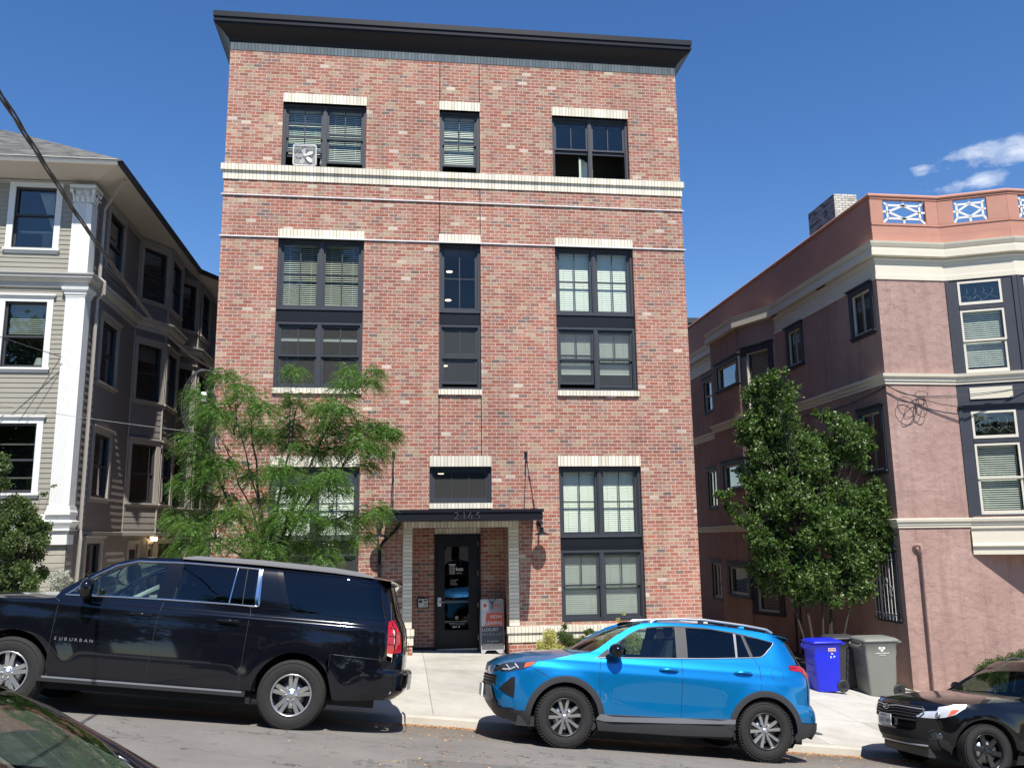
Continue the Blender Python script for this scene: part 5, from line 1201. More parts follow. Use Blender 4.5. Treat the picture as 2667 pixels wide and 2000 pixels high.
    B.end('bumper', [(-q(.36), .36), (-q(.7), .7), (q(.7), .7), (q(.36), .36)], pb); B.end('grille', [(-.62, .72), (.62, .72), (.62, 1.15), (-.62, 1.15)], 'gap_dark', False, -.01)
    B.end('grille_bar', [(-.62, .92), (.62, .92), (.62, .98), (-.62, .98)], 'chrome', False, .012)
    B.end('headlight', [(.64, .95), (q(.95), .95), (q(1.17), 1.17), (.64, 1.15)], 'lamp_bowl', False, .004, mirror=True); B.end('bumper', [(.62, .70), (q(.7), .7), (q(.94), .94), (.62, .94)], pb, False, mirror=True); B.end('bumper', [(-q(1.19), 1.19), (-.62, 1.15), (.62, 1.15), (q(1.19), 1.19), (.5, 1.215), (-.5, 1.215)], pb)
    # running boards, wheels, mirrors, handles
    for sd in (-1, 1):
        y = sd*(W/2+.02)
        m = MB(); m.prism([(.36, y, .415), (2.76, y, .415), (2.76, y, .352), (.36, y, .352)], (0, -sd*.16, 0)); rbd = build('running_board', m, 'rim_dark', root)
        build('step_trim', MB().box((.42, y+sd*.004, .392), (2.72, y-sd*.002, .413)), 'sill_silver', rbd)
        m = MB().ball((.76, sd*1.17, 1.44), .15, 16, sc=(.62, .85, .82)); m.tube([(.68, sd*.95, 1.35), (.72, sd*1.02, 1.36), (.74, sd*1.08, 1.38)], [.04, .045, .05], 8)
        mi = build('mirror', m, 'paint_black_b', root); build('mirror_glass', MB().face([(.852, sd*1.08, 1.36), (.852, sd*1.26, 1.36), (.852, sd*1.26, 1.52), (.852, sd*1.08, 1.52)]), 'chrome', mi)
        for (x, z) in ((1.38, 1.195), (2.43, 1.205)):
            build('handle', MB().tube([B.sp(x+dx, z+dz, sd, o_)[0] for dx, dz, o_ in ((-.13, 0, .0), (-.11, 0, .030), (0, .002, .036), (.11, 0, .030), (.13, 0, .0))], [.012, .016, .017, .016, .012], 8), 'paint_black_b', root)
        build('rocker', MB().box((.42, sd*.84, .27), (2.82, sd*.95, .44)), 'gap_dark', root)
    ctext(root, 'SUBURBAN', .052, .462, .822, B, 'badge_grey', 1.15, gap=.057)
    ctext(root, 'LT', .030, 2.80, 1.375, B, 'chrome', 1.0, gap=.035)
    for c in (AF, AR): liner(B, c, ra, root, .34, -5, 185, rz=.50)
    for x in (0, 3.302):
        for sd in (-1, 1): wheel(root, x, sd*(W/2-.155), .408, sd, .412, .275, .245, 'double')
    build('floor_pan', MB().box((-.7, -.62, .30), (4.3, .62, .42)).box((.46, -.93, .42), (2.85, .93, .75)).box((2.85, -.66, .42), (4.3, .66, 1.0)).box((.35, -.84, .75), (.78, .84, 1.27)).box((3.0, -.88, 1.0), (4.3, .88, 1.25)), 'black_plastic', root)
    build('chassis', MB().tube([(.9, .3, .30), (2.6, .35, .28), (3.9, .5, .32), (4.5, .6, .36)], .04, 8).box((2.9, -.75, .33), (3.7, .75, .42)), 'rim_dark', root)
    for y in (-.42, .42): seat(root, 1.42, y, .98, h=.62)
    for y in (-.42, .42): seat(root, 2.35, y, .98, h=.62)
    build('steering_wheel', MB().tube([(.98+.06*math.cos(a*math.pi/10), -.42+.19*math.sin(a*math.pi/10), 1.30+.18*math.cos(a*math.pi/10)) for a in range(20)], .016, 8, closed=True), 'black_plastic', root)
    # sunshade folded behind the glass
    build('sun_shade', MB().prism([(.80, .35, 1.36), (1.15, .50, 1.60), (1.16, .50, 1.54), (.90, .35, 1.36)], (0, .03, 0)), 'white_plastic', root)
black_suv()

# ---------------- generic shorter cars: the black wagon and the two cars on the near side
def wagon(mw, label, W, pb, near=False, sedan=False, H=1.60, style='black'):
    root = thing('parked_car', label, 'car', mw=mw); k = H/1.60
    Z = lambda z: z if z < 1.05 else 1.05+(z-1.05)*(H-1.05)/.55
    nose = ([0.2, 0.30, 0.42, 0.55, 0.70, 0.80, 0.88, 0.94, 1.7], [-0.70, -0.82, -0.90, -0.925, -0.925, -0.905, -0.86, -0.78, -0.78])
    tl_ = 3.84
    tail = ([0.2, 0.4, 0.6, 0.9, 1.05, 1.3, 1.55, 1.7], [3.70, 3.82, 3.86, 3.84, 3.80, 3.66 if not sedan else 3.80, 3.50 if not sedan else 3.8, 3.45 if not sedan else 3.8])
    ins = ([0.2, 0.35, 0.55, 0.72, 0.85, 0.93, 1.0, 1.07, Z(1.25), Z(1.45), Z(1.54), Z(1.58)], [0.08, 0.025, 0.006, 0.0, 0.008, 0.030, 0.045, 0.075, 0.15, 0.235, 0.29, 0.33])
    AF, AR = (0.0, 0.345), (2.74, 0.345)
    def extra(x, z): return sum(0.028*math.exp(-((math.hypot(x-c[0], z-c[1])-0.44)/0.10)**2) for c in (AF, AR))
    B = Body(root, W, nose, tail, 0.30, 2.9, 2.25, 3.4, ins, extra); B.q = .74; ra = .405
    aF = arc_pts(AF, ra, 0, 180, 22); aR = arc_pts(AR, ra, 0, 180, 22)
    he = [(-0.66, 0.825), (-0.40, 0.880), (0.0, 0.955), (0.45, 1.005), (.56, 1.02)]
    sF = [(B.seam(z, False), z) for z in (.34, .45, .6, .72, .80)]
    B.side('fender', sF+he+[(.58, .98), (.56, .7), (.60, .34)]+[p for p in aF if p[1] > .345], pb)
    B.side('front_door', [(.58, .98), (.60, 1.03), (1.0, 1.045), (1.62, 1.06), (1.62, .30), (.62, .30), (.56, .7)], pb)
    B.side('rear_door', [(1.62, 1.06), (2.6, 1.09), (2.62, .95), (2.55, .72)]+[p for p in aR[::-1] if p[0] < 2.5 and p[1] > .346]+[(2.33, .30), (1.62, .30)], pb)
    zt = Z(1.555)
    ro = [(.56, 1.02), (.80, Z(1.20)), (1.05, Z(1.38)), (1.28, Z(1.50)), (1.5, Z(1.545)), (2.2, zt), (2.7, Z(1.54)), (3.0, Z(1.50) if not sedan else Z(1.40)), (3.25, Z(1.47) if not sedan else Z(1.15))]
    if not sedan: ro.append((3.45, Z(1.43)))
    g = [(.72, 1.06), (.88, Z(1.18)), (1.10, Z(1.35)), (1.32, Z(1.455)), (1.58, Z(1.48)), (1.60, 1.085)]
    B.side('window', g, 'car_glass', -.004); B.side('window', [(1.70, 1.09), (1.70, Z(1.485)), (2.2, Z(1.49)), (2.55, Z(1.47)), (2.58, 1.115)], 'privacy_glass', -.004)
    qg = [(2.66, 1.12), (2.64, Z(1.465)), (2.95, Z(1.42) if not sedan else Z(1.34)), (3.25 if not sedan else 3.05, Z(1.25) if not sedan else 1.14), (3.2 if not sedan else 2.9, 1.15)]
    B.side('window', qg, 'privacy_glass', -.004)
    B.side('pillar', [(1.60, 1.06), (1.70, 1.06), (1.70, Z(1.485)), (1.58, Z(1.48))], 'black_plastic', .001); B.side('pillar', [(2.58, 1.09), (2.66, 1.09), (2.64, Z(1.465)), (2.55, Z(1.47))], 'black_plastic', .001)
    top_in = [(.60, 1.03), (.72, 1.06), (.88, Z(1.18)), (1.10, Z(1.35)), (1.32, Z(1.455)), (1.58, Z(1.48)), (2.2, Z(1.49)), (2.64, Z(1.465))]+qg[2:3]
    B.side('roof_side', ro+[qg[3]]+top_in[::-1], pb)
    B.side('window_seal', [(.60, 1.03), (.72, 1.06), (1.60, 1.085), (2.58, 1.115), (2.66, 1.12), (2.66, 1.09), (1.62, 1.06), (1.0, 1.045)], 'black_plastic', .0)
    sR = [(B.seam(z, True), z) for z in (1.0, .8, .6, .4)]
    B.side('quarter_panel', [(2.6, 1.09), (2.66, 1.12), qg[4], qg[3], ro[-1], (B.seam(1.10, True), 1.10)]+sR+[(3.15, .32)]+[p for p in aR if p[0] > 2.5]+[(2.55, .72), (2.62, .95)], pb)
    B.side('sill', [(.42, .32), (2.33, .32), (2.33, .20), (.42, .20)], 'black_plastic', 0)
    zc = lambda x: interp(x, [-.80, -.74, -.6, -.3, 0.0, .5], [.865, .895, .935, .985, 1.025, 1.075]); ze = lambda x: interp(x, [p[0] for p in he], [p[1] for p in he])
    n = 24; rows = []
    for x in (-.74, -.7, -.62, -.5, -.35, -.2, 0, .2, .4, .56):
        z0 = ze(x) if x >= -.66 else lerp(.825, .80, (-.66-x)/.15); y0 = B.half(x, z0); z1 = zc(x); rows.append([(x-.10*(1-abs(math.sin(t*math.pi/2))**2)*max(0, min(1, (-x-.3)/.4)), y0*math.sin(t*math.pi/2), z0+(z1-z0)*(1-abs(math.sin(t*math.pi/2))**3)) for t in [-1+2*k_/n for k_ in range(n+1)]])
    B.loft('bonnet', rows, pb)
    def ws_row(f, n=20): return [(lerp(.48+.16*t*t, 1.27+.05*t*t, f), t*lerp(.755, .60, f), lerp(1.065-.01*t*t, Z(1.565-.02*t*t), f)+.03*math.sin(math.pi*f)) for t in [-1+2*k_/n for k_ in range(n+1)]]
    B.loft('windscreen', [ws_row(f/8) for f in range(9)], 'windshield')
    B.loft('cowl', [[(.46, t*.80, 1.062-.05*t*t) for t in [-1+k_/6 for k_ in range(13)]], [(.50+.16*t*t, t*.77, 1.068) for t in [-1+k_/6 for k_ in range(13)]]], 'black_plastic')
    for sd in (-1, 1):
        rows = []
        for (x, z), f in zip(ro[:5], (0, .30, .60, .86, 1.0)):
            q_ = ws_row(f)[0 if sd < 0 else -1]; p_ = B.sp(x, z, sd)[0]; rows.append([tuple(p_), tuple(p_.lerp(Vector(q_), .5)+Vector((0, 0, .010))), q_])
        B.loft('pillar', rows, pb)
    zer = lambda x: interp(x, [p[0] for p in ro], [p[1] for p in ro]); xe = 3.43 if not sedan else 2.75
    B.loft('roof', top_rows(B, [1.32+.1*i for i in range(int((xe-1.32)/.1)+1)]+[xe], zer, lambda x: zer(x)+interp(x, [1.3, 1.6, 3.4], [.035, .045, .04]), 4.0), pb)
    if sedan:
        B.loft('rear_screen', [[(lerp(2.75, 3.28, f), y*lerp(.58, .68, f), lerp(Z(1.57), 1.10, f)+.02*math.sin(math.pi*f)-.02*y*y) for y in [-1+k_/6 for k_ in range(13)]] for f in [i/6 for i in range(7)]], 'windshield')
        B.loft('boot_lid', [[(x, y*.80, z-.04*y**4) for y in [-1+k_/6 for k_ in range(13)]] for x, z in ((3.24, 1.10), (3.5, 1.09), (3.78, 1.06), (3.82, 1.0))], pb)
    else: B.end('rear_screen', [(-.62, 1.1), (.62, 1.1), (.56, Z(1.45)), (-.56, Z(1.45))], 'privacy_glass', True, .001)
    qr = lambda z: B.seamy(z, True); q = lambda z: B.seamy(z, False)
    B.end('tailgate', [(-qr(.4), .4), (qr(.4), .4), (qr(1.08), 1.08), (-qr(1.08), 1.08)], pb, True); B.end('tail_lamp', [(qr(.8), .8), (.55, .82), (.55, .98), (qr(.98), .98)], 'red_lens', True, .005, mirror=True)
    # front face
    B.end('bumper', [(-q(.70), .70), (-.50, .645), (.50, .645), (q(.70), .70), (q(.45), .45), (.62, .44), (-.62, .44), (-q(.45), .45)], pb)
    B.end('bumper', [(-q(.8), .80), (-q(.70), .70), (-.50, .645), (-.58, .74), (-.55, .83), (-.5, .875)], pb); B.end('bumper', [(q(.8), .80), (.5, .875), (.55, .83), (.58, .74), (.50, .645), (q(.70), .70)], pb)
    B.end('bumper', [(-.5, .875), (-.55, .83), (.55, .83), (.5, .875), (0, .895)], pb)
    gr = B.end('grille', [(-.50, .645), (.50, .645), (.58, .74), (.55, .83), (-.55, .83), (-.58, .74)], 'gap_dark', False, -.02)
    def eline(name, pts, r, mt, off, par=None, closed=False, flat=1.0):
        path = []; P_ = list(pts)+([pts[0]] if closed else [])
        for a, b in zip(P_[:-1], P_[1:]):
            m_ = max(1, int(math.hypot(b[0]-a[0], b[1]-a[1])/.06)); path += [B.ep(lerp(a[0], b[0], i/m_), lerp(a[1], b[1], i/m_), False, off)[0] for i in range(m_)]
        if not closed: path.append(B.ep(P_[-1][0], P_[-1][1], False, off)[0])
        return build(name, MB().tube(path, r, 6, closed=closed), mt, par or root)
    for i, z in enumerate((.685, .725, .765, .80)): eline('grille_bar', [(-.52-.02*i, z), (-.2, z+.012), (0, z-.012), (.2, z+.012), (.52+.02*i, z)], .010, 'satin_silver' if i == 3 else 'rim_dark', .0, gr)
    eline('grille_surround', [(-.50, .645), (.50, .645), (.58, .74), (.55, .83), (-.55, .83), (-.58, .74)], .011, 'rim_dark', .003, gr, True)
    B.end('badge', [(.062*math.cos(a*math.pi/12), .775+.034*math.sin(a*math.pi/12)) for a in range(24)], 'rim_dark', False, .012); eline('badge', [(.062*math.cos(a*math.pi/10), .775+.034*math.sin(a*math.pi/10)) for a in range(20)], .005, 'chrome', .014, None, True)
    for (dy, dz) in ((-.03, .008), (-.005, -.004), (.018, -.010), (.014, .010), (.034, .002), (.0, .014)):
        p_, n_ = B.ep(dy, .775+dz, False, .016); build('badge', MB().ball(p_, .006, 6), 'chrome', root)
    B.end('bumper', [(-q(.45), .45), (-.62, .44), (.62, .44), (q(.45), .45), (q(.30), .29), (-q(.30), .29)], 'black_plastic', False, .002)
    B.end('grille', [(-.60, .40), (.60, .40), (.55, .50), (-.55, .50)], 'gap_dark', False, .004); eline('bumper_trim', [(-.55, .33), (.55, .33)], .014, 'satin_silver', .006)
    for s_ in (-1, 1):
        B.end('fog_lamp_recess', [(s_*.62, .42), (s_*q(.42), .42), (s_*q(.53), .53), (s_*.62, .50)], 'black_plastic', False, .006)
        eline('bumper_trim', [(s_*.60, .515), (s_*q(.53)*.985, .555)], .010, 'rim_dark', .010)
        p_, n_ = B.ep(s_*.68, .47, False, .004); build('fog_lamp', MB().lathe([(0, .012), (.03, .012), (.045, .0)], p_, n_, 18), 'lamp_bowl_dark', root)
    xs_ = lambda z: B.seam(z, False)
    B.side('headlight', [(xs_(.80), .795), (xs_(.70), .70), (-.50, .725), (-.38, .775), (-.27, .86), (-.22, .915), (-.38, .895), (-.55, .850)], 'lamp_bowl', .005, lip=.012)
    B.side('indicator', [(-.47, .745), (-.39, .782), (-.32, .85), (-.42, .825)], 'orange_lens', .009)
    B.end('headlight', [(q(.80), .797), (q(.70), .702), (.545, .690), (.50, .70), (.585, .775)], 'lamp_bowl', False, .006, mirror=True)
    p_, n_ = B.ep(-.70, .75, False, .008); build('lamp_lens', MB().ball(p_, .035, 12), 'chrome', root)
    B.side('bumper', [(xs_(.45), .45), (-.48, .42), (-.42, .345), (-.42, .24), (xs_(.29)+.1, .27), (xs_(.34), .34)], 'black_plastic', .006, lip=.01)
    B.line('panel_gap', [(.58, .98), (.56, .7), (.60, .34)], .0035, 'gap_dark', -.001); B.line('panel_gap', [(1.62, 1.06), (1.62, .30)], .0035, 'gap_dark', -.001)
    if not near:
        pl = build('number_plate', MB().box((-.955, -.155, .535), (-.945, .155, .685)), 'clear_plastic', root)
        build('lettering', merge(text_mb('OREGON', .035, (-.957, .10, .648), (0, -1, 0), (0, 0, 1), .002), text_mb('510 NPH', .085, (-.957, .145, .565), (0, -1, 0), (0, 0, 1), .002)), 'sign_dark', pl)
        for sd in (-1, 1): build('roof_rail', MB().tube([(1.45, sd*.60, Z(1.555)), (1.55, sd*.60, Z(1.60)), (3.2, sd*.60, Z(1.57)), (3.3, sd*.6, Z(1.52))], .02, 8), 'black_plastic', root)
    for sd in (-1, 1):
        if not near: build('mirror', MB().ball((.86 if not near else .66, sd*(W/2+.075), 1.10), .12, 14, sc=(.7, .95, .68)).tube([(.80 if not near else .62, sd*(W/2-.09), 1.03), (.84 if not near else .64, sd*(W/2+.0), 1.06)], .03, 8), pb, root)
        build('wiper', MB().tube([(.52, sd*.3-.1, 1.085), (.72, sd*.3+.25, 1.20)], .008, 5), 'black_plastic', root)
    for c in (AF, AR): liner(B, c, ra, root, .28, 0, 180)
    for x in (0, 2.74):
        for sd in (-1, 1): wheel(root, x, sd*(W/2-.115), .345, sd, .348, .215, .228, style, tread=.006)
    build('floor_pan', MB().box((-.65, -.55, .18), (3.5, .55, .30)).box((.5, -.82, .25), (3.4, .82, .55)).box((.45, -.72, .5), (.80, .72, .98)).box((3.0, -.7, .5), (3.6, .7, .95)), 'black_plastic', root)
    for y in (-.37, .37): seat(root, 1.35, y, .62, h=.58); seat(root, 2.15, y, .62, h=.56)
    build('steering_wheel', MB().tube([(.98+.05*math.cos(a*math.pi/10), -.37+.17*math.sin(a*math.pi/10), 1.0+.16*math.cos(a*math.pi/10)) for a in range(20)], .014, 8, closed=True), 'black_plastic', root)
    return root
wagon(car_frame((7.86, 11.3, -3.235), .107, 5.0, 1.82), 'black station wagon with dark wheels facing the blue car, cut off by the right edge', 1.82, 'paint_black_b')
def near_frame(X, Y, zg, slope):
    a = math.atan(slope); ex = Vector((-math.cos(a), 0, math.sin(a))); ey = Vector((0, -1, 0)); ez = ex.cross(ey)
    return Matrix(((ex.x, ey.x, ez.x, X), (ex.y, ey.y, ez.y, Y), (ex.z, ey.z, ez.z, zg), (0, 0, 0, 1)))
wagon(near_frame(-0.27, 2.60, -1.955, .107), 'dark sedan whose windscreen and roof post fill the bottom left corner', 1.80, 'near_paint', True, True, 1.45)
wagon(near_frame(5.0, 2.60, -2.495, .107), 'dark red car of which only a sliver of roof shows in the bottom right corner', 1.80, 'dark_red_paint', True, True, 1.385)

# ------------------------------------------------------------------ grey clapboard house on the left
GY = 18.9
grey = thing('clapboard_house', 'grey clapboard house of three storeys with white fluted corner pilasters and shingled roof', 'building', (-9.5, GY, -1.3))
def siding(m, P, Q, z0, z1, ex, ops=(), proud=0.013, mi=0):
    P, Q = Vector((P[0], P[1], 0)), Vector((Q[0], Q[1], 0)); L = (Q-P).length; d = (Q-P)/L; n = Vector((d.y, -d.x, 0))
    zs_ = [z0]
    while zs_[-1] < z1-1e-4: zs_.append(min(z1, zs_[-1]+ex))
    for a, b in zip(zs_[:-1], zs_[1:]):
        cuts = sorted(set([a, b]+[z for o in ops for z in o[2:] if a < z < b]))
        for c, e in zip(cuts[:-1], cuts[1:]):
            zm = (c+e)/2; spans = [(0, L)]
            for o in ops:
                if o[2] < zm < o[3]:
                    ns = []
                    for s0, s1 in spans:
                        if o[0] > s0: ns.append((s0, min(s1, o[0])))
                        if o[1] < s1: ns.append((max(s0, o[1]), s1))
                    spans = [x for x in ns if x[1]-x[0] > 1e-4]
            pc, pe = lerp(proud, .001, (c-a)/ex), lerp(proud, .001, (e-a)/ex)
            for s0, s1 in spans:
                A, B_ = P+d*s0, P+d*s1
                m.face([A+n*pc+Vector((0, 0, c)), B_+n*pc+Vector((0, 0, c)), B_+n*pe+Vector((0, 0, e)), A+n*pe+Vector((0, 0, e))], mi)
                if c == a: m.face([A+Vector((0, 0, c)), B_+Vector((0, 0, c)), B_+n*pc+Vector((0, 0, c)), A+n*pc+Vector((0, 0, c))], mi)
    return m
class Fr:
    """flat frame along a wall: s along the wall, z up, o out of it"""
    def __init__(s, P, Q): s.P = Vector((P[0], P[1], 0)); Q = Vector((Q[0], Q[1], 0)); s.L = (Q-s.P).length; s.d = (Q-s.P)/s.L; s.n = Vector((s.d.y, -s.d.x, 0))
    def p(s, a, z, o=0.0): return s.P+s.d*a+s.n*o+Vector((0, 0, z))
    def box(s, m, a0, a1, z0, z1, o0, o1, mi=0): return m.obox(s.p((a0+a1)/2, (z0+z1)/2, (o0+o1)/2), (s.d, (0, 0, 1), s.n), (abs(a1-a0)/2, abs(z1-z0)/2, abs(o1-o0)/2), mi)
    def quad(s, m, a0, a1, z0, z1, o, mi=0): return m.face([s.p(a0, z0, o), s.p(a1, z0, o), s.p(a1, z1, o), s.p(a0, z1, o)], mi)
def frame4(F, m, a0, a1, z0, z1, w, o0, o1, wb=None):
    wb = wb or w; F.box(m, a0, a0+w, z0, z1, o0, o1); F.box(m, a1-w, a1, z0, z1, o0, o1); F.box(m, a0+w, a1-w, z1-w, z1, o0, o1); F.box(m, a0+w, a1-w, z0, z0+wb, o0, o1)
def fblinds(F, a0, a1, zt, zb, o, parent, mt='blind_white', pitch=.045, cl=.8):
    m = MB(); z = zt
    while z-pitch > zb: F.box(m, a0, a1, z-pitch*.5-pitch*.32*cl, z-pitch*.5+pitch*.32*cl, o-.012, o-.010); z -= pitch
    F.box(m, a0, a1, zt, zt+.03, o-.03, o); return build('blind', m, mt, parent)
def sash_window(F, a0, a1, z0, z1, parent, trim='white_paint', fm='sash_dark', tw=.125, crown=False, sill=True, blind=None, split=.5, room_d=.9, shade=None, head=.125, label=None, pane='pane_old', cas=False):
    """a0..z1 = sash opening"""
    m = MB(); F.box(m, a0-tw, a0, z0-.01, z1, -.02, .035); F.box(m, a1, a1+tw, z0-.01, z1, -.02, .035); F.box(m, a0-tw, a1+tw, z1, z1+head, -.02, .037)
    if crown: F.box(m, a0-tw-.05, a1+tw+.05, z1+head, z1+head+.035, -.02, .085); F.box(m, a0-tw-.02, a1+tw+.02, z1+head-.03, z1+head-.001, -.02, .055)
    if sill: F.box(m, a0-tw-.03, a1+tw+.03, z0-.055, z0-.011, -.02, .075); F.box(m, a0-tw, a1+tw, z0-.115, z0-.056, -.02, .033)
    w = build('window', m, trim, parent, label)
    m = MB(); zm = lerp(z0, z1, split)
    if cas:
        am = (a0+a1)/2; frame4(F, m, a0, am+.02, z0, z1, .05, -.07, -.03); frame4(F, m, am-.02, a1, z0, z1, .05, -.07, -.03); build('sash', m, fm, w)
    else:
        frame4(F, m, a0, a1, zm-.02, z1, .042, -.07, -.035); s1 = build('sash', m, fm, w); m = MB(); frame4(F, m, a0, a1, z0, zm+.02, .045, -.105, -.071, .06); build('sash', m, fm, w)
    m = MB(); F.quad(m, a0+.03, a1-.03, z0+.03, z1-.03, -.088 if not cas else -.055); build('pane', m, pane, w)
    if blind: fblinds(F, a0+.05, a1-.05, z1-.05, lerp(z0, z1, blind), -.16, w)
    if shade: m = MB(); F.box(m, a0+.04, a1-.04, lerp(z0, z1, shade), z1-.02, -.17, -.165); build('roller_shade', m, 'tan_trim', w)
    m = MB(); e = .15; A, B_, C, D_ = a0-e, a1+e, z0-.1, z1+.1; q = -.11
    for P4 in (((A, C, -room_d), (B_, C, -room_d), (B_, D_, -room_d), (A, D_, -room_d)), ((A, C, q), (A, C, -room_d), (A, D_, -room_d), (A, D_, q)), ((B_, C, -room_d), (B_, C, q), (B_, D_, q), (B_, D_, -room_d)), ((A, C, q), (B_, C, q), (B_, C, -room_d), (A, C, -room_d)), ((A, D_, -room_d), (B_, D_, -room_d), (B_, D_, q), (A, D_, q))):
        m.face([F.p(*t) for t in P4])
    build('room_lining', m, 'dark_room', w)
    m = MB(); F.box(m, a0-.03, a0, z0-.03, z1+.03, -.11, 0); F.box(m, a1, a1+.03, z0-.03, z1+.03, -.11, 0); F.box(m, a0, a1, z1, z1+.03, -.11, 0); F.box(m, a0, a1, z0-.03, z0, -.11, 0); build('jamb', m, fm, w)
    return w
def op(a0, a1, z0, z1, tw=.06): return (a0-tw, a1+tw, z0-.05, z1+.05)
GXL = -16.0
Ff = Fr((GXL, GY), (-6.75, GY))
fx = lambda x: x-GXL
wz = ((6.29, 7.68), (3.68, 5.10), (1.06, 2.49))
ops = [op(fx(-8.34), fx(-7.5), a, b) for a, b in wz]+[op(fx(-11.9), fx(-11.06), a, b) for a, b in wz]+[op(fx(-14.4), fx(-13.56), a, b) for a, b in wz]
m = MB(); siding(m, (GXL, GY), (-6.75, GY), .62, 7.75, .105, ops); build('wall', m, 'siding_front', grey)
m = MB(); siding(m, (GXL, GY), (-6.75, GY), -2.6, .44, .16, [], .01); build('foundation', m, 'foundation', grey)
for k, (a, b) in enumerate(wz):
    w = sash_window(Ff, fx(-8.34), fx(-7.5), a, b, grey, crown=k > 0, split=.55 if k == 0 else .47, blind=(.5 if k == 1 else None), head=.10 if k == 0 else .125, label=('top-storey front window with a cardboard box inside', 'middle front window with half-lowered blinds and a lampshade', 'lowest front window partly behind the shrub')[k])
    for x in (-11.9, -14.4): sash_window(Ff, fx(x), fx(x)+.84, a, b, grey, crown=k > 0, blind=.4 if k else None)
    if k == 0: m = MB(); Ff.box(m, fx(-7.83), fx(-7.60), 6.36, 6.74, -.35, -.25); build('cardboard_box', m, 'tan_trim', w); m = MB(); m.prism([Ff.p(fx(-7.93), 7.62, -.2), Ff.p(fx(-7.6), 7.62, -.2), Ff.p(fx(-7.6), 6.75, -.2)], (0, -.01, 0)); build('curtain', m, 'blind_white', w); m = MB(); Ff.box(m, fx(-8.28), fx(-7.56), 6.71, 6.75, -.3, -.2); build('shelf', m, 'white_plastic', w)
    if k == 1: m = MB().lathe([(.12, 0), (.075, .17)], (-7.68, GY+.3, 3.76), (0, 0, 1), 18).lathe([(0, -.08), (.05, -.08), (.02, 0)], (-7.68, GY+.3, 3.76), (0, 0, 1), 12); build('table_lamp', m, 'white_plastic', w)
    if k == 2:
        m = MB(); Ff.box(m, fx(-8.3), fx(-7.54), 2.06, 2.09, -.3, -.2); Ff.box(m, fx(-8.3), fx(-7.54), 1.36, 1.39, -.3, -.2); build('shelf', m, 'tan_trim', w)
# side wall with two canted bays
SP = [(-6.75, 18.9), (-6.75, 22.4), (-6.22, 23.35), (-6.22, 24.75), (-6.75, 25.3), (-6.10, 26.3), (-6.10, 29.0), (-6.75, 29.8), (-6.75, 36.0)]
segs = [Fr(a, b) for a, b in zip(SP[:-1], SP[1:])]
L = [s.L for s in segs]
winS = {0: [(1.12, 2.20, 6.25, 7.62), (1.12, 2.20, 3.62, 5.02), (1.12, 2.20, 1.04, 2.45), (1.10, 2.05, -1.3, .02)],
        1: [(.14, .95, 6.25, 7.62), (.14, .95, 3.62, 5.05), (.14, .95, 1.02, 2.48)],
        2: [(.22, 1.18, 6.25, 7.62), (.22, 1.18, 3.62, 5.05), (.22, 1.18, 1.02, 2.48)],
        4: [(.14, 1.03, 6.25, 7.62), (.14, 1.03, 3.62, 5.05), (.14, 1.03, 1.02, 2.48), (.14, 1.03, -1.3, .0)],
        5: [(.35, 1.35, 6.25, 7.62), (.35, 1.35, 3.62, 5.05), (.35, 1.35, 1.02, 2.48)]}
for i, s in enumerate(segs):
    zb = -2.6 if i not in (1, 2, 3) else .20
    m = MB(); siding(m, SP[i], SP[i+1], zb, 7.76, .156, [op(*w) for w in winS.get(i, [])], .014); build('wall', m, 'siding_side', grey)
    for k, w in enumerate(winS.get(i, [])):
        tw = .10 if i in (1, 4) else .11
        sash_window(s, *w, grey, trim='tan_trim', crown=k in (1, 2, 3), tw=tw, blind=None, shade=.72 if (i, k) in ((4, 0), (1, 1)) else None, split=.5, room_d=.45)
# wall behind the porch under the first bay, bay floor, doors
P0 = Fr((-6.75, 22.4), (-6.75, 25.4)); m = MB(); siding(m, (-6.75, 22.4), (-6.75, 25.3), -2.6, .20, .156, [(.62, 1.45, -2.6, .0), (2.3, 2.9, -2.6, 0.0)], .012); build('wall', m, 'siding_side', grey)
m = MB(); m.face([(-6.75, 22.4, .20), (-6.22, 23.35, .20), (-6.22, 24.75, .20), (-6.75, 25.3, .20)]); build('soffit', m, 'soffit_paint', grey)
for (a, b) in ((.62, 1.45), (2.3, 2.9)):
    m = MB(); frame4(P0, m, a-.09, b+.09, -2.6, .08, .09, -.02, .03); P0.box(m, a, b, -2.6, 0, -.08, -.04); d = build('door', m, 'tan_trim', grey)
    m = MB(); P0.box(m, a+.12, b-.12, -1.7, -.15, -.04, -.03); build('pane', m, 'gap_dark', d)
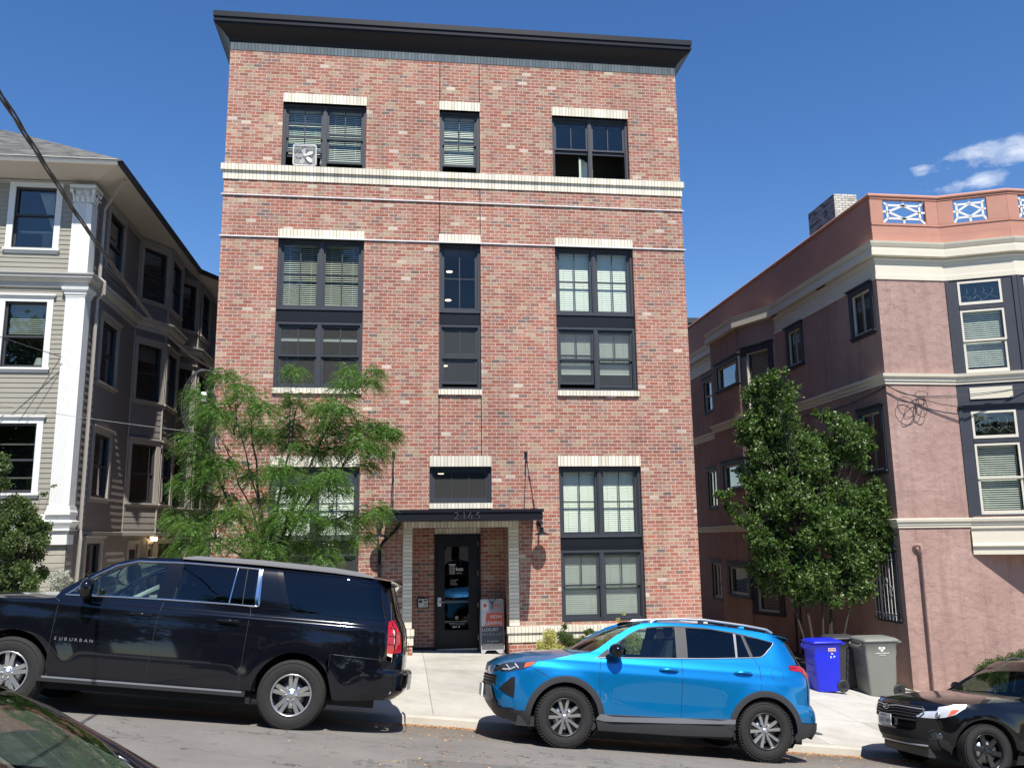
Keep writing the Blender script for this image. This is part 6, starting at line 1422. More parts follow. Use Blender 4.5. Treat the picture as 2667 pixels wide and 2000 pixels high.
# corner boards of the bays, trim at the wall foot
for (x, y, lo) in ((-6.22, 23.35, .2), (-6.22, 24.75, .2), (-6.10, 26.3, -2.6), (-6.75, 22.4, .2)):
    build('corner_board', MB().tube([(x+.004, y, lo), (x+.004, y, 7.7)], .028, 6, smooth=False), 'tan_trim', grey)
def band(name, path, prof, mt, parent, closed=False):
    """sweep a profile [(out, z)] along a wall path with mitred corners; walls face right of travel"""
    P = [Vector((p[0], p[1], 0)) for p in path]; n = len(P); rows = []
    for i in range(n):
        d0 = (P[i]-P[i-1]).normalized() if i else (P[1]-P[0]).normalized(); d1 = (P[i+1]-P[i]).normalized() if i < n-1 else d0
        n0, n1 = Vector((d0.y, -d0.x, 0)), Vector((d1.y, -d1.x, 0)); b = (n0+n1); b = b/max(.3, b.dot(n0)) if b.length > 1e-6 else n0
        rows.append([P[i]+b*o+Vector((0, 0, z)) for o, z in prof])
    m = MB(); k = len(prof); m.add([p for r in rows for p in r], [(i*k+j, (i+1)*k+j, (i+1)*k+j+1, i*k+j+1) for i in range(n-1) for j in range(k-1)])
    m.face(rows[0]); m.face(rows[-1][::-1]); return build(name, m, mt, parent)
outer = [(GXL, GY)]+SP
band('cornice', outer, [(.0, 5.42), (.05, 5.42), (.06, 5.48), (.06, 5.53), (.12, 5.56), (.17, 5.62), (.17, 5.67), (.20, 5.69), (.20, 5.715), (.0, 5.73)], 'cornice_grey', grey)
band('frieze', outer, [(.0, 7.74), (.03, 7.74), (.03, 7.80), (.06, 7.82), (.0, 7.86)], 'tan_trim', grey)
band('base_moulding', [(GXL, GY), (-6.75, GY), (-6.75, 19.2)], [(.0, .28), (.05, .28), (.05, .34), (.10, .42), (.12, .44), (.12, .47), (.05, .50), (.05, .60), (.0, .62)], 'white_paint', grey)
band('band_moulding', SP, [(.0, .20), (.035, .20), (.035, .27), (.0, .29)], 'siding_side', grey)
# pilasters: fluted shafts on the front and round the corner
def fluted(m, F, a0, a1, z0, z1, o):
    n = 6; w = (a1-a0); F.box(m, a0, a1, z0, z1, 0, o-.012)
    e = .035; fw_ = (w-2*e)/n
    F.box(m, a0, a0+e, z0, z1, o-.012, o); F.box(m, a1-e, a1, z0, z1, o-.012, o)
    for i in range(n): F.box(m, a0+e+i*fw_+fw_*.32, a0+e+(i+1)*fw_-fw_*.0, z0, z1, o-.012, o)
    F.box(m, a0, a1, z0, z0+.02, o-.012, o+.001); F.box(m, a0, a1, z1-.03, z1, o-.012, o+.001)
Fs = Fr((-6.68, GY-.07), (-6.68, GY+.30))
for (z0, z1, cap) in ((5.73, 7.33, 'leaf'), (.78, 5.22, 'plain')):
    m = MB(); fluted(m, Ff, fx(-7.125), fx(-6.80), z0, z1, .07); m2 = MB(); 
    Fside = Fr((-6.80, GY-.07), (-6.80, GY+.27)); fluted(m, Fside, 0, .34, z0, z1, .07)
    pl = build('pilaster', m, 'white_paint', grey)
    if cap == 'plain':
        band('capital', [(-7.125, GY), (-7.125, GY-.07), (-6.73, GY-.07), (-6.73, GY+.27), (-6.80, GY+.27)], [(0, 5.22), (.01, 5.22), (.01, 5.25), (.03, 5.27), (.03, 5.32), (.07, 5.36), (.08, 5.42), (0, 5.42)], 'white_paint', pl)
        band('base', [(-7.125, GY), (-7.125, GY-.07), (-6.73, GY-.07), (-6.73, GY+.27), (-6.80, GY+.27)], [(0, .60), (.05, .60), (.05, .66), (.03, .70), (.02, .78), (0, .78)], 'white_paint', pl)
        band('base', [(-7.125, GY), (-7.125, GY-.07), (-6.73, GY-.07), (-6.73, GY+.27), (-6.80, GY+.27)], [(0, .0), (.01, .0), (.01, .28), (.06, .28), (.06, .30), (0, .30)], 'white_paint', pl)
    else:
        m = MB(); cx, cy = -6.93, GY-.02
        m.box((-7.11, GY-.06, 7.33), (-6.745, GY+.25, 7.66)); r_ = random.Random(3)
        m.prism([(-7.20, GY-.14, 7.66), (-6.66, GY-.14, 7.66), (-6.66, GY+.34, 7.66), (-7.12, GY+.34, 7.66)], (0, 0, .07))
        def leaf(px, py, pz, dx, dy, h, w):
            nrm = Vector((dx, dy, 0)); tx = Vector((-dy, dx, 0)); P_ = []
            for k in range(6): t = k/5; P_.append((Vector((px, py, pz+h*min(1, t*1.25)-(.03 if t > .9 else 0)))+nrm*(.015+.075*t**2.2), w*(1-t*.55)*(1.0 if k < 5 else .6)))
            for (a, wa), (b, wb) in zip(P_[:-1], P_[1:]):
                m.add([a-tx*wa, a+nrm*.015, a+tx*wa, b+tx*wb, b+nrm*.015, b-tx*wb], [(0, 1, 4, 5), (1, 2, 3, 4)])
            m.ball(P_[-1][0]+Vector((0, 0, -.01)), .020, 8)
        for row, (z, h, nn) in enumerate(((7.34, .15, 3), (7.42, .19, 2))):
            for i in range(nn): leaf(-7.11+.365*(i+.5)/nn, GY-.06, z, 0, -1, h, .055)
            for i in range(nn): leaf(-6.745, GY-.06+.30*(i+.5)/nn, z, 1, 0, h, .05)
        leaf(-6.745, GY-.06, 7.34, .7, -.7, .26, .05); leaf(-7.11, GY-.06, 7.34, -.7, -.7, .26, .05)
        for (x, y) in ((-7.16, GY-.11), (-6.70, GY-.11), (-6.70, GY+.27)): m.ball((x, y, 7.61), .048, 10)
        build('capital', m, 'white_paint', pl)
# roof: soffit, gutter, hip
EO, EZ = .70, 7.98
ep_ = [(GXL-EO, GY-EO), (-6.75+EO, GY-EO), (-6.75+EO, 22.4), (-6.75+EO, 23.35), (-6.75+EO, 24.75), (-6.75+EO, 25.9), (-5.47, 26.9), (-5.47, 29.8), (-6.75+EO, 37)]
ip_ = [(GXL, GY), (-6.75, GY), (-6.75, 22.4), (-6.22, 23.35), (-6.22, 24.75), (-6.10, 26.3), (-6.10, 29.0), (-6.75, 29.8), (-6.75, 37)]
m = MB()
for i in range(8):
    a, b, c, d = ip_[i], ip_[i+1], ep_[i+1], ep_[i]; m.face([(a[0], a[1], 7.84), (d[0], d[1], EZ), (c[0], c[1], EZ), (b[0], b[1], 7.84)])
build('soffit', m, 'soffit_paint', grey)
band('gutter', ep_[:2], [(0, EZ-.01), (.03, EZ-.02), (.075, EZ+.01), (.085, EZ+.05), (.10, EZ+.06), (.10, EZ+.085), (.0, EZ+.085)], 'white_paint', grey)
band('fascia', ep_[1:], [(0, EZ-.01), (.03, EZ-.02), (.075, EZ+.01), (.085, EZ+.05), (.10, EZ+.06), (.10, EZ+.085), (.0, EZ+.085)], 'navy_trim', grey)
zr = EZ+.075; kx = .60; sx_, sy_r = -6.75+EO+.10, GY-EO-.10; t = 4.4
m = MB(); A = (sx_, sy_r, zr); Bp = (sx_-t, sy_r+t, zr+kx*t); C = (GXL-EO+t, sy_r+t, zr+kx*t); D_ = (GXL-EO, sy_r, zr)
m.face([D_, A, Bp, C]); m.face([A, (sx_, 37, zr), (sx_-t, 37-t, zr+kx*t), Bp]); m.face([D_, C, (GXL-EO+t, 37-t, zr+kx*t), (GXL-EO, 37, zr)]); m.face([C, Bp, (sx_-t, 37-t, zr+kx*t), (GXL-EO+t, 37-t, zr+kx*t)])
m.face([D_, A, (A[0], A[1], zr-.03), (D_[0], D_[1], zr-.03)]); 
m.face([(sx_, 25.7, zr+.004), (-5.37, 26.85, zr+.001), (-5.37, 29.8, zr+.001), (sx_-.2, 30.6, zr+.13), (sx_-.4, 26.5, zr+.26)])
build('roof', m, 'shingles', grey)
m = MB(); m.prism([(-9.35, sy_r+1.0, zr+.45), (-8.85, sy_r+1.0, zr+.45), (-9.35, sy_r+1.0, zr+.95)], (0, .4, 0)); build('roof_vent', m, 'navy_trim', grey)
m = MB(); m.box((GXL, GY+.02, -2.6), (-14, 36, 7.8)); 
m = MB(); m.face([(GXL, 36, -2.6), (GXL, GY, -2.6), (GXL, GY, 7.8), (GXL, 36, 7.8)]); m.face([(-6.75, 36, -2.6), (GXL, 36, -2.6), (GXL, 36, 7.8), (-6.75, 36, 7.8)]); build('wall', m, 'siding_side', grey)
# downspout with its elbow under the soffit
m = MB(); m.tube([(-6.10, 18.85, 7.90), (-6.58, 19.30, 7.50), (-6.64, 19.33, 7.38), (-6.64, 19.33, 5.80), (-6.53, 19.33, 5.70), (-6.53, 19.33, 5.42), (-6.65, 19.32, 5.30), (-6.65, 19.32, .3), (-6.62, 19.30, .1), (-6.66, 19.30, -1.7)], .038, 4, smooth=False); build('downspout', m, 'tan_trim', grey)
t_ = thing('porch_light', 'pair of glowing round bulbs over the basement doors of the grey house', 'lamp', (-6.74, 24.85, .12))
build('bracket', MB().box((-6.74, 24.65, .13), (-6.68, 25.0, .19)), 'tan_trim', t_)
for y in (24.72, 24.98): build('bulb', MB().ball((-6.62, y, .12), .055, 12), 'lamp_lit', t_)
t_ = thing('security_camera', 'small white security camera under the bay of the grey house, right of the bulbs', 'camera', (-6.45, 25.0, .16))
build('housing', MB().tube([(-6.30, 24.45, .13), (-6.30, 24.62, .13)], .035, 10), 'white_plastic', t_); build('bracket', MB().tube([(-6.30, 24.55, .15), (-6.30, 24.6, .2)], .015, 6).ball((-6.30, 24.58, .17), .03, 8), 'white_plastic', t_)

# ------------------------------------------------------------------ stucco building on the right
SY, SX = 19.2, 11.67
stu = thing('stucco_building', 'dusty pink stucco building of three storeys with cream bands, canted bays and salmon parapet', 'building', (14.0, SY, -3.5))
front = [(SX, SY), (13.5, SY), (14.95, 18.55), (17.8, 18.55), (19.25, 19.2), (22, 19.2)]
sidep = [(SX, 36), (SX, 29.2), (11.03, 29.1), (11.03, 26.7), (SX, 25.1), (SX, SY)]
SF = Fr(front[0], front[1]); FB = Fr(front[1], front[2]); FC = Fr(front[2], front[3])
SS = Fr(sidep[4], sidep[5]); SB = Fr(sidep[3], sidep[4]); SC = Fr(sidep[2], sidep[3]); SD = Fr(sidep[0], sidep[1])
def flat_wall(m, F, z0, z1, ops=(), a0=0, a1=None, o=0.0):
    a1 = F.L if a1 is None else a1; X = sorted(set([a0, a1]+[v for q in ops for v in q[:2]])); Z = sorted(set([z0, z1]+[v for q in ops for v in q[2:]]))
    for a, b in zip(X[:-1], X[1:]):
        for c, d in zip(Z[:-1], Z[1:]):
            if any(q[0] < (a+b)/2 < q[1] and q[2] < (c+d)/2 < q[3] for q in ops): continue
            F.quad(m, a, b, c, d, o)
sa = lambda y: 25.1-y
# windows on the side wall (s measured from the back)
wSS = [(sa(20.42), sa(19.52), 5.02, 6.10), (sa(24.2), sa(23.38), 5.0, 6.05), (sa(20.45), sa(19.55), 1.55, 2.98), (sa(24.2), sa(23.38), 1.6, 2.9), (sa(20.30), sa(19.52), -1.95, -.50)]
wSB = [(.44, 1.40, 3.95, 5.86), (.44, 1.40, .45, 2.35), (.30, 1.20, -2.3, -1.0)]
wSC = [(.62, 2.36, 5.0, 5.76), (.70, 2.40, 1.58, 2.34), (.74, 2.30, -1.86, -1.02)]
wSD = [(36-31.6, 36-30.75, 4.7, 5.85), (36-31.65, 36-30.75, 1.1, 2.42), (36-31.7, 36-30.8, -2.2, -1.0)]
m = MB(); flat_wall(m, SS, -4.6, 6.3, [op(*w) for w in wSS]); build('wall', m, 'stucco', stu)
m = MB(); flat_wall(m, SB, -4.6, 6.8, [op(*w) for w in wSB]); flat_wall(m, SC, -4.6, 6.8, [op(*w) for w in wSC]); flat_wall(m, Fr(sidep[1], sidep[2]), -4.6, 6.8); flat_wall(m, SD, -4.6, 6.3, [op(*w) for w in wSD]); build('wall', m, 'stucco', stu)
m = MB(); flat_wall(m, SF, -4.6, 6.3); flat_wall(m, Fr((13.5, 19.2), (19.25, 19.2)), -4.6, -.3); flat_wall(m, Fr((19.25, 19.2), (22, 19.2)), -4.6, 6.3); build('wall', m, 'stucco', stu)
for (F, ws, tw) in ((SS, wSS, .13), (SD, wSD, .12)):
    for k, w in enumerate(ws): sash_window(F, *w, stu, trim='navy_trim', fm='ivory_sash', tw=tw, crown=True, cas=(F is SS) or k > 0, room_d=.5, head=.14)
for k, w in enumerate(wSB): sash_window(SB, *w, stu, trim='navy_trim', fm='ivory_sash', tw=.20, crown=True, blind=.05, room_d=.4, head=.2)
for k, w in enumerate(wSC):
    ww = sash_window(SC, *w, stu, trim='navy_trim', fm='ivory_sash', tw=.22, crown=True, blind=.02, room_d=.4, head=.16, split=.02)
# security grille on the lowest near side window
m = MB(); a0, a1, z0, z1 = wSS[4]
for i in range(7): a = lerp(a0-.03, a1+.03, i/6); m.tube([SS.p(a, z0-.05, .09), SS.p(a, z1+.05, .09)], .008, 6)
for z in (z0+.1, z1-.1): m.tube([SS.p(a0-.06, z, .09), SS.p(a1+.06, z, .09)], .008, 6)
for i in range(4):
    c = SS.p(lerp(a0, a1, (i+.5)/4), (z0+z1)/2+.1*(-1)**i, .09); m.tube([c+SS.d*(.07*math.cos(q))+Vector((0, 0, .10*math.sin(q)+.03*math.sin(2*q))) for q in [k*math.pi/8 for k in range(15)]], .006, 5)
build('window_grille', m, 'white_paint', stu)
# service door in the passage
# front canted bay: dark frame with transom and double-hung sashes
for F, cols in ((FB, [(.27, 1.24)]), (FC, [(.18, 1.22), (1.62, 2.66)])):
    for (zb, z1, tr0, tr1) in ((3.85, 5.42, 5.56, 6.16), (.43, 2.11, 2.24, 2.90)):
        ops_ = [(a, b, zb, z1) for a, b in cols]+[(a, b, tr0, tr1) for a, b in cols]
        m = MB(); flat_wall(m, F, zb-.05, tr1+.09, ops_, 0 if F is FB else 0, F.L, .0); F.box(m, 0, .08, zb-.05, tr1+.06, 0, .03); F.box(m, F.L-.10, F.L, zb-.05, tr1+.06, 0, .03)
        for a, b in cols: F.box(m, a, b, z1+.02, tr0-.02, 0, .02)
        fr_ = build('bay_frame', m, 'navy_trim', stu)
        for a, b in cols:
            m = MB(); frame4(F, m, a, b, zb, lerp(zb, z1, .52), .055, -.06, -.02, .09); frame4(F, m, a, b, lerp(zb, z1, .50), z1, .045, -.03, .01); w = build('window', m, 'ivory_sash', stu)
            m = MB(); F.quad(m, a+.03, b-.03, zb+.03, z1-.03, -.035); build('pane', m, 'pane', w); fblinds(F, a+.07, b-.07, z1-.07, zb+.10, -.10, w, cl=.66, pitch=.052)
            m = MB(); frame4(F, m, a, b, tr0, tr1, .05, -.04, .01, .07); w2 = build('window', m, 'ivory_sash', stu); m = MB(); F.quad(m, a+.03, b-.03, tr0+.03, tr1-.03, -.02); build('pane', m, 'pane_old', w2)
            m = MB(); r_ = random.Random(int(zb*10)); pts = [F.p(lerp(a+.08, b-.08, i/14), lerp(tr0, tr1, .32)+.05*math.sin(i*1.3)+r_.uniform(-.03, .03), -.06) for i in range(15)]
            m.tube(pts, .004, 4)
            for i in range(5): q = F.p(lerp(a+.1, b-.1, r_.random()), lerp(tr0, tr1, r_.uniform(.15, .45)), -.06); m.ball(q, .016, 6)
            for i in range(4): q = F.p(lerp(a+.2, b-.2, i/3), lerp(tr0, tr1, .75), -.06); m.tube([q, q+Vector((.03, 0, -.1)), q+Vector((-.02, 0, -.17))], .005, 4)
            build('string_lights', m, 'clear_plastic', w2)
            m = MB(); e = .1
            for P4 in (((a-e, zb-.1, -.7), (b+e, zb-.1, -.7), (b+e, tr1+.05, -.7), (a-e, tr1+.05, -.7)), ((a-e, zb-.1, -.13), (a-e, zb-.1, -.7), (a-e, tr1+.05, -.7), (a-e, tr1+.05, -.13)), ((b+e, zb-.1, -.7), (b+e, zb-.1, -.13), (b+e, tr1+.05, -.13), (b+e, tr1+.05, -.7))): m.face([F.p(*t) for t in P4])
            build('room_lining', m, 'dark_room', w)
    m = MB(); F.quad(m, 0, F.L, 2.99, 3.6, 0); F.box(m, 0, F.L, 3.00, 3.05, 0, .05); F.box(m, -.0, F.L, 3.05, 3.08, 0, .09); build('spandrel', m, 'navy_trim', stu)
    for a, b in cols: m = MB(); F.box(m, a+.02, b-.02, 3.20, 3.48, 0, .03); build('panel', m, 'cream_trim', stu)
m = MB(); flat_wall(m, Fr(front[3], front[4]), -.3, 6.3); flat_wall(m, FC, -.5, .4); flat_wall(m, FB, -.5, .4); build('wall', m, 'stucco', stu)
allp = sidep[:-1]+front
band('belt_moulding', allp, [(0, 3.58), (.03, 3.58), (.03, 3.64), (.06, 3.66), (.06, 3.73), (.11, 3.76), (.12, 3.83), (.0, 3.85)], 'cream_trim', stu)
band('belt_moulding', allp, [(0, .14), (.03, .14), (.03, .19), (.05, .20), (.05, .26), (.09, .28), (.10, .34), (.0, .36)], 'cream_trim', stu)
bay = front[1:5]
band('bay_apron', bay, [(0, -.50), (.03, -.50), (.03, -.31), (.08, -.31), (.08, -.28), (.05, -.26), (.045, -.25), (.02, -.24), (.02, .11), (.06, .11), (.06, .14)], 'cream_trim', stu)
m = MB(); m.face([(p[0], p[1], -.495) for p in bay]); build('soffit', m, 'salmon_board', stu)
m = MB(); m.face([(13.5, 19.2, -4), (19, 19.2, -4), (19, 19.2, -.5), (13.5, 19.2, -.5)])
for fp_ in ([(SX, 25.1)]+front, [(SX, 36), (SX, 29.2)]): band('frieze', fp_, [(0, 6.22), (.025, 6.22), (.025, 6.34), (.0, 6.35), (.0, 6.64), (.02, 6.65), (.02, 6.70), (.05, 6.74), (.05, 6.77), (.0, 6.79)], 'cream_trim', stu)
band('cornice', allp, [(0, 6.78), (.12, 6.80), (.14, 6.81), (.14, 6.97), (.11, 6.98), (.11, 7.03), (.13, 7.05), (.16, 7.12), (.17, 7.17), (.0, 7.19)], 'cream_trim', stu)
# parapet
straight = [(SX, 36), (SX, SY)]
m = MB(); Fp = Fr(*straight); Fp.box(m, 0, Fp.L-.113, 7.17, 8.36, -.12, .0); build('parapet', m, 'salmon_board', stu)
m = MB(); 
def parapet_front(F, opl):
    m = MB(); F.box(m, 0, F.L, 7.17, 7.42, -.10, .012); F.box(m, 0, F.L, 7.425, 7.638, -.10, .004); F.box(m, 0, F.L, 7.64, 7.70, -.11, .022)
    X = [0]+[v for o in opl for v in o]+[F.L]
    for a, b in zip(X[::2], X[1::2]): F.box(m, a, b, 7.70, 8.33, -.10, .0); F.box(m, a+.004, b-.004, 7.71, 8.32, -.05, .006)
    F.box(m, 0, F.L, 8.33, 8.36, -.11, .02)
    pr = build('parapet', m, 'salmon_board', stu)
    for a, b in opl:
        m = MB(); zl, zh = 7.71, 8.32; c0 = ((a+b)/2, (zl+zh)/2); o = -.045
        def bar(p, q, w=.026): P_, Q_ = F.p(p[0], p[1], o), F.p(q[0], q[1], o); d = (Q_-P_).normalized(); m.obox((P_+Q_)/2, (d, d.cross(F.n), F.n), ((Q_-P_).length/2, w, .018))
        i0, i1, j0, j1 = a+.12*(b-a), b-.12*(b-a), zl+.13, zh-.13
        for p, q in (((i0, j0), (i1, j0)), ((i1, j0), (i1, j1)), ((i1, j1), (i0, j1)), ((i0, j1), (i0, j0)), ((a, zl), (i0, j0)), ((b, zl), (i1, j0)), ((a, zh), (i0, j1)), ((b, zh), (i1, j1)), ((c0[0], j0), (i1-.02, c0[1])), ((i1-.02, c0[1]), (c0[0], j1)), ((c0[0], j1), (i0+.02, c0[1])), ((i0+.02, c0[1]), (c0[0], j0)), ((c0[0], zl), (c0[0], j0)), ((c0[0], zh), (c0[0], j1)), ((a, c0[1]), (i0, c0[1])), ((b, c0[1]), (i1, c0[1]))): bar(p, q)
        build('lattice', m, 'white_paint', pr)
parapet_front(SF, [(.34, 1.50)]); parapet_front(FB, [(.36, 1.13)]); parapet_front(FC, [(.30, 1.10), (1.75, 2.55)])
parapet_front(Fr(front[3], front[4]), [(.4, 1.2)]); parapet_front(Fr(front[4], front[5]), [(.6, 1.8)])
band('parapet_cap', [(SX, 36)]+front, [(-.14, 8.37), (.03, 8.37), (.05, 8.40), (.05, 8.43), (.02, 8.47), (-.14, 8.47)], 'salmon_board', stu)
m = MB(); m.face([(SX+.15, 19.3, 7.25), (22, 19.3, 7.25), (22, 36, 7.25), (SX+.15, 36, 7.25)]); build('roof', m, 'shingles', stu)
m = MB(); m.face([(22, 19.2, -4.6), (22, 36, -4.6), (22, 36, 8.4), (22, 19.2, 8.4)]); m.face([(SX, 36, -4.6), (SX, 36, 8.4), (22, 36, 8.4), (22, 36, -4.6)]); build('wall', m, 'stucco', stu)
m = MB(); m.face([(12.86, 23, 7.2), (13.58, 23, 7.2), (13.58, 23, 10.09), (12.86, 23, 10.09)]); m.face([(13.58, 24.66, 7.2), (12.86, 24.66, 7.2), (12.86, 24.66, 10.09), (13.58, 24.66, 10.09)]); m.face([(12.86, 24.66, 7.2), (12.86, 23, 7.2), (12.86, 23, 10.09), (12.86, 24.66, 10.09)], 1); m.face([(13.58, 23, 7.2), (13.58, 24.66, 7.2), (13.58, 24.66, 10.09), (13.58, 23, 10.09)], 1); m.face([(12.86, 23, 10.09), (13.58, 23, 10.09), (13.58, 24.66, 10.09), (12.86, 24.66, 10.09)])
build('chimney', m, ['chimney_brick', 'chimney_brick_shaded'], stu)
for (y0, y1) in ((21.6, 22.1), (24.7, 25.15)): m = MB(); m.box((SX-.10, y0, 6.785), (SX-.03, y1, 6.797)); build('vent', m, 'gap_dark', stu)
m = MB(); m.tube([(12.0, SY-.0, -.33), (12.0, SY-.06, -.28), (12.03, SY-.10, -.25), (12.09, SY-.11, -.27), (12.12, SY-.11, -.36), (12.12, SY-.11, -3.7)], .042, 10); m.tube([(12.12, SY-.11, -.36), (12.12, SY-.11, -.44)], .052, 10); build('drain_pipe', m, 'stucco', stu)
# passage door in the canted bay of the side wall
m = MB(); frame4(SS, m, sa(25.0), sa(24.62), -3.6, -.6, .05, .0, .04); build('corner_board', m, 'navy_trim', stu)
# distant flat-roofed house seen past the parapet
far = thing('distant_house', 'sliver of a pale house with a dark roof edge far behind the pink building', 'building', (24, 62, -3))
build('wall', MB().box((18, 60, -4), (40, 70, 15.55)), 'white_paint', far); build('roof', MB().box((17.6, 59.6, 15.56), (40.4, 70.4, 15.95)), 'navy_trim', far)
for i in range(6):
    for z in (1.5, 5.0, 8.5, 12.0): w = build('window', MB().box((19.5+i*3.4, 59.93, z), (20.9+i*3.4, 60, z+1.9)), 'tan_trim', far); build('pane', MB().box((19.6+i*3.4, 59.90, z+.1), (20.8+i*3.4, 59.94, z+1.8)), 'gap_dark', w)

# ------------------------------------------------------------------ plants
LOC = [(-2.95,2.78,0.14),(-2.66,2.57,0.16),(-2.55,2.3,0.21),(-3.24,2.24,0.25),(-2.93,2.0,0.3),(-3.37,2.46,0.12),(-2.54,1.91,0.28),(-2.17,2.11,0.23),(-2.16,1.77,0.26),(-1.83,1.91,0.26),(-1.72,2.72,0.1),(-1.78,2.3,0.17),(-1.4,2.26,0.26),(-0.95,2.61,0.22),(-0.91,2.91,0.12),(-0.51,2.66,0.15),(-0.47,2.86,0.07),(-1.01,2.19,0.24),(-1.24,1.92,0.29),(-0.77,1.92,0.29),(-0.45,1.92,0.22),(-0.26,1.77,0.17),(-0.16,1.85,0.1),(-1.12,1.58,0.29),(-0.64,1.58,0.26),(-0.4,1.48,0.19),(-0.56,1.26,0.12),(-1.47,1.53,0.24),(-1.82,1.57,0.19),(-3.33,1.62,0.21),(-3.2,1.34,0.23),(-3.01,1.1,0.27),(-3.45,0.98,0.18),(-3.29,0.82,0.18),(-2.79,1.26,0.25),(-2.5,1.14,0.21),(-2.94,0.75,0.2),(-1.92,1.1,0.26),(-1.68,0.86,0.3),(-1.38,0.95,0.26),(-1.1,1.02,0.21),(-0.98,0.85,0.12),(-2.37,0.74,0.14),(-2.57,0.44,0.25),(-2.98,0.45,0.27),(-3.26,0.22,0.25),(-3.56,0.4,0.2),(-3.65,0.45,0.11),(-3.36,-0.06,0.2),(-2.95,-0.06,0.18),(-2.46,0.05,0.25),(-2.13,0.27,0.3),(-1.79,0.39,0.32),(-1.44,0.38,0.28),(-1.09,0.31,0.28),(-0.74,0.38,0.24),(-0.43,0.42,0.17),(-0.34,0.54,0.1),(-0.61,0.07,0.14),(-2.0,-0.12,0.28),(-1.54,-0.08,0.3),(-1.19,-0.27,0.19),(-2.34,-0.18,0.16),(-0.96,-0.04,0.14)]
CAM = [(8.6,-.9,.3),(9.1,-1.1,.35),(8.45,-.5,.3),(10.5,-1.3,.3),(9.7,.2,.45),(9.2,.9,.4),(10.0,.9,.4),(9.3,1.9,.35),(8.9,2.5,.35),(9.9,-1.0,.4),(10.9,-.4,.35),(9.0,-.3,.4),(10.4,.6,.35),(8.88,3.72,0.14),(8.78,3.41,0.32),(9.13,3.3,0.32),(8.47,3.41,0.2),(9.31,3.04,0.4),(8.63,2.88,0.44),(8.22,2.57,0.24),(9.04,2.58,0.44),(9.57,2.73,0.24),(9.5,2.35,0.32),(8.7,2.2,0.43),(8.2,2.35,0.2),(10.46,2.85,0.18),(10.47,2.51,0.28),(10.9,2.74,0.18),(10.17,2.24,0.36),(10.7,2.28,0.36),(11.28,2.43,0.2),(11.17,2.13,0.2),(9.83,1.97,0.36),(10.42,1.9,0.36),(10.9,1.82,0.28),(9.03,1.78,0.47),(8.52,1.9,0.35),(8.42,1.45,0.27),(9.52,1.52,0.44),(9.99,1.52,0.32),(10.47,1.52,0.24),(8.95,1.23,0.43),(8.32,1.16,0.23),(9.56,0.96,0.43),(10.2,1.15,0.24),(11.23,1.03,0.2),(11.25,0.77,0.32),(10.84,0.7,0.36),(11.51,0.58,0.28),(8.76,0.71,0.43),(8.36,0.57,0.27),(7.58,0.98,0.12),(7.75,0.65,0.1),(8.15,0.32,0.23),(9.28,0.45,0.43),(9.91,0.48,0.39),(10.49,0.33,0.36),(11.08,0.29,0.36),(11.44,0.24,0.24),(8.87,0.13,0.35),(9.48,-0.06,0.43),(10.1,-0.03,0.43),(10.69,-0.11,0.36),(11.24,-0.12,0.32),(11.68,-0.13,0.22),(11.85,-0.09,0.1),(11.5,-0.38,0.24),(8.24,-0.05,0.23),(8.68,-0.31,0.31),(9.13,-0.53,0.39),(9.75,-0.57,0.43),(10.34,-0.51,0.39),(10.92,-0.63,0.32),(9.42,-0.82,0.35),(10.04,-0.87,0.35),(10.59,-0.84,0.27),(8.84,-0.77,0.27),(11.19,-0.71,0.18),(9.51,-1.14,0.31),(10.21,-1.12,0.35),(10.72,-1.06,0.24),(9.76,-1.4,0.23),(9.23,-1.32,0.23)]
SHR = [(-7.61,1.61,0.16),(-7.49,1.48,0.13),(-7.51,1.16,0.14),(-7.36,0.82,0.16),(-7.47,0.69,0.18),(-7.09,0.8,0.11),(-6.99,0.63,0.16),(-7.2,0.55,0.2),(-7.4,0.41,0.21),(-6.88,0.4,0.18),(-7.05,0.31,0.21),(-6.7,0.34,0.11),(-6.77,0.1,0.2),(-7.12,0.07,0.23),(-7.38,0.03,0.23),(-6.62,0.02,0.09),(-6.92,-0.16,0.2),(-7.23,-0.3,0.23),(-6.99,-0.43,0.19),(-6.75,-0.53,0.14),(-7.31,-0.57,0.23),(-7.06,-0.67,0.21),(-6.79,-0.71,0.16),(-6.78,0.96,0.04),(-6.61,1.12,0.03)]
SIL = [(-6.21,-0.58,0.1),(-6.08,-0.56,0.09),(-6.27,-0.7,0.12),(-6.12,-0.7,0.1),(-6.0,-0.65,0.05),(-6.35,-0.59,0.07)]
YEL = [(2.96,-2.19,0.1),(3.14,-2.01,0.15),(3.18,-2.2,0.15),(3.01,-2.31,0.15),(3.35,-2.32,0.15)]
GRN = [(3.41,-2.02,0.12),(3.46,-1.83,0.06),(3.55,-2.12,0.15),(3.7,-2.19,0.12),(3.85,-2.12,0.1),(3.93,-1.96,0.06),(4.03,-1.94,0.06),(4.02,-2.22,0.17),(4.45,-2.14,0.15),(4.66,-1.86,0.05),(4.66,-1.74,0.04),(4.74,-1.6,0.03),(4.7,-2.01,0.1),(4.94,-2.22,0.23),(5.09,-2.35,0.2),(4.74,-2.34,0.2),(4.29,-2.32,0.2)]
HED = [(12.77,-2.91,0.12),(13.04,-2.87,0.13),(13.34,-2.84,0.13),(13.62,-2.79,0.15),(13.89,-2.74,0.17),(12.85,-3.06,0.17),(13.19,-3.01,0.2),(13.59,-2.99,0.2),(14.17,-2.71,0.2),(14.51,-2.69,0.2)]
NR = np.random.RandomState(11)
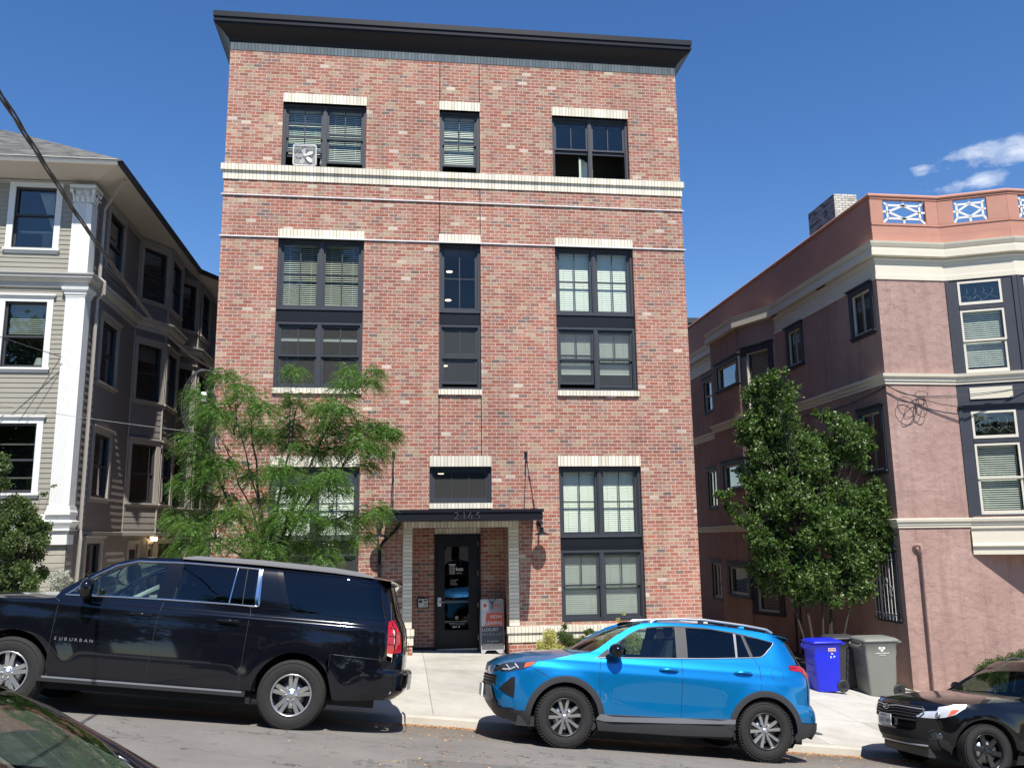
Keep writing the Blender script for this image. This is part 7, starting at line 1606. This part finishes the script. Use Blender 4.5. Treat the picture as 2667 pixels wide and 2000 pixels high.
def mesh_np(name, V, nper, mt, parent, quad=4):
    """V: (N, k, 3) polygons of k corners"""
    V = np.asarray(V, dtype=np.float64); N, k, _ = V.shape
    if parent is not None:
        o = Vector((0, 0, 0)); q = parent
        while q is not None: o += Vector(q.location); q = q.parent
        V = V-np.array([o.x, o.y, o.z])
    me = bpy.data.meshes.new(name); me.vertices.add(N*k); me.vertices.foreach_set('co', V.reshape(-1)); me.loops.add(N*k); me.loops.foreach_set('vertex_index', np.arange(N*k, dtype=np.int32))
    me.polygons.add(N); me.polygons.foreach_set('loop_start', np.arange(0, N*k, k, dtype=np.int32)); me.polygons.foreach_set('loop_total', np.full(N, k, dtype=np.int32)); me.update(calc_edges=True); me.validate()
    me.materials.append(MATS[mt]); ob = bpy.data.objects.new(name, me); COL.objects.link(ob); ob.parent = parent; return ob
def unit(a): return a/np.maximum(1e-9, np.linalg.norm(a, axis=-1, keepdims=True))
def leaves(C, D, L, W, curl=0.25):
    """one folded-diamond leaf of six corners per centre C with direction D"""
    n = len(C); D = unit(D); R = unit(np.cross(D, NR.normal(size=(n, 3)))); U = np.cross(R, D); L = L[:, None]; W = W[:, None]
    b = C; t = C+D*L-U*L*curl; m1 = C+D*L*.35+U*L*.06; m2 = C+D*L*.72-U*L*.04*1
    return np.stack([b, m1+R*W, m2+R*W*.72, t, m2-R*W*.72, m1-R*W], axis=1)
def blob_pts(bl, dens, Y0, depth, yfun=None):
    out = []
    for (x, z, r) in bl:
        n = int(dens*r*r*100)+1; d = unit(NR.normal(size=(n, 3))); rr = r*(0.45+0.6*NR.rand(n)[:, None]); p = d*rr; p[:, 1] *= 1.1
        yc = Y0+NR.uniform(-depth, depth)*(yfun(x, z) if yfun else 1)
        out.append(np.column_stack([p[:, 0]+x, p[:, 1]+yc, p[:, 2]+z]))
    return np.concatenate(out)
def branches(m, base, targets, r0, mt_i=0, wob=.08, fork=.45):
    r_ = random.Random(4)
    for (x, y, z, rr) in targets:
        p0 = Vector(base); p3 = Vector((x, y, z)); mid = p0.lerp(p3, fork)+Vector((r_.uniform(-wob, wob), r_.uniform(-wob, wob), abs((p3-p0).length)*.12)); path = []
        for k in range(9): t = k/8; path.append(p0*(1-t)**2+mid*2*t*(1-t)+p3*t*t+Vector((r_.uniform(-1, 1), r_.uniform(-1, 1), 0))*wob*.25*(0 < k < 8))
        m.tube(path, [lerp(rr, rr*.25, k/8) for k in range(9)], 6)
# -- feathery honey locust at the kerb
TY = 14.7
def locust_tree():
    base = (-2.15, TY, walk_z(-2.15, TY)); t = thing('honey_locust_tree', 'feathery green honey locust street tree in front of the lower left windows', 'tree', base)
    m = MB(); top = Vector((-2.05, TY, .15)); m.tube([base, (-2.12, TY+.02, -1.6), (-2.16, TY, -.9), tuple(top)], [.075, .065, .058, .05], 10)
    cent = [(-2.2, TY, -.6, .03), (-1.9, TY-.1, -.3, .03)]
    limbs = [((-3.1, TY-.2, 1.3), .036), ((-2.6, TY+.3, 2.3), .034), ((-1.7, TY-.3, 2.2), .034), ((-.9, TY+.2, 2.5), .034), ((-.5, TY-.2, 1.8), .032), ((-3.3, TY+.1, .2), .028), ((-.8, TY+.1, .5), .028), ((-2.9, TY-.4, 2.5), .02), ((-3.3, TY+.2, 2.2), .02), ((-1.6, TY+.3, 1.2), .022)]
    branches(m, (-2.1, TY, -.55), [(x, y, z, r) for (x, y, z), r in limbs], .04, wob=.14)
    br = MB(); r_ = random.Random(9); ends = []
    for (x, z, r) in LOC:
        y = TY+r_.uniform(-.9, .9)*max(.25, 1-abs(x+2.0)/2.3); ends.append((x, y, z, r))
        src = min((Vector(l[0]) for l in limbs), key=lambda v: (v-Vector((x, y, z))).length)
        src = Vector((-2.1, TY, -.3)).lerp(src, .72); branches(m, src, [(x, y, z, .009)], .01, wob=.08)
    build('trunk', m, 'bark_dark', t)
    P, L_, W_, D_ = [], [], [], []
    for (x, y, z, r) in ends:
        r = r*1.04; n = int(52+r*r*1850)
        for i in range(n):
            d = unit(NR.normal(size=3)*np.array([1, .9, .8])); s = np.array([x, y, z])+d*r*NR.uniform(.05, .95); out = unit(np.array([d[0]+.25*(x+2.0), d[1]*.8, d[2]*.3+.12])); ln = NR.uniform(.16, .31)
            k = 12; tt = np.linspace(0.08, 1, k); side = unit(np.cross(out, [0, 0, 1])+1e-6); up_ = np.cross(side, out)
            pts = s+np.outer(tt*ln, out)-np.outer(tt**2*ln*NR.uniform(.45, 1.15), [0, 0, 1])
            for sg in (-1, 1):
                P.append(pts); dv = side*sg+out*.35-np.array([0, 0, .45])*NR.uniform(.4, 1.4); D_.append(np.tile(dv, (k, 1))+NR.normal(size=(k, 3))*.13); L_.append((.030*np.sin(np.pi*(tt*.8+.12))+.007)*NR.uniform(.8, 1.2)); W_.append(np.full(k, .0068))
    P = np.concatenate(P); D_ = np.concatenate(D_); L_ = np.concatenate(L_); W_ = np.concatenate(W_)
    mesh_np('crown', leaves(P, D_, L_, W_, .1)[:, [0, 1, 3, 5]], 4, 'locust_leaf', t)
    # drooping finer leaflets rows keep the crown open
    return t
locust_tree()
# -- glossy broadleaf tree between the brick and the pink building
def camellia():
    base = (9.55, 19.3, walk_z(9.55, 18.9)+.0); t = thing('broadleaf_tree', 'glossy dark green small tree with several thin stems between the brick and pink buildings', 'tree', base)
    m = MB(); r_ = random.Random(2)
    for (x0, x1, y1, z1, r) in ((9.35, 8.7, 19.7, .6, .035), (9.45, 9.1, 19.5, 2.2, .038), (9.62, 9.75, 19.2, 1.0, .035), (9.75, 10.3, 19.6, 1.4, .035), (9.9, 11.0, 19.5, .1, .028), (9.3, 8.4, 19.9, 1.6, .025), (9.7, 10.6, 19.7, 2.3, .022), (9.5, 8.9, 19.6, 3.4, .02)):
        p0 = Vector((x0+r_.uniform(-.08, .08), 19.25+r_.uniform(-.15, .15), base[2]-.05)); p3 = Vector((x1, y1, z1)); path = []
        for k in range(10): q = k/9; path.append(p0.lerp(p3, q)+Vector((math.sin(q*7+x1)*.05, math.cos(q*6+x1)*.04, 0))+Vector((0, 0, .35*math.sin(math.pi*q))))
        m.tube(path, [lerp(r, r*.3, k/9) for k in range(10)], 7)
    ends = [(x, 19.6+r_.uniform(-.7, .7)*max(.3, 1-abs(x-9.7)/2.4), z, r) for x, z, r in CAM if x < 11.55]
    ends += [(x+r*1.15*math.cos(a), y+r_.uniform(-.3, .3), z+r*1.15*math.sin(a), r*r_.uniform(.28, .45)) for (x, y, z, r) in list(ends) for a in (r_.uniform(0, 3.14), r_.uniform(3.3, 6.28))]
    for (x, y, z, r) in ends: branches(m, Vector((9.55, 19.5, -1.2)).lerp(Vector((x, y, z)), .5), [(x, y, z, .010)], .01)
    for (x, y, z) in ((8.15, 19.4, 3.4), (8.0, 19.2, 1.0), (7.6, 19.3, .9)): branches(m, (8.7, 19.5, z-.5), [(x, y, z, .008)], .01)
    build('trunk', m, 'bark', t)
    C, D, L_, W_ = [], [], [], []
    for (x, y, z, r) in ends:
        r = r*1.1; ns = int(14+r*r*820)
        for i in range(ns):       # twigs, each with a tuft of leaves
            d = unit(NR.normal(size=3)); s = np.array([x, y, z])+d*r*NR.uniform(.25, .95); tw = unit(d+np.array([0, 0, .35])+NR.normal(size=3)*.3)
            for k in range(9):
                C.append(s+tw*NR.uniform(-.05, .09)); D.append(tw*.5+NR.normal(size=3)*.75+np.array([0, 0, -.1])); l = NR.uniform(.050, .085); L_.append(l); W_.append(l*.25)
    mesh_np('crown', leaves(np.array(C), np.array(D), np.array(L_), np.array(W_), .18), 6, 'camellia_leaf', t)
camellia()
def shrub(name, label, cat, bl, Y, mt, dens, size, group=None, depth=.3, thin=False, wl=.3, stem='bark', twig=0):
    x0 = sum(b[0] for b in bl)/len(bl); zb = walk_z(x0, min(Y, 18.9)) if Y < 18.95 else walk_z(x0, 18.9); t = thing(name, label, cat, (x0, Y, zb), group)
    m = MB(); r_ = random.Random(int(abs(x0)*100))
    for (x, z, r) in bl:
        p0 = Vector((x0+(x-x0)*.3+r_.uniform(-.05, .05), Y+r_.uniform(-.05, .05), zb-.05)); branches(m, p0, [(x, Y+r_.uniform(-.1, .1), z+r*.6, .009)], .01, wob=.05)
    build('stems', m, stem, t)
    P = blob_pts(bl, dens, Y, depth); n = len(P); L_ = NR.uniform(.7, 1.3, n)*size
    D = NR.normal(size=(n, 3))+np.array([0, -.2, .4 if thin else 0])
    mesh_np('foliage', leaves(P, D, L_, L_*wl, .15), 6, mt, t)
    return t
shrub('shrub', 'large dark green bush before the front corner of the grey house', 'shrub', SHR+[(-7.6, -.9, .3), (-7.2, -1.0, .3), (-6.9, -1.05, .25), (-7.7, .2, .3), (-7.9, 1.3, .25), (-7.9, .8, .3), (-8.0, -.2, .4)], 17.6, 'shrub_leaf', 210, .052, depth=.25)
shrub('shrub', 'pale silvery shrub at the foot of the grey house downspout', 'shrub', SIL+[(-6.2, -.9, .15), (-6.35, -.95, .15), (-6.05, -.95, .13)], 17.2, 'silver_leaf', 260, .035, depth=.1)
shrub('shrub', 'yellow-green low shrub before the cream sill band, nearest the sandwich board', 'shrub', YEL, 18.45, 'yellow_leaf', 480, .032, depth=.08, thin=True)
shrub('shrub', 'green shrub with upright sprigs before the cream band, behind the blue car bonnet', 'shrub', GRN[:8]+[(3.95, -2.35, .15)], 18.45, 'shrub_leaf', 520, .034, depth=.10, thin=True)
shrub('shrub', 'leggy green shrub below the lower right window, seen through the blue car', 'shrub', GRN[8:], 18.45, 'yellow_leaf', 420, .034, depth=.10, thin=True)
shrub('hedge', 'low green hedge along the foot of the pink building behind the black wagon', 'hedge', HED+[(14.9, -2.7, .2), (15.4, -2.7, .25), (13.2, -3.3, .25), (13.8, -3.25, .25), (14.4, -3.2, .25)], 18.3, 'shrub_leaf', 330, .035, depth=.15)
# -- houses and trees across the street, seen only mirrored in glass and paint
def far_tree(X, Y, h, rad, label, kind):
    zb = -1.75+SL*X; t = thing('street_tree', label, 'tree', (X, Y, zb)); m = MB(); m.tube([(X, Y, zb-.5), (X+.1, Y, zb+h*.4), (X, Y, zb+h*.85)], [.25, .18, .06], 8); build('trunk', m, 'bark', t)
    C = []
    n = 60
    for i in range(n):
        f = NR.rand(); z = zb+h*(.28+.72*f); rr = rad*((1-f)**.8 if kind else math.sin(math.pi*min(.95, .15+f*.8))**.7); a = NR.uniform(0, 6.28); q = rr*math.sqrt(NR.rand())
        C.append(NR.normal(size=(90, 3))*np.array([rad*.2, rad*.2, rad*.15])+np.array([X+q*math.cos(a), Y+q*math.sin(a), z]))
    C = np.concatenate(C); mesh_np('crown', leaves(C, NR.normal(size=C.shape), np.full(len(C), .42), np.full(len(C), .15)), 6, 'far_leaf', t)

for (X, Y, h, r, k, lab) in ((-21, -13, 11, 4.5, 0, 'broad tree across the street, farthest uphill, mirrored in the black car'), (-12.5, -15, 9, 4.0, 0, 'rounded tree across the street, opposite the grey house'), (-4.8, -14, 19.5, 3.2, 1, 'tall conifer across the street, mirrored in the left brick building windows'), (3.5, -15, 10, 3.8, 0, 'rounded tree across the street, opposite the blue car'), (12, -14, 11, 4.2, 0, 'rounded tree across the street, opposite the black wagon'), (21, -15, 12, 4.5, 0, 'broad tree across the street, farthest downhill')):
    far_tree(X, Y, h, r, lab, k)
for (x0, x1, h, mt, lab) in ((-24, -14.5, 7.5, 'siding_side', 'grey-brown house across the street, uphill'), (-9, .5, 6.5, 'foundation', 'tan house across the street, opposite the brick building'), (6, 16, 7.0, 'siding_side', 'grey-brown house across the street, downhill')):
    zb = -1.9+SL*(x0+x1)/2; t = thing('house', lab, 'building', ((x0+x1)/2, -20, zb)); build('wall', MB().box((x0, -28, zb-2), (x1, -18, zb+h)), mt, t)
    build('roof', MB().prism([(x0-.6, -28.6, zb+h+.01), (x0-.6, -17.4, zb+h+.01), (x0-.6, -23, zb+h+3.4)], (x1-x0+1.2, 0, 0)), 'shingles', t)
    for i in range(3):
        for z in (1.4, 4.4): xx = lerp(x0, x1, (i+.5)/3); w = build('window', MB().box((xx-.6, -18, zb+z), (xx+.6, -17.93, zb+z+1.5)), 'white_paint', t); build('pane', MB().box((xx-.5, -17.94, zb+z+.1), (xx+.5, -17.91, zb+z+1.4)), 'gap_dark', w)

# ------------------------------------------------------------------ wheeled bins
def bin_(label, X, Y, wb, wt, h, mt, rot, marks):
    zb = walk_z(X, min(Y, 18.9)); t = thing('wheeled_bin', label, 'bin', (X, Y, zb), 'wheeled bins beside the pink building')
    c, s = math.cos(rot), math.sin(rot); db, dt = wb*1.05, wt*.92
    def Pt(x, y, z): return (X+x*c-y*s, Y+x*s+y*c, zb+z)
    def ring(w, d, z, r=.05, xo=0):
        out = []
        for (cx, cy, a0) in ((w/2-r, d/2-r, 0), (-w/2+r, d/2-r, 90), (-w/2+r, -d/2+r, 180), (w/2-r, -d/2+r, 270)):
            for k in range(4): a = math.radians(a0+k*30); out.append(Pt(cx+r*math.cos(a)+xo, cy+r*math.sin(a), z))
        return out
    m = MB(); rs = [ring(wb, db, .02), ring(wb+.01, db+.01, .06), ring(lerp(wb, wt, .55), lerp(db, dt, .55), h*.60), ring(lerp(wb, wt, .58), lerp(db, dt, .58), h*.665), ring(wt-.04, dt-.04, h*.72, xo=.01), ring(wt-.02, dt-.02, h*.88), ring(wt+.0, dt+.0, h*.89), ring(wt+.01, dt+.01, h*.93), ring(wt-.02, dt-.02, h*.93)]
    n = 16; m.add([p for r in rs for p in r], [(i*n+j, i*n+(j+1) % n, (i+1)*n+(j+1) % n, (i+1)*n+j) for i in range(len(rs)-1) for j in range(n)], 0, True); m.face(rs[0][::-1])
    for (zz, ww) in ((h*.34, .30), (h*.50, .24)): m.obox(Pt(-lerp(wb, wt, zz/h*.9)/2-.004, 0, zz), ((c, s, 0), (-s, c, 0), (0, 0, 1)), (.008, ww/2, .018))
    bd = build('body', m, mt, t)
    m = MB(); rs = [ring(wt+.03, dt+.03, h*.925, .07, .01), ring(wt+.07, dt+.06, h*.935, .07, .02), ring(wt+.07, dt+.06, h*.955, .07, .02), ring(wt+.02, dt+.0, h*.975, .07, .02), ring(wt-.08, dt-.10, h*.995, .08, .02), ring(wt-.30, dt-.30, h*1.003, .08, .02)]
    m.add([p for r in rs for p in r], [(i*n+j, i*n+(j+1) % n, (i+1)*n+(j+1) % n, (i+1)*n+j) for i in range(len(rs)-1) for j in range(n)], 0, True); m.face(rs[-1]); m.prism([Pt(wt/2, -dt*.42, h*.955), Pt(wt/2+.13, -dt*.40, h*.93), Pt(wt/2+.13, -dt*.40, h*.91), Pt(wt/2, -dt*.42, h*.90)], (-s*dt*.8, c*dt*.8, 0)); lid = build('lid', m, mt, t)
    m = MB(); m.tube([Pt(-wt/2-.0, -dt*.36, h*.90), Pt(-wt/2-.07, -dt*.34, h*.86), Pt(-wt/2-.07, dt*.34, h*.86), Pt(-wt/2, dt*.36, h*.90)], .014, 8)
    for k in range(5): y = lerp(-dt*.30, dt*.30, k/4); m.tube([Pt(-wt/2-.07, y, h*.86), Pt(-wt/2+.01, y, h*.76)], .008, 5)
    build('handle', m, mt, t)
    for sd in (-1, 1):
        o = Vector(Pt(wb/2+.05, sd*(db/2-.01), .125)); ax = Vector((-s*sd, c*sd, 0)); m = MB().lathe([(.02, .03), (.085, .03), (.095, .04), (.125, .035), (.13, .02), (.13, -.02), (.125, -.035), (.02, -.03)], o, ax, 32)
        for k in range(7):
            a = 2*math.pi*k/7; u = Vector((0, 0, 1)); v = ax.cross(u); d = u*math.cos(a)+v*math.sin(a); m.obox(o+d*.055+ax*.034, (d, ax.cross(d), ax), (.035, .007, .006))
        build('wheel', m, 'black_plastic', t)
    yf = -lerp(db, dt, .80)/2-.012
    marks(t, Pt, Vector((c, s, 0)), h, dt, bd)
def mk_blue(t, Pt, ex, h, dt, bd):
    ez = Vector((0, -.06, 1)).normalized(); y = -(dt-.03)/2-.004
    m = MB(); m.add([Pt(.02, y-.002, h*.845), Pt(.19, y-.002, h*.845), Pt(.19, y-.002, h*.775), Pt(.02, y-.002, h*.775)], [(0, 1, 2, 3)]); build('sticker', m, 'sticker_pink', bd)
    build('lettering', merge(text_mb('PORTLAND', .032, Pt(.03, y-.004, h*.815), ex, ez, .002), text_mb('RECYCLES', .032, Pt(.03, y-.004, h*.782), ex, ez, .002)), 'mark_red', bd)
    m = MB(); cx, cz = .105, h*.775-.085
    for k in range(3):
        a = math.radians(90+120*k); 
        pts = [(.052, -.42), (.058, .30), (.074, .30), (.044, .62), (.020, .30), (.034, .30), (.030, -.42)]
        m.face([Pt(cx+r*math.cos(a+b), y-.004+.0*k, cz+r*math.sin(a+b)) for r, b in pts])
    build('recycling_mark', m, 'white_letter', bd); build('lettering', text_mb('503-823-7202', .020, Pt(.04, y+.012, h*.775-.165), ex, ez, .002), 'white_letter', bd)
def mk_grey(t, Pt, ex, h, dt, bd):
    ez = Vector((0, 0, 1)); y = -(dt-.03)/2-.003; m = MB(); cx, cz = .02, h*.825
    for (a, b) in ((0, .045), (.045, 0), (0, -.045), (-.045, 0)): m.face([Pt(cx+a+u*.036, y, cz+b+v*.036) for u, v in ((0, 1), (-1, 0), (0, -1), (1, 0))])
    build('logo', m, 'white_letter', bd)
    build('lettering', merge(text_mb('TRASHCO SERVICES', .034, Pt(.02, y-.002, h*.728), ex, ez, .002, 'CENTER', .001), text_mb('503-281-8736', .026, Pt(.02, y-.002, h*.70), ex, ez, .002, 'CENTER', .0005)), 'white_letter', bd)
mat('sticker_pink', (.62, .50, .52), .5, var=.1); mat('mark_red', (.45, .03, .03), .5, var=.05)
bin_('bright blue recycling bin with a closed lid, left of the grey bins', 9.03, 18.2, .50, .62, 1.07, 'blue_bin', -.04, mk_blue)
bin_('large grey bin with white diamond mark, nearest the pink building corner', 10.25, 18.25, .58, .74, 1.21, 'grey_bin', -.05, mk_grey)
bin_('dark bin standing in shade behind, between the blue and grey bins', 9.78, 18.85, .48, .60, 1.12, 'dark_bin', .0, lambda *a: None)

# ------------------------------------------------------------------ overhead wires
def droop(P, Q, sag, n=24): P, Q = Vector(P), Vector(Q); return [P.lerp(Q, k/n)-Vector((0, 0, sag*4*(k/n)*(1-k/n))) for k in range(n+1)]
svc = thing('service_cable', 'thick twisted black service cable slanting down to the brick corner, ending in a drip loop', 'cable', (-4.05, 18.7, 3.4))
A0 = Vector((-.4695, 1, .5204))*6.0; Z0 = Vector((-3.98, 18.7, 3.62)); dirn = (A0-Z0); A1 = Z0+dirn*1.9
base_path = []
anchors = [(A1.x, A1.y, A1.z+1.4)]+[tuple(Vector(v)*y) for v, y in (((-.4695, 1, .5204), 6.0), ((-.4222, 1, .4482), 7.3), ((-.3737, 1, .3747), 9.0), ((-.3273, 1, .3113), 11.2), ((-.2813, 1, .2486), 14.0), ((-.237, 1, .2088), 17.1))]+[(-3.98, 18.75, 3.65)]
for a, b in zip(anchors[:-1], anchors[1:]): base_path += [Vector(a).lerp(Vector(b), k/12) for k in range(12)]
base_path.append(Vector(anchors[-1]))
for k in range(3):
    pth = []
    for i, p_ in enumerate(base_path): a = i*.30+k*2.09; pth.append(p_+Vector((math.cos(a), math.sin(a)*.3, math.sin(a)))*.015)
    build('strand', MB().tube(pth, .0085, 6), 'cable_black', svc)
for k in range(3):
    o = .05*k; lp = [(-4.02, 18.68, 3.60), (-4.25, 18.6, 3.60-o*.3), (-4.48+o, 18.55, 3.3), (-4.56+o, 18.55, 2.85), (-4.45+o*.6, 18.58, 2.35), (-4.28, 18.6, 2.05+o), (-4.05, 18.66, 1.95), (-3.93, 18.72, 2.4)]
    q = []
    for i in range(len(lp)-1):
        p0, p1, p2, p3 = (Vector(lp[max(0, i-1)]), Vector(lp[i]), Vector(lp[i+1]), Vector(lp[min(len(lp)-1, i+2)]))
        for j in range(6): s_ = j/6; q.append(.5*((2*p1)+(p2-p0)*s_+(2*p0-5*p1+4*p2-p3)*s_**2+(3*p1-p0-3*p2+p3)*s_**3))
    build('drip_loop', MB().tube(q, .013, 6), 'cable_black', svc)
m = MB(); m.tube([(-3.93, 18.75, -2.0), (-3.93, 18.75, 3.05), (-4.0, 18.72, 3.2), (-4.12, 18.66, 3.12)], .035, 10); build('conduit', m, 'navy_trim', svc)
build('weatherhead', MB().lathe([(.0, .11), (.05, .10), (.085, .02), (.09, -.08), (.07, -.1)], (-4.14, 18.62, 3.03), (.1, 0, 1), 18), 'white_plastic', svc)
for nm, P, Q, sg, r, lab in (('thin_wire', (-12, 16.0, 3.4), (-3.95, 17.6, 2.15), .12, .005, 'thin pale wire crossing the side of the grey house at second-floor height'), ('thin_wire', (-7.10, 18.75, 3.86), (-7.80, 18.72, 2.5), .02, .007, 'thin wire slanting over the front siding of the grey house'), ('thin_wire', (-13.5, 13, 6.2), (-7.08, 18.75, 3.88), .2, .009, 'thin wire running from the upper left to the white pilaster')):
    o = thing(nm, lab, 'wire', P); build('strand', MB().tube(droop(P, Q, sg), r, 5), 'wire_grey' if 'pale' in lab else 'cable_black', o)
wr = thing('wire_coil', 'loose coil of black wires hanging on the pink wall beside the canted bay', 'cable', (12.34, 19.1, 3.27))
for k, (P, Q, sg) in enumerate((((11.62, 19.12, 3.54), (12.34, 19.1, 3.27), .03), ((12.34, 19.1, 3.27), (15.6, 18.35, 3.55), .10), ((12.34, 19.1, 3.25), (15.6, 18.35, 3.62), .16), ((12.34, 19.1, 3.27), (13.6, 19.1, 3.02), .06), ((11.62, 19.12, 3.5), (11.58, 23.5, 3.42), .12), ((11.62, 19.12, 3.52), (11.56, 24.5, 3.5), .2), ((11.62, 19.1, 3.56), (12.34, 19.1, 3.3), .08))):
    build('strand', MB().tube(droop(P, Q, sg, 14), .009, 5), 'cable_black', wr)
for (cx, cz, rx, rz, a0) in ((12.47, 3.02, .15, .26, .0), (12.10, 3.0, .22, .27, .7), (12.42, 3.04, .10, .24, -.3), (12.5, 3.32, .17, .07, 0), (12.2, 2.95, .30, .12, .9)):
    build('loop', MB().tube([(cx+rx*math.cos(a)*math.cos(a0)-rz*math.sin(a)*math.sin(a0), 19.09, cz+rx*math.cos(a)*math.sin(a0)+rz*math.sin(a)*math.cos(a0)) for a in [2*math.pi*k/20 for k in range(20)]], .008, 5, closed=True), 'cable_black', wr)
